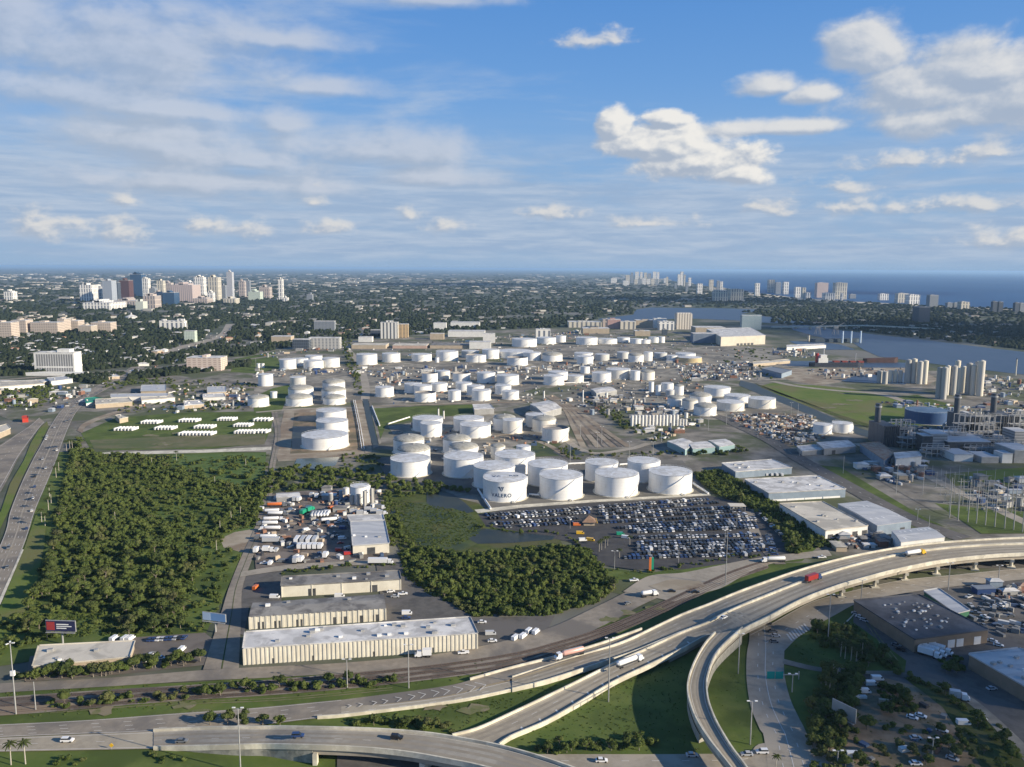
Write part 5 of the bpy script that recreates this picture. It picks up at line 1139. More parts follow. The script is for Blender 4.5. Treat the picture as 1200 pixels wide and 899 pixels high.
def world_fill(poly, n, zone, smin, smax, thin=None, zz=0.0):
    """n places spread evenly on the ground of a zone outlined in the photograph"""
    W_ = [P(a, b) for a, b in poly]; xy = [(p.x, p.y) for p in W_]; xs = [p[0] for p in xy]; ys = [p[1] for p in xy]; got = 0; tries = 0
    cell = {}
    while got < n and tries < n * 60:
        tries += 1; x = rnd.uniform(min(xs), max(xs)); y = rnd.uniform(min(ys), max(ys))
        if not bool(inpoly(np.array([x]), np.array([y]), xy)[0]): continue
        if thin and thin(x, y): continue
        s = rnd.uniform(smin, smax) * (1.25 if rnd.random() < .08 else 1); key = (int(x // 3.6), int(y // 3.6))
        if key in cell: continue
        cell[key] = 1; TR.append((x, y, s, zone)); got += 1
def n2(x, y, f, s=0):
    return math.sin(x*f + s) * math.cos(y*f*1.3 - s*2) + .6*math.sin((x + y)*f*2.3 + s*3) + .4*math.cos((x - 1.7*y)*f*3.1)
WEST = [(84, 522), (120, 533), (200, 536), (316, 532), (312, 580), (298, 618), (262, 625), (258, 645), (282, 652), (264, 690), (252, 725), (236, 742), (150, 745), (60, 748), (20, 760), (-40, 790), (-40, 720), (14, 735), (40, 690), (62, 640), (72, 590), (80, 555)]
xr = P(316, 532).x
CLR = [([(200, 533), (316, 531), (315, 556), (285, 572), (240, 560), (200, 550)], .14), ([(232, 640), (300, 640), (270, 700), (240, 745), (200, 742), (225, 690)], .22), ([(170, 575), (250, 570), (265, 600), (230, 625), (180, 605)], .38), ([(60, 655), (85, 660), (80, 745), (40, 745)], .5), ([(-40, 700), (40, 690), (50, 745), (-40, 790)], .6)]
CLRW = [([tuple(P(a, b).xy) for a, b in q], k) for q, k in CLR]
def west_thin(x, y):
    for q, k in CLRW:
        if bool(inpoly(np.array([x]), np.array([y]), q)[0]) and rnd.random() > k: return True
    return n2(x, y, .045, 5) > 1.15
world_fill(WEST, 2300, 'the west wood', 2.4, 8.6, thin=west_thin)
world_fill([(474, 655), (500, 646), (560, 652), (650, 640), (690, 648), (722, 690), (700, 706), (650, 720), (600, 722), (555, 722), (500, 690), (474, 672)], 980, 'the dark wood between pond and port road', 3.4, 7.6)
world_fill([(450, 575), (520, 570), (515, 580), (462, 584), (468, 612), (480, 640), (560, 655), (470, 660), (458, 640), (446, 600)], 110, 'the trees round the pond', 4.5, 7.5)
world_fill([(316, 552), (345, 548), (400, 552), (470, 562), (560, 578), (520, 577), (440, 573), (330, 577), (308, 580)], 190, 'the belt north of the truck yard', 6, 9.5)
world_fill([(395, 532), (440, 530), (458, 560), (440, 566), (400, 552)], 45, 'the belt north of the truck yard', 4, 7)
world_fill([(812, 556), (842, 552), (880, 575), (935, 612), (960, 640), (925, 652), (918, 630), (880, 595), (835, 578)], 430, 'the tree belt beside the rail curve', 5, 8.5)
world_fill([(930, 600), (968, 622), (990, 640), (955, 642)], 110, 'the tree belt beside the rail curve', 4, 7)
world_fill([(648, 520), (700, 532), (790, 530), (800, 538), (735, 535), (690, 538), (665, 540)], 60, 'the shrubs between the tank groups', 3, 5.5)
world_fill([(683, 470), (705, 472), (740, 495), (785, 515), (770, 520), (725, 500)], 90, 'the green strip east of the sidings', 4, 7)
world_fill([(790, 522), (870, 524), (880, 530), (850, 534), (795, 534)], 60, 'the trees before the pale blue sheds', 5, 8)
world_fill([(405, 425), (418, 425), (425, 455), (428, 470), (415, 455)], 60, 'the canal trees', 5, 9)
world_fill([(396, 392), (412, 392), (414, 424), (404, 424)], 70, 'the canal trees', 6, 10)
for L_, zone, n, a, b in [([(92, 516), (84, 545), (76, 580), (70, 620), (62, 660), (52, 700)], 'the row beside the highway', 60, 7.5, 11), ([(20, 796), (60, 793), (100, 791), (150, 786), (190, 781), (232, 777)], 'the row before the low cream-roofed warehouse', 40, 6, 8.5),
                       ([(60, 828), (120, 824), (200, 817), (320, 808), (460, 800)], 'the strip between tracks and expressway', 60, 4, 7), ([(246, 851), (266, 851), (287, 851), (308, 851), (328, 851)], 'the row of five between the carriageways', 5, 7.2, 7.8),
                       ([(415, 850), (450, 850), (500, 852), (530, 856)], 'the grass wedge above the curved bridge', 22, 4, 6.5), ([(628, 880), (680, 878), (720, 876), (765, 874)], 'the grass triangle inside the ramps', 26, 4, 6.5),
                       ([(692, 668), (760, 670), (850, 656), (905, 650)], 'the southern edge of the car park', 30, 2.5, 5), ([(1055, 792), (1100, 812), (1140, 840), (1190, 890)], 'the hedge line at the lower right', 26, 4, 7),
                       ([(330, 672), (360, 668), (420, 664), (470, 662)], 'the hedge behind the buff warehouses', 22, 3, 5), ([(70, 893), (95, 896)], 'the lower left verge', 4, 3, 4.5), ([(172, 888), (212, 892)], 'the lower left verge', 6, 3, 5),
                       ([(560, 616), (600, 624), (650, 626), (680, 640)], 'the southern edge of the car park', 18, 3, 5), ([(1012, 556), (1085, 545)], 'the trees by the power station', 6, 3, 5)]:
    l = line(L_, max(n, 2))
    for i, p in enumerate(l): TR.append((p.x + (rnd.uniform(-1.5, 1.5) if n != 5 else 0), p.y + (rnd.uniform(-3, 3) if n != 5 else 0), rnd.uniform(a, b), zone))
world_fill([(952, 738), (1000, 732), (1032, 765), (1052, 786), (1015, 784), (975, 765), (955, 755)], 60, 'the grove beside the dark-roofed warehouse', 4.5, 7.5)
world_fill([(965, 795), (1010, 788), (1005, 815), (990, 870), (955, 880), (948, 830)], 90, 'the grove along the interchange street', 5, 8)
world_fill([(950, 872), (985, 868), (992, 905), (955, 905)], 30, 'the grove along the interchange street', 4, 6.5)
world_fill([(1030, 805), (1062, 812), (1075, 835), (1040, 838)], 26, 'the weedy lot at the lower right', 4, 7)
world_fill([(1000, 850), (1180, 850), (1190, 905), (1000, 905)], 42, 'the weedy lot at the lower right', 3.5, 7)
world_fill([(1098, 775), (1135, 772), (1140, 800), (1105, 790)], 8, 'the weedy lot at the lower right', 5, 7)
world_fill([(860, 410), (905, 408), (925, 440), (890, 448), (850, 425)], 60, 'the trees by the quay road', 5, 9)
world_fill([(-30, 455), (60, 452), (70, 470), (40, 480), (-30, 482)], 240, 'the trees below the white hotel', 5, 9)
world_fill([(120, 448), (200, 443), (215, 450), (160, 452), (120, 460)], 60, 'the trees right of the highway', 5, 9)
world_fill([(130, 475), (200, 470), (290, 472), (290, 480), (200, 484), (140, 484)], 80, 'the trees right of the highway', 4, 7)
world_fill([(200, 455), (215, 447), (300, 448), (300, 457), (205, 464)], 70, 'the trees right of the highway', 4, 8)
# nearest (largest in the photograph) as single trees, the rest as woods
def appar(q): return q[2] / mpp((q[0], q[1], 0))
TR.sort(key=lambda q: -appar(q)); near, far = TR[:290], TR[290:]
zones = {}
for q in near: zones.setdefault(q[3], []).append(q)
first = [True] * 5
for zname, qs in zones.items():
    qs.sort(key=lambda q: q[1]); nb = max(1, round(len(qs) / 14)); per = math.ceil(len(qs) / nb)
    for b_ in range(nb):
        ch = sorted(qs[b_*per:(b_+1)*per], key=lambda q: q[0])
        for i, q in enumerate(ch):
            k = rnd.randrange(5); s = q[2] / 9.0
            look = 'dark' if k >= 3 else 'green'
            lab = '%s tree in %s, %s from left%s' % (look, zname[4:] if zname.startswith('the ') else zname, nth(i), '' if nb == 1 else ' of %s rank' % nth(b_))
            loc = (q[0], q[1], 0); rz = rnd.uniform(0, 6.28); sc = (s * rnd.uniform(.85, 1.15), s * rnd.uniform(.85, 1.15), s * rnd.uniform(.75, 1.05))
            if first[k]:
                t = PAT[k]; first[k] = False; t.location = loc; t.rotation_euler = (0, 0, rz); t.scale = sc; t['label'] = lab; t['group'] = 'trees in ' + zname
            else: dup(PAT[k], loc, rz, lab, 'trees in ' + zname, sc)
for k in range(5):
    if first[k]:
        for c in list(PAT[k].children): bpy.data.objects.remove(c)
        bpy.data.objects.remove(PAT[k])
def scatter(name, items, protos, m, base_drop=.12, hs=.9):
    """one mesh of many crowns; items: (x, y, width, height)"""
    VV = []; FF = []; off = 0
    its = np.array(items, dtype=float); pk = rng.integers(0, len(protos), len(its)); ang = rng.uniform(0, 6.283, len(its))
    for k, (V, F) in enumerate(protos):
        sel = np.where(pk == k)[0]
        if len(sel) == 0: continue
        c, s = np.cos(ang[sel]), np.sin(ang[sel]); it = its[sel]
        x = (V[None, :, 0] * c[:, None] - V[None, :, 1] * s[:, None]) * it[:, 2:3] + it[:, 0:1]
        y = (V[None, :, 0] * s[:, None] + V[None, :, 1] * c[:, None]) * it[:, 2:3] + it[:, 1:2]
        z = (V[None, :, 2] - base_drop) * it[:, 3:4]; z = np.maximum(z, .02)
        v = np.stack([x, y, z], 2).reshape(-1, 3); f = (F[None] + (np.arange(len(sel)) * len(V))[:, None, None]).reshape(-1, F.shape[1]) + off
        VV.append(v); FF.append(f); off += len(v)
    o = bpy.data.objects.new(name, npmesh(name, np.vstack(VV), np.vstack(FF), m)); COL.objects.link(o); return kind(o, 'stuff')
scatter('woodland', [(q[0], q[1], q[2], q[2] * rnd.uniform(.8, 1.05)) for q in far], CRM, LEAF)
# undergrowth in the woods: low tufts
def tuft(seed, nq=16):
    V, F = crown(seed, nq, .16, 2, .5, False); return V, F
items = []
for poly, n, a, b in [(WEST, 10000, 1.4, 4.4), ([(-40, 812), (230, 802), (400, 790), (600, 770), (600, 790), (400, 812), (200, 830), (-40, 846)], 700, .8, 2.0), ([(470, 650), (500, 644), (560, 652), (690, 642), (722, 690), (700, 706), (640, 722), (555, 722), (500, 695), (472, 675)], 3800, 2.0, 4.6),
                      ([(560, 840), (600, 845), (720, 800), (790, 770), (812, 760), (800, 800), (822, 880), (640, 882)], 900, .6, 1.6), ([(985, 800), (1100, 812), (1190, 905), (1000, 905)], 350, .8, 1.8), ([(455, 585), (500, 592), (545, 600), (560, 612), (560, 628), (535, 640), (470, 652)], 2600, 1.0, 3.2), ([(840, 560), (900, 600), (950, 640), (1000, 640), (930, 600)], 600, 1, 2.5),
                      ([(940, 735), (1000, 730), (1055, 785), (925, 775)], 350, .8, 2), ([(830, 770), (870, 745), (873, 800), (890, 870), (870, 870), (835, 820)], 160, .5, 1.2), ([(400, 845), (560, 820), (660, 802), (580, 838), (530, 858), (400, 853)], 420, .6, 1.8)]:
    W_ = [P(u, v) for u, v in poly]; xy = [(p.x, p.y) for p in W_]; x = rng.uniform(min(p[0] for p in xy), max(p[0] for p in xy), n * 4); y = rng.uniform(min(p[1] for p in xy), max(p[1] for p in xy), n * 4)
    ok = inpoly(x, y, xy)
    if poly is WEST:
        for q, k in CLRW: ok &= ~(inpoly(x, y, q) & (rng.uniform(0, 1, len(x)) > k * .55))
    x = x[ok][:n]; y = y[ok][:n]
    for i in range(len(x)): s = rnd.uniform(a, b); items.append((x[i], y[i], s, s * .8))
scatter('undergrowth', items, [tuft(70 + k) for k in range(4)], leafmat('undergrowth_leaves', (.075, .115, .024), (.125, .165, .038), (.16, .175, .06), (.18, .16, .085)), .1)
# palms
FROND = leafmat('palm_fronds', (.05, .075, .02), (.08, .10, .03), (.10, .11, .04))
PTR = mat('palm_trunk', (.42, .39, .33), (.34, .31, .26), 1.5, rough=.9)
def make_palm(hh=9.0):
    t = thing('palm_tree', 'pattern', 'palm tree', (0, 0, 0), 'palms')
    mb = MB(); mb.tube((0, 0, 0), (.1, 0, hh * .5), .24, 8, r1=.19); mb.tube((.1, 0, hh * .5 - .01), (.15, .1, hh), .19, 8, r1=.15); mb.build('trunk', PTR, t)
    mb = MB()
    for i in range(16):
        a = i * 2.4; up = .75 - (i / 16) * 1.2; L = 2.7; pts = []
        for j in range(6):
            u = j / 5; pts.append(Vector((.15 + math.cos(a) * L * u * .95, .1 + math.sin(a) * L * u * .95, hh + up * L * u * .7 - 1.35 * u * u)))
        for j in range(5):
            q0, q1 = pts[j], pts[j+1]; s = Vector((-math.sin(a), math.cos(a), 0)); w0 = .42 * (1 - abs(j/5 - .35)); w1 = .42 * (1 - abs((j+1)/5 - .35)) if j < 4 else .05
            dz = Vector((0, 0, -.22))
            mb.add([q0 - s*w0 + dz, q0, q1, q1 - s*w1 + dz], [(0, 1, 2, 3)]); mb.add([q0, q0 + s*w0 + dz, q1 + s*w1 + dz, q1], [(0, 1, 2, 3)])
    mb.build('crown', FROND, t); return t
palm = make_palm(); PL = []
PL += [(x, y, 'tall palm on the lower left verge, %s of two' % nth(i), 1.0) for i, (x, y) in enumerate([(13, 897), (30, 896)])]
PL += [(x, y, 'palm with a pale trunk at the highway edge, %s from the near end' % nth(i), 1.1) for i, (x, y) in enumerate([(53, 617), (49, 613), (57, 598), (60, 590), (58, 582), (66, 560), (69, 552), (78, 528), (82, 527), (85, 526)])]
PL += [(x, y, 'thin palm standing in the west wood, %s of nine counted from left' % nth(i), .95) for i, (x, y) in enumerate([(135, 610), (178, 545), (207, 540), (252, 568), (258, 622), (271, 608), (282, 605), (288, 545), (254, 645)])]
PL += [(x, y, 'slender palm in the grove below the crossing, %s counted from left' % nth(i), .9) for i, (x, y) in enumerate([(967, 812), (972, 816), (976, 796), (981, 800), (985, 770), (990, 773), (997, 776), (1003, 778), (1010, 770)])]
PL += [(x, y, 'palm at the car park entrance, %s of six from left' % nth(i), .8) for i, (x, y) in enumerate([(702, 647), (705, 645), (709, 643), (712, 640), (738, 640), (726, 655)])]
PL += [(909, 905, 'dark palm on the kerb where the streets cross', .7)]
for i, (x, y, lab, s) in enumerate(PL):
    p = P(x, y); (setattr(palm, 'location', p) or palm.__setitem__('label', lab) or setattr(palm, 'scale', (s, s, s))) if i == 0 else dup(palm, p, rnd.uniform(0, 6), lab, None, (s, s, s * rnd.uniform(.9, 1.1)))
# the wooded suburbs to the horizon
def blob(seed):
    r = np.random.default_rng(seed); m_, V, F = 7, [], []
    for c in range(2):
        ox, oy, rr, hh = (r.uniform(-.2, .2), r.uniform(-.2, .2), r.uniform(.32, .42), r.uniform(.7, 1.0)); base = len(V)
        for j, (f, z) in enumerate(((1.0, 0.05), (1.05, .5), (.62, .85))):
            for i in range(m_): a = 6.283*i/m_; w_ = rr*f*r.uniform(.8, 1.2); V.append((ox + w_*math.cos(a), oy + w_*math.sin(a), z*hh*r.uniform(.9, 1.1)))
        V.append((ox, oy, hh)); V.append((ox, oy, hh))
        F += [(base+j*m_+i, base+j*m_+(i+1) % m_, base+(j+1)*m_+(i+1) % m_, base+(j+1)*m_+i) for j in range(2) for i in range(m_)]
        F += [(base+2*m_+i, base+2*m_+(i+1) % m_, base+3*m_, base+3*m_+1) for i in range(m_)]
    return np.array(V), np.array(F)
SUB = [(-80, 321), (1300, 321), (1300, 412), (1200, 410), (1110, 400), (1060, 394.5), (1030, 391), (960, 382), (905, 380), (905, 372), (870, 366), (892, 362), (850, 360.5), (763, 359.5), (745, 362), (740, 368), (700, 372), (690, 383), (560, 387), (415, 398), (400, 398), (300, 414), (290, 430), (200, 441), (150, 446), (165, 430), (140, 441), (110, 452), (60, 440), (-80, 442)]
NOGO = [coast_px for coast_px in [[(c[0], c[1]) for c in coast] + [(1500, 300), (690, 300)]]] + [[(170, 420), (235, 398), (270, 375), (276, 378), (262, 400), (190, 418)], [(-20, 444), (60, 438), (160, 430), (300, 416), (300, 424), (150, 438), (-20, 450)]]
def subsample(n, ymin, ymax, excl=()):
    x = rng.uniform(-80, 1300, n); y = rng.uniform(ymin, ymax, n); ok = inpoly(x, y, SUB)
    for q in list(NOGO) + list(excl): ok &= ~inpoly(x, y, q)
    return x[ok], y[ok]
def to_world(x, y):
    d0 = np.array(VF)*FPX; r_ = np.array(vr); u_ = np.array(vu)
    d = d0[None] + (x - 600)[:, None]*r_[None] - (y - 449.5)[:, None]*u_[None]; t = -H / d[:, 2]
    return d[:, 0]*t, d[:, 1]*t
FOOT = []   # keep the crowns off the towers and houses
x, y = subsample(60000, 321, 450)
wx, wy = to_world(x, y); dist = np.hypot(wx, wy); wdt = np.clip(dist * .0040, 8, 60) * rng.uniform(.8, 1.5, len(x))
field = np.sin(wx*.004 + 1)*np.cos(wy*.003) + .7*np.sin(wx*.011 - wy*.007) + .5*np.cos(wx*.023 + wy*.019)
keep = rng.uniform(0, 1, len(x)) < np.clip(.80 + field * .28, .12, 1.0); keep &= ~((y < 331) & (rng.uniform(0, 1, len(x)) < .35))
hgt = np.clip(rng.uniform(5, 11, len(x)), 0, 12) * np.where(dist > 6000, 1.1, 1.0)
scatter('suburban_treetops', list(zip(wx[keep], wy[keep], wdt[keep], hgt[keep])), [blob(k) for k in range(8)], LEAFF, 0.0)
# houses: the nearest as single houses, the rest as one far town
hx, hy = subsample(7500, 320.5, 440)
wx, wy = to_world(hx, hy); dist = np.hypot(wx, wy)
field = np.sin(wx*.0021 + 2)*np.cos(wy*.0017) + .6*np.sin(wx*.007 + wy*.005)
keep = rng.uniform(0, 1, len(hx)) < np.clip(.55 + field * .38 + (hy < 345) * .1, .05, 1) * np.where(hy > 345, .40, 1.0) * np.where((hy > 334) & (hy < 380) & (hx > 330), .5, 1.0) * np.where((hx > 860) & (hy > 335), .35, 1.0)
hx, hy, wx, wy, dist = hx[keep], hy[keep], wx[keep], wy[keep], dist[keep]
od = np.argsort(dist); HOUSE_M = [(WW, WROOF), (WW, CROOF), (TANW, WROOF), (WW, GROOF), (TANW, RROOF), (PINKW, CROOF), (GW, MROOF), (WW, WROOF)]
def house_mesh(mb, x, y, w_, d_, h_, g_, a, m0=0, m1=1):
    c, s = math.cos(a), math.sin(a)
    def T(u, v, z): return (x + u*c - v*s, y + u*s + v*c, z)
    W2, D2 = w_/2, d_/2
    mb.add([T(-W2, -D2, 0), T(W2, -D2, 0), T(W2, D2, 0), T(-W2, D2, 0), T(-W2, -D2, h_), T(W2, -D2, h_), T(W2, D2, h_), T(-W2, D2, h_)], [(0, 1, 5, 4), (1, 2, 6, 5), (2, 3, 7, 6), (3, 0, 4, 7)], m0)
    e = .6; rr = W2 * .45 if g_ > 1 else W2 * .98
    mb.add([T(-W2-e, -D2-e, h_ - .1), T(W2+e, -D2-e, h_ - .1), T(W2+e, D2+e, h_ - .1), T(-W2-e, D2+e, h_ - .1), T(-rr, 0, h_ + g_), T(rr, 0, h_ + g_)], [(0, 1, 5, 4), (2, 3, 4, 5), (1, 2, 5), (3, 0, 4)], m1)
idx = od[:230]; hs = sorted(idx, key=lambda i: hy[i], reverse=True)
for b_ in range(0, len(hs), 20):
    row = sorted(hs[b_:b_+20], key=lambda i: hx[i])
    for k, i in enumerate(row):
        mA, mB_ = HOUSE_M[rnd.randrange(8)]; w_ = rnd.uniform(13, 24); d_ = rnd.uniform(10, 14); g_ = rnd.choice((.4, 2.2, 2.2)); a = rnd.choice((0, 0, math.pi/2, .35)); h_ = rnd.uniform(3.2, 5.5)
        lab = 'small %s-roofed house among trees, %s from left in the %s band of suburban houses' % ('red' if mB_ is RROOF else ('grey' if mB_ in (GROOF, MROOF) else 'pale'), nth(k), nth(b_//20))
        t = thing('house', lab, 'house', (wx[i], wy[i], 0), 'houses of the suburbs')
        mb = MB(); house_mesh(mb, 0, 0, w_, d_, h_, g_, a); nf = 4
        m1_ = MB(); m1_.add(mb.v[:8], mb.f[:4]); m1_.build('wall', mA, t); m2_ = MB(); m2_.add(mb.v[8:], [tuple(j - 8 for j in f) for f in mb.f[4:]]); m2_.build('roof', mB_, t)
mb = MB()
FM_ = [mat('town_white', (.50, .48, .43), (.30, .29, .27), .01), mat('town_roof', (.50, .48, .43), (.20, .19, .17), .008, c3=(.40, .24, .17), scale3=.003)]
for i in od[230:]:
    k = max(1.0, dist[i] / 3200); k = k if rnd.random() < .8 else k * 1.8
    house_mesh(mb, wx[i], wy[i], rnd.uniform(13, 26) * k, rnd.uniform(10, 15) * k, rnd.uniform(4.5, 8) * (1 + .12 * k), .5, rnd.choice((0, 0, 1.57, .3)))
town = kind(mb.build('distant_town', FM_), 'stuff')
# the far town reaches the horizon as long pale roofs
# ------------------------------------------------------------------ vehicles
def carpaint(n, c): return mat('car_paint_' + n, c, rough=.3, spec=.5)
CP = {'white': carpaint('white', (.75, .75, .74)), 'silver': carpaint('silver', (.45, .46, .47)), 'grey': carpaint('grey', (.16, .17, .18)), 'black': carpaint('black', (.02, .02, .022)), 'blue': carpaint('blue', (.03, .06, .16)),
      'red': carpaint('red', (.35, .03, .025)), 'yellow': carpaint('yellow', (.70, .42, .03)), 'green': carpaint('green', (.02, .28, .16)), 'orange': carpaint('orange', (.60, .16, .04)), 'pink': carpaint('pink', (.62, .36, .30))}
def body_prof(mb, prof, w, mi, inset=0.0):
    """side outline (x along the car, z) extruded to width w"""
    n = len(prof); L_ = [(x, -w/2 + (inset if z > .95 else 0), z) for x, z in prof] + [(x, w/2 - (inset if z > .95 else 0), z) for x, z in prof]
    mb.add(L_, [tuple(range(n)), tuple(range(n, 2*n))[::-1]] + [(i, n+i, n+(i+1) % n, (i+1) % n) for i in range(n)], mi)
CARP = {'car': ([(-2.2, .3), (2.2, .3), (2.25, .7), (1.3, .92), (-1.7, .95), (-2.25, .85)], [(-1.75, .93), (-1.2, 1.42), (.35, 1.44), (1.15, .92)]),
        'suv': ([(-2.3, .35), (2.3, .35), (2.35, .85), (1.4, 1.05), (-2.3, 1.08)], [(-2.2, 1.06), (-2.0, 1.70), (.5, 1.72), (1.3, 1.05)]),
        'pickup': ([(-2.7, .4), (2.6, .4), (2.65, .95), (1.5, 1.12), (-2.7, 1.10)], [(-.6, 1.1), (-.5, 1.72), (.7, 1.74), (1.4, 1.1)]),
        'van': ([(-2.7, .35), (2.6, .35), (2.65, .95), (2.1, 1.2), (1.6, 2.1), (-2.7, 2.2)], [(1.2, 1.25), (1.2, 1.95), (1.74, 1.93), (2.16, 1.25)])}
def car_meshes(kd):
    b, c = CARP[kd]; mb = MB(); body_prof(mb, b, 1.8 if kd != 'van' else 1.95, 0); m1 = mb
    mc = MB(); body_prof(mc, c, 1.66 if kd != 'van' else 1.98, 0, .10 if kd != 'van' else 0)
    mr = MB(); zs = max(z for _, z in c); xs = [x for x, z in c if z > zs - .1]
    mr.box(min(xs) - .02, max(xs) + .02, -.74, .74, zs - .04, zs + .05)
    wh = []
    for x in (b[0][0] * .62, b[1][0] * .64):
        for s in (-1, 1): q = MB(); q.tube((x, s * .62, .34), (x, s * .93, .34), .34, 12); wh.append(q)
    return m1, mc, mr, wh
MESHC = {}
def lot_mesh(kd, colr):
    """whole car as one small mesh for the far rows"""
    if (kd, colr) in MESHC: return MESHC[kd, colr]
    m1, mc, mr, wh = car_meshes(kd); mb = MB(); mb.add(m1.v, m1.f, 0); mb.add(mc.v, mc.f, 1); mb.add(mr.v, mr.f, 0)
    for q in wh: mb.add(q.v, q.f, 2)
    o = mb.build('parked_car', [CP[colr], GLASS, TYRE]); me = o.data; bpy.data.objects.remove(o); MESHC[kd, colr] = (me, mb); return MESHC[kd, colr]
PARTC = {}
def car(kd, colr, x, y, z, heading, label, name=None, group=None):
    """near car with body, windows, roof, wheels"""
    p = P(x, y, z)
    t = thing(name or {'car': 'car', 'suv': 'suv', 'pickup': 'pickup_truck', 'van': 'van'}[kd], label, {'car': 'car', 'suv': 'car', 'pickup': 'pickup truck', 'van': 'van'}[kd], p, group, heading)
    if kd not in PARTC:
        m1, mc, mr, wh = car_meshes(kd); PARTC[kd] = []
        for nm, q in [('body', m1), ('window', mc), ('roof', mr)] + [('wheel', w_) for w_ in wh]:
            o = q.build(nm, GLASS); me = o.data; bpy.data.objects.remove(o); PARTC[kd].append((nm, me))
    for nm, me in PARTC[kd]:
        o = bpy.data.objects.new(nm, me); COL.objects.link(o); o.parent = t
        if nm in ('body', 'roof', 'wheel'):
            o.material_slots[0].link = 'OBJECT'; o.material_slots[0].material = TYRE if nm == 'wheel' else CP[colr]
    return t
def heading_of(A, p):
    """direction of the line A nearest to p"""
    i = min(range(len(A) - 1), key=lambda j: (A[j] - p).length); d = A[i+1] - A[i]; return math.atan2(d.y, d.x)
def semi(kd, x, y, z, heading, cab, body, label, group=None, L=11.5, name=None):
    """tractor with a tank or box trailer; the cab leads towards +x"""
    p = P(x, y, z); t = thing(name or ('tanker_truck' if kd == 'tank' else 'box_truck'), label, 'truck', p, group, heading)
    mb = MB(); body_prof(mb, [(L/2, .6), (L/2 + 3.2, .6), (L/2 + 3.3, 1.6), (L/2 + 2.5, 1.9), (L/2 + 2.2, 3.0), (L/2 + .2, 3.1)], 2.4, 0); mb.build('cab', CP[cab], t)
    mb = MB(); body_prof(mb, [(L/2 + 2.2, 1.95), (L/2 + 2.25, 2.8), (L/2 + 2.34, 2.8), (L/2 + 2.6, 1.95)], 2.2, 0); mb.build('window', GLASS, t)
    mb = MB(); mb.box(-L/2, L/2 + 1.5, -1.0, 1.0, .85, 1.15); mb.build('chassis', DARKM, t)
    if kd == 'tank':
        mb = MB(); n = 20; pr = [(-L/2, .3), (-L/2 + .25, 1.0), (-L/2 + .8, 1.22), (L/2 - 1.2, 1.22), (L/2 - .7, 1.0), (L/2 - .45, .3)]
        vs = []
        for xx, r_ in pr: vs += [(xx, r_*math.cos(2*math.pi*i/n), 2.35 + r_*math.sin(2*math.pi*i/n)) for i in range(n)]
        mb.add(vs, [(j*n+i, j*n+(i+1) % n, (j+1)*n+(i+1) % n, (j+1)*n+i) for j in range(len(pr)-1) for i in range(n)] + [tuple(range(n)), tuple(range((len(pr)-1)*n, len(pr)*n))[::-1]])
        TK = mb.build('tank', CP[body], t, smooth=True)
        MB().box(-L/2 + 1, L/2 - 1.4, -.35, .35, 3.52, 3.66).build('catwalk', STEEL, TK)
    else:
        MB().box(-L/2, L/2 - .3, -1.25, 1.25, 1.16, 3.9).build('box', CP[body], t)
    for xx in (-L/2 + 1.0, -L/2 + 2.2, L/2 + .2, L/2 + 2.5):
        for s in (-1, 1): MB().tube((xx, s*.75, .5), (xx, s*1.2, .5), .5, 12).build('wheel', TYRE, t)
    return t
LN1 = line(MN, 100, zA); LN2 = line(MD, 100, zD); LNR = line(RA, 60, [(0, .6), (.35, 1.0), (1, 4.2)])
def hd(A, x, y, z, rev=False): return heading_of(A, P(x, y, z)) + (math.pi if rev else 0)
semi('tank', 671, 768.5, 3.4, hd(LNR, 671, 768, 3.4, True), 'white', 'pink', 'tanker truck with a pinkish red tank and white cab heading left beside the railway', L=12)
semi('tank', 735, 779.5, 5.6, hd(LN2, 735, 779, 5.6), 'white', 'white', 'tanker truck with a bright white tank on the nearer viaduct carriageway', L=12)
semi('box', 951, 681, 9.0, hd(LN2, 951, 681, 9.0), 'blue', 'red', 'red box truck with a blue cab on the nearer viaduct carriageway', L=9)
semi('tank', 1070, 651, 9.4, hd(LN2, 1070, 651, 9.4), 'yellow', 'white', 'white tanker truck with a yellow cab on the nearer viaduct carriageway', L=12)
semi('tank', 758, 699, .5, R(20), 'white', 'white', 'short white tanker truck waiting at the junction by the wood', L=7)
semi('tank', 909, 658.5, .5, R(186), 'white', 'white', 'white tanker truck on the port road just before the viaduct at the rail curve', L=12)
semi('box', 500, 769.5, .5, R(186), 'white', 'white', 'white box van on the port road beside the long ribbed warehouse', L=4.5, name='delivery_van')
car('pickup', 'white', 543, 766, .5, R(190), 'white pickup driving on the port road at the end of the ribbed warehouse')
car('car', 'white', 848, 724.5, 8.6, hd(LN2, 848, 724, 8.6), 'white car alone on the viaduct above the loop ramp')
car('suv', 'white', 79, 869, .66, R(2), 'white car on the lower expressway at the far left')
car('car', 'grey', 213, 869.5, 1.6, R(2), 'dark grey car on the lower expressway left of the light mast')
car('suv', 'blue', 349, 863.5, 6.6, R(3), 'dark blue car on the curved bridge right of the five round trees')
car('suv', 'black', 465, 865.5, 7.2, R(-6), 'black car on the curved bridge above the underpass')
car('car', 'white', 705, 892.5, .46, R(0), 'white car on the cross street below the grass triangle')
car('car', 'silver', 811, 886, .46, R(0), 'silver car in the shade of the loop ramp on the cross street')
car('suv', 'white', 893, 882.5, .5, R(180), 'white car turning at the mouth of the interchange street')
car('car', 'silver', 875, 885, .5, R(180), 'small silver car close behind the loop ramp wall')
for k, (x, y, c) in enumerate([(899, 731.5, 'black'), (906, 740.5, 'grey'), (909, 746, 'silver'), (907, 752.5, 'grey')]):
    car('car', c, x, y, .5, R(0), '%s car at the crossing under the viaduct edge, %s counted downwards' % (c, nth(k)), group='cars waiting at the crossing')
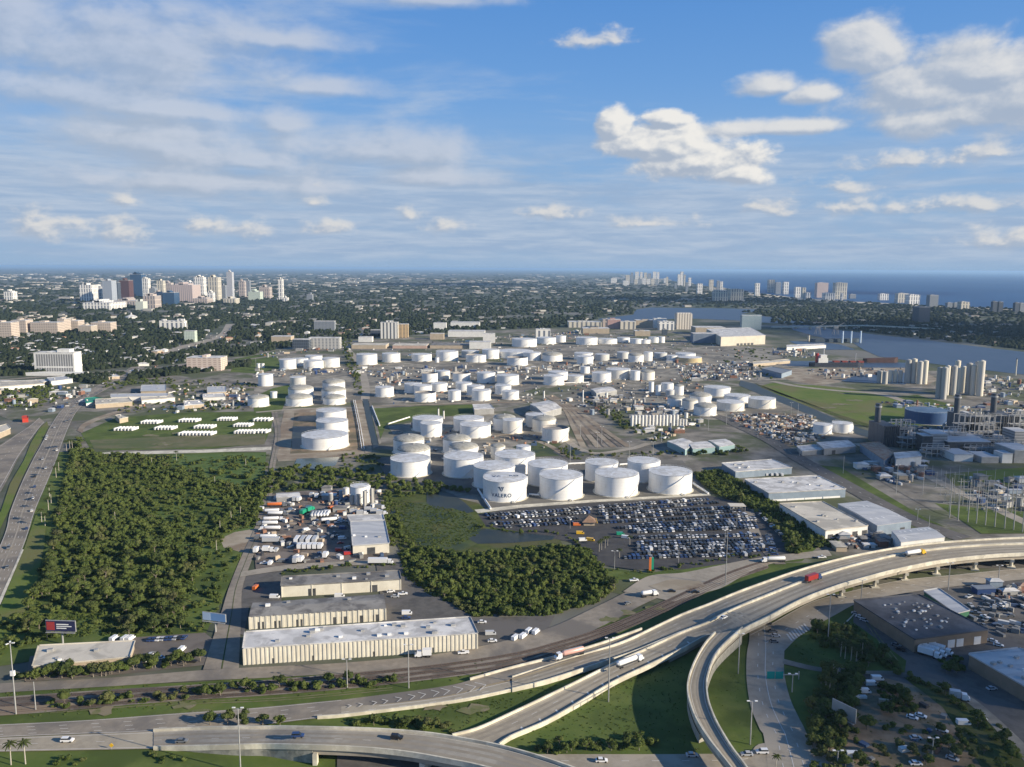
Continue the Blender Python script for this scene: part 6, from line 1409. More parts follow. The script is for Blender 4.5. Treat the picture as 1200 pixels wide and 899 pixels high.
for k, (x, y, c, kd) in enumerate([(743, 681, 'white', 'pickup'), (787, 693.5, 'black', 'car'), (815, 694.5, 'black', 'car'), (735, 708, 'grey', 'car'), (898, 657, 'white', 'car'), (963, 654, 'white', 'pickup')]):
    car(kd, c, x, y, .52, R((10, 0, 0, 35, 10, 8)[k]), '%s vehicle on the port road junction, %s of six counted from the left' % (c, nth(k)) if k not in () else '')
hi = 0; HV = []
for k in range(32):
    i = int(8 + (k + rnd.random()) / 32 * 108); f = rnd.choice((.12, .28, .42, .60, .72, .88)); q = HWY[0][i].lerp(HWY[1][i], f)
    HV.append((q, f, HWY[0][min(i+1, 119)] - HWY[0][i]))
HV.sort(key=lambda v: v[0].y)
for k, (q, f, d) in enumerate(HV):
    kd = rnd.choice(('car', 'car', 'suv', 'pickup', 'van')); c = rnd.choice(('white', 'white', 'silver', 'grey', 'black', 'grey', 'blue', 'silver'))
    o = bpy.data.objects.new('car', lot_mesh(kd, c)[0]); COL.objects.link(o); o.location = (q.x, q.y, .56); o.rotation_euler = (0, 0, math.atan2(d.y, d.x) + (math.pi if f < .5 else 0))
    tag(o, '%s vehicle on the highway at the left, %s counted from the bottom upwards' % (c, nth(k)), 'car', 'vehicles on the highway')
# car park rows: left end, right end, photo rows
ROWS = [((742, 650), (905, 645.5)), ((745, 645), (900, 641)), ((745, 637.5), (893, 634)), ((742, 631.5), (890, 628)), ((740, 625), (888, 619)), ((722, 620), (885, 613.5)), ((705, 613.5), (875, 605)), ((708, 608), (868, 600)),
        ((700, 603.8), (868, 595.3)), ((742, 616.8), (886, 609.3)), ((742, 622.5), (887, 616.3)), ((745, 641), (897, 637.5)), ((730, 655), (880, 651)),
        ((590, 619), (672, 613.5)), ((578, 615), (678, 608.5)), ((572, 609), (690, 601.5)), ((568, 605), (692, 597)), ((700, 600), (842, 590)), ((696, 595.5), (838, 585.5)), ((888, 600), (918, 630)), ((900, 628), (908, 652))]
LOT = []
for r_, (a, b) in enumerate(ROWS):
    A_, B_ = P(*a), P(*b); n = int((B_ - A_).length / 2.75); d = (B_ - A_).normalized(); hdg = math.atan2(d.y, d.x) + math.pi/2 + (.35 if 13 <= r_ <= 16 else 0)
    for i in range(n):
        if rnd.random() < .03: continue
        q = A_.lerp(B_, (i + .5) / n); LOT.append((r_, i, q, hdg + (math.pi if rnd.random() < .4 else 0)))
cols = ['white'] * 3 + ['silver'] * 4 + ['grey'] * 7 + ['black'] * 9 + ['blue'] * 4
lotmb = MB(); cnt = {}; single = 0
RN = ['nearest row', 'second row', 'third row', 'fourth row', 'fifth row', 'sixth row', 'seventh row', 'eighth row']
for r_, i, q, h_ in LOT:
    kd = rnd.choice(('car', 'car', 'suv', 'suv', 'pickup', 'van') if rnd.random() < .5 else ('car', 'suv')); c = rnd.choice(cols)
    if r_ in (14, 15) and rnd.random() < .015: c = 'yellow'
    me, mbs = lot_mesh(kd, c)
    if r_ < 8 and single < 225:
        single += 1; cnt[r_] = cnt.get(r_, -1) + 1
        o = bpy.data.objects.new('parked_car', me); COL.objects.link(o); o.location = (q.x, q.y, .27); o.rotation_euler = (0, 0, h_)
        tag(o, '%s parked car, %s from left in the %s of the eastern car park' % (c, nth(cnt[r_]), RN[r_]), 'parked car', 'cars in the car park')
    else:
        ci, si = math.cos(h_), math.sin(h_); k = len(lotmb.v)
        lotmb.v += [(q.x + x*ci - y*si, q.y + x*si + y*ci, z + .27) for x, y, z in mbs.v]; lotmb.f += [tuple(j + k for j in f) for f in mbs.f]
        pm = list(CP).index(c); lotmb.mi += [(pm if m_ == 0 else len(CP) + m_ - 1) for m_ in mbs.mi]
kind(lotmb.build('parked_cars', list(CP.values()) + [GLASS, TYRE]), 'stuff')
# thatched kiosk, small yellow vehicles and canopies at the car park entrance
p = P(690, 615); t = thing('kiosk', 'pyramid-roofed kiosk with a yellow eave at the car park entrance', 'kiosk', (p.x, p.y, 0))
MB().box(-3.8, 3.8, -3, 3, 0, 3).build('wall', TANW, t); MB().add([(-5.2, -4.6, 3), (5.2, -4.6, 3), (5.2, 4.6, 3), (-5.2, 4.6, 3), (0, 0, 7)], [(0, 1, 4), (1, 2, 4), (2, 3, 4), (3, 0, 4), (3, 2, 1, 0)]).build('roof', mat('thatch', (.28, .18, .12), (.20, .13, .09), .5), t)
MB().box(5.22, 5.7, -4.6, 4.6, 2.6, 3.4).build('eave', CP['yellow'], t)
for k, (x, y, c, kd) in enumerate([(676, 616, 'orange', 'van'), (680, 626, 'yellow', 'van'), (683, 634, 'white', 'van'), (692, 634, 'yellow', 'van'), (727, 627, 'green', 'van'), (733, 631, 'white', 'van')]):
    car(kd, c, x, y, .3, rnd.uniform(-.4, .4), '%s van near the car park kiosk, %s of six from left' % (c, nth(k)), group='vans at the car park entrance')
p = P(863, 598); t = thing('canopy', 'small square canopy on posts at the east edge of the car park', 'canopy', (p.x, p.y, 0)); MB().box(-6, 6, -4, 4, 4, 4.4).build('roof', CROOF, t)
for sx in (-5.5, 5.5):
    for sy in (-3.5, 3.5): MB().tube((sx, sy, 0), (sx, sy, 4), .15, 6).build('post', STEEL, t)
p = P(763, 671); s = mpp(p); t = thing('sign_pylon', 'upright orange and green sign pylon on the grass south of the car park', 'sign', (p.x, p.y, 0))
MB().box(-1.4, 0, -.3, .3, 0, 9.5).build('panel', CP['orange'], t); MB().box(.02, 1.4, -.3, .3, 2, 9.5).build('side_panel', CP['green'], t)
# truck yard
def rowof(items, where):
    items.sort(key=lambda q: (q[1], q[0]))
    for k, (kd, x, y, a, c1, c2, L) in enumerate(items):
        lab = '%s %s in %s, %s from the far side' % (c2, {'tank': 'tank trailer truck', 'box': 'box truck', 'car': 'car', 'van': 'van', 'pickup': 'pickup', 'suv': 'car'}[kd], where, nth(k))
        if kd in ('tank', 'box'): semi(kd, x, y, .26, R(a), c1, c2, lab, 'vehicles in ' + where, L)
        else: car(kd, c2, x, y, .27, R(a), lab, group='vehicles in ' + where)
TY = []
for (x, y, c) in [(322, 594, 'orange'), (319, 601.5, 'white'), (323, 604.5, 'white'), (318, 611, 'white'), (316, 616, 'white'), (319, 622, 'white'), (314, 632, 'white'), (318, 636, 'silver')]: TY.append(('tank' if c != 'silver' else 'box', x, y, rnd.choice((2, 8, 183)), rnd.choice(('white', 'white', 'grey')), c, 11.5))
for k in range(6): TY.append(('tank', 366 + k * 3.6, 606 - k * .2, 95, rnd.choice(('white', 'grey')), rnd.choice(('white', 'silver')), 9))
TY += [('box', 355, 603, 80, 'green', 'green', 6), ('box', 362, 600, 70, 'green', 'green', 6), ('tank', 386, 612, 18, 'white', 'white', 12), ('box', 388, 599, 60, 'orange', 'orange', 4), ('van', 359, 622, 50, '', 'white', 0)]
for k in range(4): TY.append(('box', 348 + k * 7, 636, 92, rnd.choice(('white', 'silver')), rnd.choice(('white', 'silver')), 8.5))
for k in range(5): TY.append(('box', 351 + k * 6, 643.5, 92, 'white', 'white', 5))
for x, y in [(300 + 12 * i, 648 - i * 1.1) for i in range(3)] + [(310, 661), (317, 661), (329, 659), (346, 660), (352, 659), (374, 655), (381, 654)]: TY.append((rnd.choice(('box', 'van', 'pickup')), x, y, rnd.choice((0, 90, 180)), 'white', rnd.choice(('white', 'white', 'grey', 'silver')), 4.5))
for x, y in [(392, 625), (396, 629), (401, 632), (405, 645), (398, 646), (408, 650), (402, 620), (390, 618), (396, 613), (404, 612), (399, 637), (390, 631)]: TY.append((rnd.choice(('car', 'van', 'pickup')), x, y, rnd.choice((0, 90, 20)), '', rnd.choice(('white', 'blue', 'red', 'silver', 'grey')), 0))
for x, y in [(338, 587), (345, 588), (365, 583), (371, 584), (378, 582), (385, 585), (350, 588)]: TY.append(('box', x, y, 90, 'white', rnd.choice(('white', 'white', 'silver')), 4))
for x, y in [(415, 603), (422, 604), (431, 600), (438, 602), (445, 604), (443, 597)]: TY.append(('box', x, y, 5, 'white', rnd.choice(('white', 'silver', 'grey')), 5))
TY.append(('box', 443, 661, 0, 'white', 'white', 12))
rowof(TY, 'the truck yard')
OL = [('van', x, y, 80, '', 'white', 0) for x, y in ((134, 750), (147, 750), (153, 750))] + [('car', 176 + 5 * i, 750.5 - i * .3, 85, '', rnd.choice(('black', 'white', 'blue', 'silver')), 0) for i in range(9)] + [('van', 213, 763, 85, '', 'white', 0), ('car', 177, 768, 85, '', 'silver', 0), ('car', 172, 774, 85, '', 'white', 0), ('car', 189, 772, 0, '', 'white', 0), ('car', 225, 776, 0, '', 'black', 0)]
rowof(OL, 'the yard behind the row of trees')
GL = [('car', 458, 694, 20, '', 'white', 0), ('car', 463, 700, 0, '', 'silver', 0), ('pickup', 472, 697, 10, '', 'white', 0), ('van', 477, 720, 5, '', 'white', 0), ('car', 476, 725, 5, '', 'blue', 0), ('van', 575, 744, 5, '', 'silver', 0), ('car', 577, 752, 5, '', 'white', 0), ('van', 604, 749, 60, '', 'white', 0), ('van', 613, 747, 60, '', 'white', 0), ('van', 620, 741, 60, '', 'white', 0), ('van', 628, 742, 60, '', 'white', 0), ('car', 565, 730, 0, '', 'white', 0), ('van', 322, 701, 0, '', 'white', 0), ('van', 300, 690, 80, '', 'orange', 0), ('van', 320, 729, 5, '', 'white', 0), ('van', 398, 700, 3, '', 'white', 0)]
rowof(GL, 'the yards round the buff warehouses')
BR = [('box', 1085, 768, -42, 'white', 'white', 7), ('box', 1091, 766, -42, 'white', 'white', 7), ('box', 1098, 764, -42, 'white', 'white', 7), ('van', 1028, 797, 0, '', 'white', 0), ('van', 1021, 803, 0, '', 'white', 0), ('van', 1013, 812, 0, '', 'white', 0), ('pickup', 982, 871, -10, '', 'white', 0), ('van', 1000, 887, 0, '', 'white', 0),
      ('car', 1069, 842, -35, '', 'white', 0), ('car', 1079, 840, -35, '', 'white', 0), ('box', 1119, 819, -20, 'white', 'silver', 4.5), ('van', 1129, 849, 0, '', 'white', 0), ('car', 1150, 844, 10, '', 'white', 0), ('car', 1162, 808, 10, '', 'silver', 0), ('car', 1073, 866, 0, '', 'silver', 0), ('car', 1104, 857, -40, '', 'white', 0), ('car', 1116, 890, -40, '', 'silver', 0), ('car', 1073, 896, 0, '', 'white', 0), ('car', 1163, 752, -30, '', 'white', 0), ('car', 1170, 757, -30, '', 'white', 0), ('car', 1003, 720, -40, '', 'silver', 0), ('car', 1008, 724, -40, '', 'white', 0), ('car', 1013, 728, -40, '', 'silver', 0), ('car', 1050, 757, -40, '', 'grey', 0), ('car', 1055, 762, -40, '', 'black', 0)]
rowof(BR, 'the yards at the lower right')
SC = [(rnd.choice(('car', 'car', 'van', 'pickup')), rnd.uniform(1135, 1215), rnd.uniform(700, 745), rnd.uniform(0, 180), 'white', rnd.choice(('white', 'grey', 'grey', 'silver', 'black', 'black')), 4) for _ in range(26)]
rowof(SC, 'the scrap yard below the viaduct')
RW = [(rnd.choice(('box', 'van')), 868 + k * 6, 556.5 + k * .1, 90, 'white', 'white', 4) for k in range(9)] + [('van', 985, 612, 0, '', 'orange', 0), ('van', 993, 614, 0, '', 'blue', 0), ('van', 1004, 626, 0, '', 'red', 0), ('van', 985, 630, 0, '', 'white', 0), ('van', 975, 633, 0, '', 'blue', 0)]
rowof(RW, 'the yards east of the car park')
# rows of white trailers on the grass
k = 0
for j, (x0, x1, y, n) in enumerate([(138, 158, 506, 6), (169, 187, 498, 6), (185, 204, 505, 6), (213, 232, 496, 6), (231, 250, 503.5, 6), (213, 250, 511.5, 10), (258, 275, 494.5, 6), (277, 294, 501.5, 6), (278, 300, 509.5, 7), (300, 317, 495, 5), (301, 314, 509, 4)]):
    for i in range(n):
        x = x0 + (x1 - x0) * i / (n - 1); p = P(x, y - 1.5); t = thing('trailer', 'white box trailer, %s from left in the %s row on the grass field' % (nth(i), nth(j)), 'trailer', (p.x, p.y, 0), 'white trailers in rows on the grass', R(79))
        if j == 0 and i == 0:
            MB().box(-6, 6, -.72, .72, .9, 3.7).build('box', WHITEP, t); MB().box(-6, 5.6, -.55, .55, .0, .88).build('chassis', DARKM, t); TRP = [c for c in COL.objects if c.parent == t]
        else:
            for c in TRP: o = c.copy(); COL.objects.link(o); o.parent = t

# ------------------------------------------------------------------ poles, masts, signs
def mast(x, yb, yt, label, heads=2, z=0.0, name='light_mast', group='light masts', r=.28, cat='light mast', arm=1.5):
    p = P(x, yb, z); h = height_at(p, yt) - z; t = thing(name, label, cat, p, group)
    MB().tube((0, 0, 0), (0, 0, h), r, 8, r1=r*.6).build('pole', STEEL, t)
    if heads:
        for i in range(heads):
            a = math.pi * 2 * i / heads; mb = MB(); mb.tube((0, 0, h - .2), (math.cos(a)*arm, math.sin(a)*arm, h + .2), .09, 5); AR = mb.build('arm', STEEL, t)
            MB().rbox((math.cos(a)*arm, math.sin(a)*arm), (math.cos(a), math.sin(a)), 1.1, .6, h + .12, h + .34).build('lamp', WHITEP, AR)
    return t
for x, yb, yt, lab in [(479, 807, 756, 'tall light mast on the grass above the chevron markings'), (407, 807, 773, 'light mast on the grass left of the chevron markings'), (282, 905, 830, 'tall light mast standing before the lower expressway among the small trees'), (713, 823, 748, 'tallest light mast, on the grass beside the lower viaduct carriageway'), (879, 873, 822, 'slim mast on the grass inside the loop ramp'), (865, 790, 743, 'slim mast beside the retaining wall of the loop ramp'),
                       (970, 753, 697, 'light mast at the crossing under the viaduct'), (850, 686, 622, 'tall light mast between car park and port road'), (1009, 704, 680, 'light mast at the corner of the dark-roofed warehouse'), (1111, 692, 660, 'light mast under the viaduct, right one'), (1170, 680, 663, 'light mast near the right pier'), (928, 812, 790, 'short mast by the green direction sign'), (981, 899, 880, 'curved street lamp at the bottom edge'), (1092, 888, 865, 'lamp in the weedy lot at the lower right')]:
    mast(x, yb, yt, lab)
for k, (x, yb, yt) in enumerate([(668, 620, 606), (863, 620, 600), (878, 630, 615), (809, 640, 622), (795, 660, 642), (720, 668, 646), (849, 645, 618)]):
    mast(x, yb, yt, 'car park lamp with two heads, %s of seven listed from near the kiosk' % nth(k), group='car park lamps', r=.16)
for k, (x, yb, yt) in enumerate([(668, 545, 520), (737, 545, 518), (775, 518, 497), (765, 538, 518), (805, 536, 520), (820, 500, 481), (830, 505, 484), (851, 498, 480), (888, 513, 501), (937, 535, 520), (988, 555, 534), (1050, 579, 545), (1081, 580, 546), (1075, 610, 597), (1088, 625, 604), (700, 525, 507), (680, 512, 498), (705, 520, 500), (935, 487, 473), (927, 486, 472), (300, 432, 420)]):
    mast(x, yb, yt, 'tall grey pole in the port area, %s of twenty-one' % nth(k), heads=2 if k % 2 else 0, name='pole', group='poles in the port area', r=.25, cat='pole')
t = mast(19, 838, 754, 'tall pale pole with stacked antennas at the lower left edge', heads=3, name='antenna_pole', group=None, r=.3, cat='antenna pole', arm=1.2)
MB().box(-.8, .8, -.5, .5, 17, 19).build('antenna', WHITEP, t)
mast(42, 833, 799, 'short pale pole right of the antenna pole', heads=0, name='pole', group='poles in the port area', r=.25, cat='pole')
for k, (x, yb, yt) in enumerate([(1112.5, 607.5, 560), (1122.5, 610, 561), (1134, 612.5, 562), (1144, 614, 563), (1154.5, 616, 564), (1165.5, 618, 565), (1177, 620, 566), (1187.5, 621.5, 567), (1198, 624, 568)]):
    t = mast(x, yb, yt, 'tall pale transmission pole, %s from left in the row behind the viaduct' % nth(k), heads=0, name='transmission_pole', group='transmission poles', r=.38, cat='transmission pole')
for k in range(7):
    x = 1128 + k * 11.5; t = mast(x, 592 + k * .8, 562 + k * .5, 'thin pole in the farther transmission row, %s from left' % nth(k), heads=0, name='transmission_pole', group='farther transmission poles', r=.25, cat='transmission pole')
    p = t.location; MB().box(-6, 6, -.15, .15, 9, 9.4).build('crossbar', STEEL, t)
for j in range(5):
    for k in range(11):
        x = 1092 + k * 10.5 + j * 5; yb = 562 + j * 9 + k * .6
        if x > 1215: continue
        t = mast(x, yb, yb - rnd.uniform(12, 20), 'thin substation pole, %s from left in the %s rank from the far side' % (nth(k), nth(j)), heads=0, name='substation_pole', group='poles of the substation', r=.2, cat='pole')
        if k % 3 == 0: MB().box(-5, 5, -.12, .12, 6, 6.3).build('crossbar', STEEL, t)
def frame(x, yb, wm, hm, k):
    p = P(x, yb); t = thing('steel_frame', 'open steel framework with pipes in the power station, %s counted from left' % nth(k), 'steel frame', (p.x, p.y, 0), 'steel frameworks of the power station')
    n = max(2, int(wm / 5)); q = MB()
    for i in range(n + 1):
        for dy in (0, 9): q.box(-wm/2 + wm*i/n - .25, -wm/2 + wm*i/n + .25, dy, dy + .5, 0, hm)
    q.build('columns', STEEL, t); q = MB()
    for z in (hm*.33, hm*.66, hm):
        for dy in (0, 9): q.box(-wm/2, wm/2, dy + .02, dy + .48, z - .5, z - .02)
    q.build('beams', STEEL, t); q = MB()
    for z in (hm*.33, hm*.66):
        for dy in (2, 4, 6.5): q.tube((-wm/2 - 3, dy, z + .5), (wm/2 + 3, dy, z + .5), .5, 6)
    q.build('pipes', GW, t); MB().box(-wm*.2, wm*.15, 1, 8, hm*.33, hm*.6).build('vessel', DARKM, t)
for k, (x, yb, wm, hm) in enumerate([(1059, 522, 20, 26), (1066, 526, 16, 16), (1098, 536, 22, 12), (1120, 524, 18, 20), (1128, 519, 12, 30), (1152, 516, 20, 26), (1160, 520, 16, 18), (1168, 512, 18, 24), (1170, 526, 20, 12), (1196, 518, 18, 28), (1150, 534, 24, 10), (1184, 532, 20, 13)]): frame(x, yb, wm, hm, k)
# billboards
def billboard(x, yb, yc, wpx, hpx, rot, label, paint, legs=1, back=False, extras=()):
    p = P(x, yb); s = mpp(p); zc = height_at(p, yc); w_, h_ = wpx * s / max(.3, abs(math.cos(rot))), hpx * s
    t = thing('billboard', label, 'billboard', (p.x, p.y, 0), None, rot)
    MB().tube((0, .6, 0), (0, .6, zc + h_*.3), .45, 10).build('post', STEEL, t)
    MB().box(-w_/2 - .2, w_/2 + .2, -.25, .25, zc - h_/2 - .2, zc + h_/2 + .2).build('frame', STEEL if not back else GW, t)
    if not back:
        PN = MB().box(-w_/2, w_/2, -.32, -.252, zc - h_/2, zc + h_/2).build('panel', paint, t)
        for (x0, x1, z0_, z1_, m_) in extras: MB().box(-w_/2 + x0*w_, -w_/2 + x1*w_, -.36, -.322, zc - h_/2 + z0_*h_, zc - h_/2 + z1_*h_).build('printed_block', m_, PN)
    MB().box(-w_/2, w_/2, -1.2, -.34, zc - h_/2 - .6, zc - h_/2 - .45).build('catwalk', STEEL, t)
    return t
billboard(73, 756, 733.5, 35, 12.5, R(-3), 'dark navy billboard with a red block beside white lines, behind the cream-roofed warehouse', mat('navy_panel', (.02, .025, .07)), extras=((.02, .30, .1, .9, mat('red_panel', (.35, .04, .04))), (.36, .78, .62, .72, WHITEP), (.36, .88, .44, .52, WHITEP), (.36, .70, .24, .34, WHITEP)))
billboard(252, 742, 723, 29, 9, R(-14), 'pale blue and white billboard on a post beside the side street', mat('sky_panel', (.22, .38, .60)), extras=((.0, .35, .0, 1, mat('pale_panel', (.55, .66, .75))),))
billboard(988, 850, 833, 17, 16, R(-55), 'grey backside of a billboard in the grove at the lower right', GW, back=True)
p = P(908, 797); s = mpp(p); zt = height_at(p, 787); t = thing('sign_gantry', 'green direction signs over the street below the crossing', 'road sign', (p.x, p.y, 0)); w_ = 19 * s
for k in range(2): MB().box(-w_/2 + k*w_*.52, -w_/2 + k*w_*.52 + w_*.48, -.1, .1, zt - 3.4, zt).build('sign_panel', mat('sign_green', (.0, .20, .20)), t)
mb = MB(); mb.tube((-w_/2, .2, zt - 1.6), (w_/2 + 7, .2, zt - 1.6), .2, 6); mb.build('beam', STEEL, t); MB().tube((w_/2 + 7, .2, 0), (w_/2 + 7, .2, zt), .25, 8).build('post', STEEL, t)
p = P(131, 879.5); t = thing('road_sign', 'small orange diamond road sign on the lower left verge', 'road sign', (p.x, p.y, 0)); MB().tube((0, 0, 0), (0, 0, 2), .06, 6).build('post', STEEL, t)
MB().add([(0, -.08, 1.2), (.9, -.08, 2.1), (0, -.08, 3.0), (-.9, -.08, 2.1), (0, .0, 1.2), (.9, .0, 2.1), (0, .0, 3.0), (-.9, .0, 2.1)], [(0, 1, 2, 3), (7, 6, 5, 4), (0, 4, 5, 1), (1, 5, 6, 2), (2, 6, 7, 3), (3, 7, 4, 0)]).build('panel', CP['yellow'], t)
# ------------------------------------------------------------------ ships and the port's far edge
def ship(x0, x1, yb, label, hull, deckh, sup, superx, cat='ship'):
    a, b = P(x0, yb), P(x1, yb); L = (b - a).length; o = (a + b) / 2; t = thing('cargo_ship', label, cat, (o.x, o.y, .3), None, math.atan2(b.y - a.y, b.x - a.x))
    B = L * .14; pl = [(-L/2, -B*.35), (-L*.44, -B/2), (L*.36, -B/2), (L/2, 0), (L*.36, B/2), (-L*.44, B/2), (-L/2, B*.35)]
    MB().prism(pl, 0, [deckh, deckh, deckh, deckh + 2.5, deckh, deckh, deckh]).build('hull', hull, t)
    if sup:
        sx = -L/2 + superx * L
        MB().box(sx - 9, sx + 9, -B*.42, B*.42, deckh, deckh + 9).build('superstructure', WW, t); MB().box(sx - 5, sx + 7, -B*.36, B*.36, deckh + 9, deckh + 15).build('bridge', WW, t)
        MB().cyl(sx - 10, 0, 3, deckh, deckh + 18, 12).build('funnel', CP['red'], t); MB().tube((sx + 3, 0, deckh + 15), (sx + 3, 0, deckh + 26), .5, 6).build('mast', WHITEP, t)
        for i in range(4): MB().box(sx + 22 + i*L*.15, sx + 22 + i*L*.15 + L*.10, -B*.3, B*.3, deckh, deckh + 3.5).build('hatch', mat('deck_red', (.22, .05, .04)), t)
        MB().tube((sx + L*.62, 0, deckh), (sx + L*.62, 0, deckh + 18), .7, 6).build('derrick', STEEL, t)
    return t
ship(949, 1012, 429.5, 'dark-hulled cargo ship with a white bridge and red deck in the port basin', mat('hull_paint', (.03, .035, .05)), 7, True, .22)
ship(1012, 1052, 425, 'low rusty red barge moored right of the cargo ship', mat('rust_hull', (.08, .04, .035), (.06, .035, .03), .1), 8, False, 0)
ship(950, 1010, 401, 'dark grey moored vessel with three pale columns at the channel', mat('grey_hull', (.05, .07, .09)), 8, False, 0)
for k, x in enumerate((987, 997, 1008)): round_stack(x, 402, 2.2, 388, 'pale blue upright column of the moored vessel, %s of three' % nth(k), mat('pale_blue_paint', (.45, .55, .66)))
# causeway bridge beyond the channel
A_ = line([(905, 383.5), (960, 382.5), (1010, 381.5), (1060, 383.5), (1110, 386)], 40, [(0, 3), (.3, 10), (.7, 10), (1, 3)]); o_ = tuple(A_[20].xy) + (0,)
t = thing('causeway_bridge', 'long low pale bridge across the far channel', 'bridge', o_); parapet(MB(), A_, 16, 1.2, drop=2).build('deck', PALE, t, o_)
for i in range(2, 38, 3): q = A_[i]; MB().box(q.x - 2, q.x + 2, q.y - 6, q.y + 6, 0, q.z - 2.2).build('pier', PALE, t, o_)
for x, yb, yt, k in [(958, 392, 381, 0), (979, 392, 381, 1)]:
    p = P(x, yb); h = height_at(p, yt); t = thing('harbour_crane', 'dark latticed harbour crane by the channel, %s of two' % nth(k), 'crane', (p.x, p.y, 0), 'harbour cranes')
    mb = MB()
    for sx in (-7, 7):
        for sy in (-7, 7): mb.tube((sx, sy, 0), (sx*.5, sy*.5, h*.7), .8, 5)
    mb.build('legs', GW, t); MB().box(-6, 6, -5, 5, h*.68, h*.85).build('cab', GW, t); MB().tube((0, 0, h*.8), (26, 6, h*1.25), .8, 5).build('boom', GW, t)
# long shed and quay things
shed('transit_shed', 'long pale transit shed on the quay left of the cargo ship', [(922, 404.5), (966, 403), (968, 404.5), (922, 407)], 7, WW, WROOF, cat='shed', seed=71)
shed('transit_shed', 'blue-grey transit shed with a white end wall, above the green field', [(893, 432), (905, 430), (928, 434), (916, 438)], 8, BW, mat('slate_roof', (.18, .21, .25)), cat='shed', seed=72)
shed('transit_shed', 'low beige shed by the quay road west of the green field', [(882, 424), (925, 421), (926, 423), (883, 427)], 5, TANW, CROOF, cat='shed', seed=73)
# pipes, small sheds and stacked goods filling the tank farm and the port
pr = thing('pipe_rack', 'white elevated pipe rack running beside the western canal', 'pipe rack', tuple(P(420, 500)))
PA = [P(414, 470), P(420, 500), P(424, 527)]
for dx in (0, 2.4):
    mb = MB()
    for a, b in zip(PA, PA[1:]): mb.tube(a + Vector((dx, 0, 1.4)), b + Vector((dx, 0, 1.4)), .4, 6)
    mb.build('pipe', WHITEP, pr, tuple(P(420, 500)))
for i in range(7):
    q = PA[0].lerp(PA[2], i / 6); MB().box(q.x - .8, q.x + 3.2, q.y - .3, q.y + .3, 0, .98).build('support', PALE, pr, tuple(P(420, 500)))
for k, (a, b) in enumerate([((666, 545), (688, 544)), ((726, 546), (738, 545)), ((436, 477), (445, 500)), ((636, 449), (655, 449)), ((655, 450), (690, 449)), ((480, 490), (455, 498)), ((620, 581), (632, 582)), ((812, 568), (830, 580)), ((560, 575), (575, 598))]):
    pa, pb = P(*a), P(*b); t = thing('pipeline', 'white ground pipeline between tanks, %s of nine' % nth(k), 'pipeline', tuple(pa)); mb = MB(); mb.tube((0, 0, 1.3), pb - pa + Vector((0, 0, 1.3)), .8, 8); mb.build('pipe', WHITEP, t)
    for i in range(4): q = (pb - pa) * (i / 3); MB().box(q.x - .5, q.x + .5, q.y - .5, q.y + .5, 0, .7).build('support', PALE, t)
cl = []
CZ = [([(55, 452), (110, 452), (98, 472), (60, 488)], 12, 'left of the highway bend'), ([(-20, 456), (40, 454), (40, 480), (-20, 484)], 12, 'among the trees below the white hotel'), ([(420, 432), (640, 430), (640, 438), (420, 440)], 26, 'behind the middle tank rows'), ([(440, 440), (475, 438), (480, 452), (440, 452)], 10, 'left of the middle tank rows'), ([(300, 415), (410, 400), (410, 416), (300, 420)], 12, 'north of the western tank columns'), ([(300, 434), (340, 434), (420, 433), (420, 438), (300, 442)], 12, 'among the western tank columns'), ([(635, 425), (800, 424), (800, 432), (640, 434)], 24, 'between the eastern and northern tank rows'),
      ([(790, 430), (880, 425), (895, 445), (800, 447)], 30, 'in the yards left of the green field'), ([(850, 488), (950, 487), (955, 512), (925, 522), (885, 508)], 34, 'on the scrap ground'), ([(1000, 545), (1080, 540), (1095, 560), (1050, 570)], 22, 'before the power station'), ([(1060, 500), (1200, 495), (1210, 540), (1060, 530)], 40, 'inside the power station'), ([(1150, 440), (1210, 445), (1210, 480), (1150, 475)], 24, 'right of the cement silos'),
      ([(1020, 470), (1100, 474), (1150, 478), (1140, 490), (1060, 480)], 16, 'below the cement silos'), ([(740, 470), (800, 478), (830, 500), (760, 520), (740, 500)], 28, 'round the white cylinders'), ([(655, 470), (740, 462), (760, 480), (700, 490)], 18, 'north of the green strip'), ([(1130, 560), (1200, 565), (1210, 600), (1150, 600)], 14, 'in the substation'), ([(200, 470), (290, 452), (296, 478), (200, 486)], 16, 'between highway and tank farm'),
      ([(1140, 688), (1200, 685), (1210, 697), (1140, 698)], 5, 'under the viaduct at the right'), ([(970, 622), (1040, 625), (1040, 640), (975, 645)], 18, 'beside the cream-roofed warehouse'), ([(380, 575), (410, 578), (410, 600), (385, 600)], 10, 'at the back of the truck yard'), ([(905, 408), (950, 410), (960, 420), (905, 420)], 14, 'on the quay left of the cargo ship'), ([(940, 434), (1060, 432), (1050, 440), (960, 445)], 14, 'on the sandy quay'), ([(545, 398), (700, 386), (700, 392), (550, 404)], 16, 'just north of the northern tanks'), ([(1110, 480), (1210, 480), (1210, 500), (1110, 495)], 16, 'behind the power station')]
CM = [(WW, WROOF), (GW, GROOF), (TANW, CROOF), (BW, MROOF), (mat('rust_wall', (.26, .12, .08), (.18, .10, .07), .4), mat('rust_top', (.28, .15, .10), (.36, .26, .20), .4)), (GW, WROOF), (CP['blue'], MATS['slate_roof']), (DARKM, GROOF)]
def clear(x, y, r): return all((x - a)**2 + (y - b)**2 > (r_ + r + 2)**2 for a, b, r_, h in TANKS)
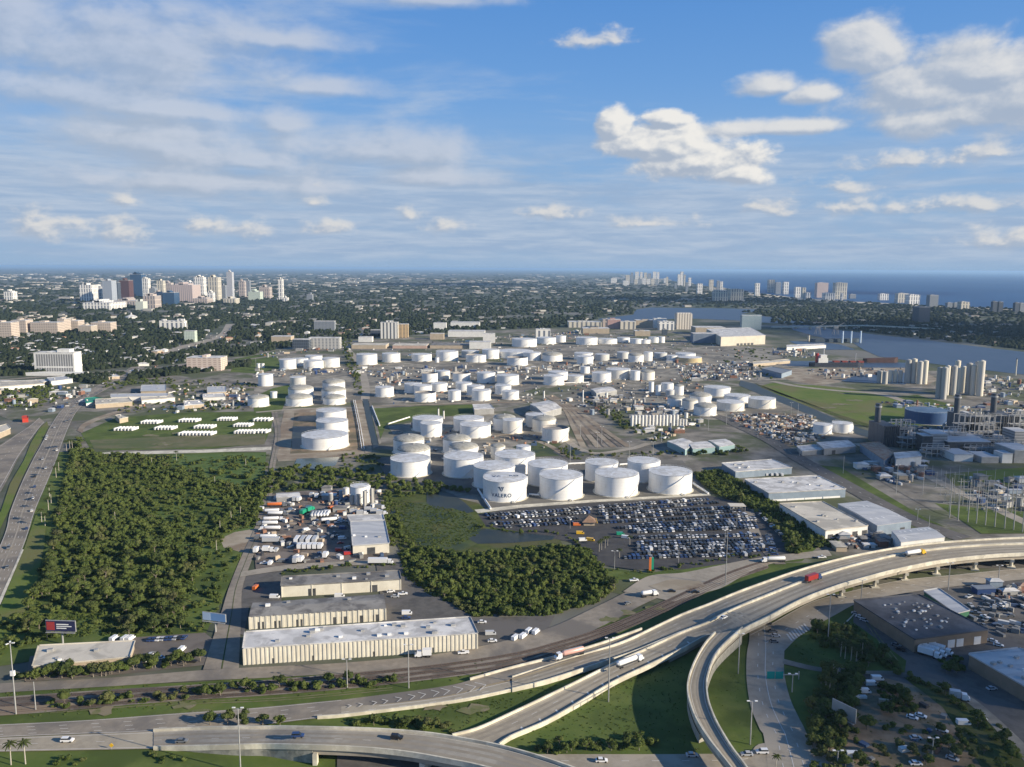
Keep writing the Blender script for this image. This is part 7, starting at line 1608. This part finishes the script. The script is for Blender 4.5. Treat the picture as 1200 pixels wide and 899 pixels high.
for poly, n, where in CZ:
    W_ = [P(a, b) for a, b in poly]; xy = [(p.x, p.y) for p in W_]; got = []; tr_ = 0
    while len(got) < n and tr_ < n * 40:
        tr_ += 1; x = rnd.uniform(min(q[0] for q in xy), max(q[0] for q in xy)); y = rnd.uniform(min(q[1] for q in xy), max(q[1] for q in xy))
        if bool(inpoly(np.array([x]), np.array([y]), xy)[0]) and clear(x, y, 8) and all((x - a)**2 + (y - b)**2 > 90 for a, b in got): got.append((x, y))
    got.sort(key=lambda q: q[0] / q[1])
    for k, (x, y) in enumerate(got):
        s = mpp((x, y, 0)); f_ = .55 if 'scrap' in where else 1.0; w_ = rnd.uniform(5, 12) * (1 if s < 1.2 else 1.3) * f_; d_ = rnd.uniform(3.5, 8) * f_; h_ = rnd.uniform(2.5, 5.0) * f_; mA, mB_ = CM[rnd.choice((0, 0, 1, 1, 2, 3, 5, 5, 7, 4, 6)) if 'scrap' not in where else rnd.choice((1, 4, 4, 7, 2))]; a = rnd.choice((0, .1, 1.57, .5))
        cn = {WW: 'white', GW: 'grey', TANW: 'tan', BW: 'blue-grey', DARKM: 'dark'}.get(mA, 'rusty' if mA is MATS['rust_wall'] else 'blue')
        t = thing('shed', 'small %s shed %s, %s counted from left' % (cn, where, nth(k)), 'shed', (x, y, 0), 'small sheds ' + where)
        if rnd.random() < .3 and 'scrap' not in where:
            MB().lathe(0, 0, [(w_*.22, 0), (w_*.22, h_ * 1.6)], 14).build('shell', mA, t); MB().lathe(0, 0, [(w_*.22 + .1, h_*1.6), (.01, h_*1.6 + .6)], 14).build('roof', mB_, t); t.name = 'small_tank'; t['label'] = t['label'].replace('shed ', 'tank ', 1).replace(' shed', ' tank') if False else 'small %s upright tank %s, %s counted from left' % (cn, where, nth(k)); t['category'] = 'tank'
        else:
            mb = MB(); house_mesh(mb, 0, 0, w_, d_, h_, rnd.choice((.1, .1, 1.2)), a); m1_ = MB(); m1_.add(mb.v[:8], mb.f[:4]); m1_.build('wall', mA, t); m2_ = MB(); m2_.add(mb.v[8:], [tuple(j - 8 for j in f) for f in mb.f[4:]]); m2_.build('roof', mB_, t)
# fine litter of goods, parked trucks and pallets too small to count
lb = MB(); LM_ = [mat('litter_white', (.62, .61, .58)), mat('litter_grey', (.22, .22, .21)), mat('litter_dark', (.06, .06, .065)), mat('litter_rust', (.28, .15, .10)), mat('litter_tan', (.42, .34, .25)), mat('litter_blue', (.06, .10, .18))]
for poly, n in [(q[0], q[1] * 5) for q in CZ] + [([(800, 428), (880, 424), (905, 440), (800, 446)], 240), ([(850, 485), (955, 487), (975, 512), (925, 524)], 320), ([(1150, 700), (1215, 690), (1215, 745), (1170, 745)], 60), ([(1000, 815), (1100, 825), (1130, 895), (1010, 895)], 14), ([(305, 583), (450, 575), (452, 658), (300, 668)], 160), ([(100, 470), (200, 450), (290, 448), (290, 480), (140, 484)], 120), ([(420, 405), (700, 388), (880, 402), (870, 424), (640, 430), (430, 434)], 500), ([(440, 440), (700, 430), (830, 450), (840, 490), (700, 480), (600, 470), (445, 474)], 520), ([(120, 404), (290, 384), (300, 412), (180, 436)], 260), ([(455, 500), (640, 486), (680, 520), (470, 545)], 160)]:
    W_ = [P(a, b) for a, b in poly]; xy = [(p.x, p.y) for p in W_]; x = rng.uniform(min(q[0] for q in xy), max(q[0] for q in xy), n * 3); y = rng.uniform(min(q[1] for q in xy), max(q[1] for q in xy), n * 3); ok = inpoly(x, y, xy)
    for X_, Y_ in list(zip(x[ok], y[ok]))[:n]:
        if clear(X_, Y_, 2): a = rnd.uniform(0, 3); lb.rbox((X_, Y_), (math.cos(a), math.sin(a)), rnd.uniform(1.5, 6), rnd.uniform(1, 2.5), .05, rnd.uniform(.6, 2.8), rnd.choice((0, 0, 1, 1, 2, 3, 4, 5)))
kind(lb.build('yard_clutter', LM_), 'stuff')

# ------------------------------------------------------------------ clouds outside the frame whose shade falls on the port
CLM = bpy.data.materials.new('cloud'); CLM.use_nodes = True; g = G(CLM.node_tree); bs = CLM.node_tree.nodes['Principled BSDF']; bs.inputs['Base Color'].default_value = (.9, .9, .9, 1); bs.inputs['Roughness'].default_value = 1; bs.inputs['Alpha'].default_value = .24
CLT = CLM.copy(); CLT.name = 'thin_cloud'; CLT.node_tree.nodes['Principled BSDF'].inputs['Alpha'].default_value = .09
def cloud(target, size, alt, label, seed, alpha=None):
    """a flat-based cumulus standing where its shade falls round the target point"""
    c = target + sdir * (alt / sdir.z); r = np.random.default_rng(seed); t = thing('cloud', label, 'cloud', tuple(c)); VV = []; FF = []; off = 0
    for i in range(34):
        a = r.uniform(0, 6.28); d = math.sqrt(r.uniform(0, 1)); x = math.cos(a)*d*size[0]*.42; y = math.sin(a)*d*size[1]*.42; rr = r.uniform(.12, .24)*min(size)*(1.15 - .6*d)
        for j in range(6):
            ph = -.25 + j*.36
            for k in range(10): th = 6.283*k/10; w_ = rr*(1 + r.uniform(-.12, .12)); VV.append((x + w_*math.cos(ph)*math.cos(th), y + w_*math.cos(ph)*math.sin(th), max(0, w_*math.sin(ph)*.7)))
        FF += [(off+j*10+k, off+j*10+(k+1) % 10, off+(j+1)*10+(k+1) % 10, off+(j+1)*10+k) for j in range(5) for k in range(10)]; off = len(VV)
    o = bpy.data.objects.new('puffs', npmesh('puffs', np.array(VV), np.array(FF), CLM if alpha is None else CLT)); COL.objects.link(o); o.parent = t; return t
cloud(P(1120, 800), (230, 240), 1200, 'white cumulus cloud high outside the frame to the right, the nearest one', 1, .1)
cloud(P(1130, 540), (420, 260), 1250, 'white cumulus cloud outside the frame above the power station side', 2)
cloud(P(1130, 388), (1300, 1100), 1300, 'broad cumulus cloud outside the frame over the channel', 3)
cloud(P(560, 334), (2400, 2000), 2600, 'wide high cumulus cloud outside the frame off the coast', 4)
cloud(P(860, 352), (1500, 1300), 1900, 'high cumulus cloud outside the frame beyond the channel', 5)
cloud(P(1020, 343), (2300, 1800), 2600, 'distant high cumulus cloud outside the frame over the sea', 6)
# ------------------------------------------------------------------ the air
hz = bpy.data.materials.new('haze'); hz.use_nodes = True; n_ = hz.node_tree; n_.nodes.clear(); v = n_.nodes.new('ShaderNodeVolumePrincipled'); o_ = n_.nodes.new('ShaderNodeOutputMaterial'); n_.links.new(v.outputs[0], o_.inputs['Volume'])
v.inputs['Color'].default_value = (.44, .69, 1.0, 1); v.inputs['Density'].default_value = 3.1e-5; v.inputs['Anisotropy'].default_value = .1
mb = MB(); mb.box(-204000, 204000, -2600, 204000, -1.0, 196.0); hb = kind(mb.build('haze', hz), 'stuff')
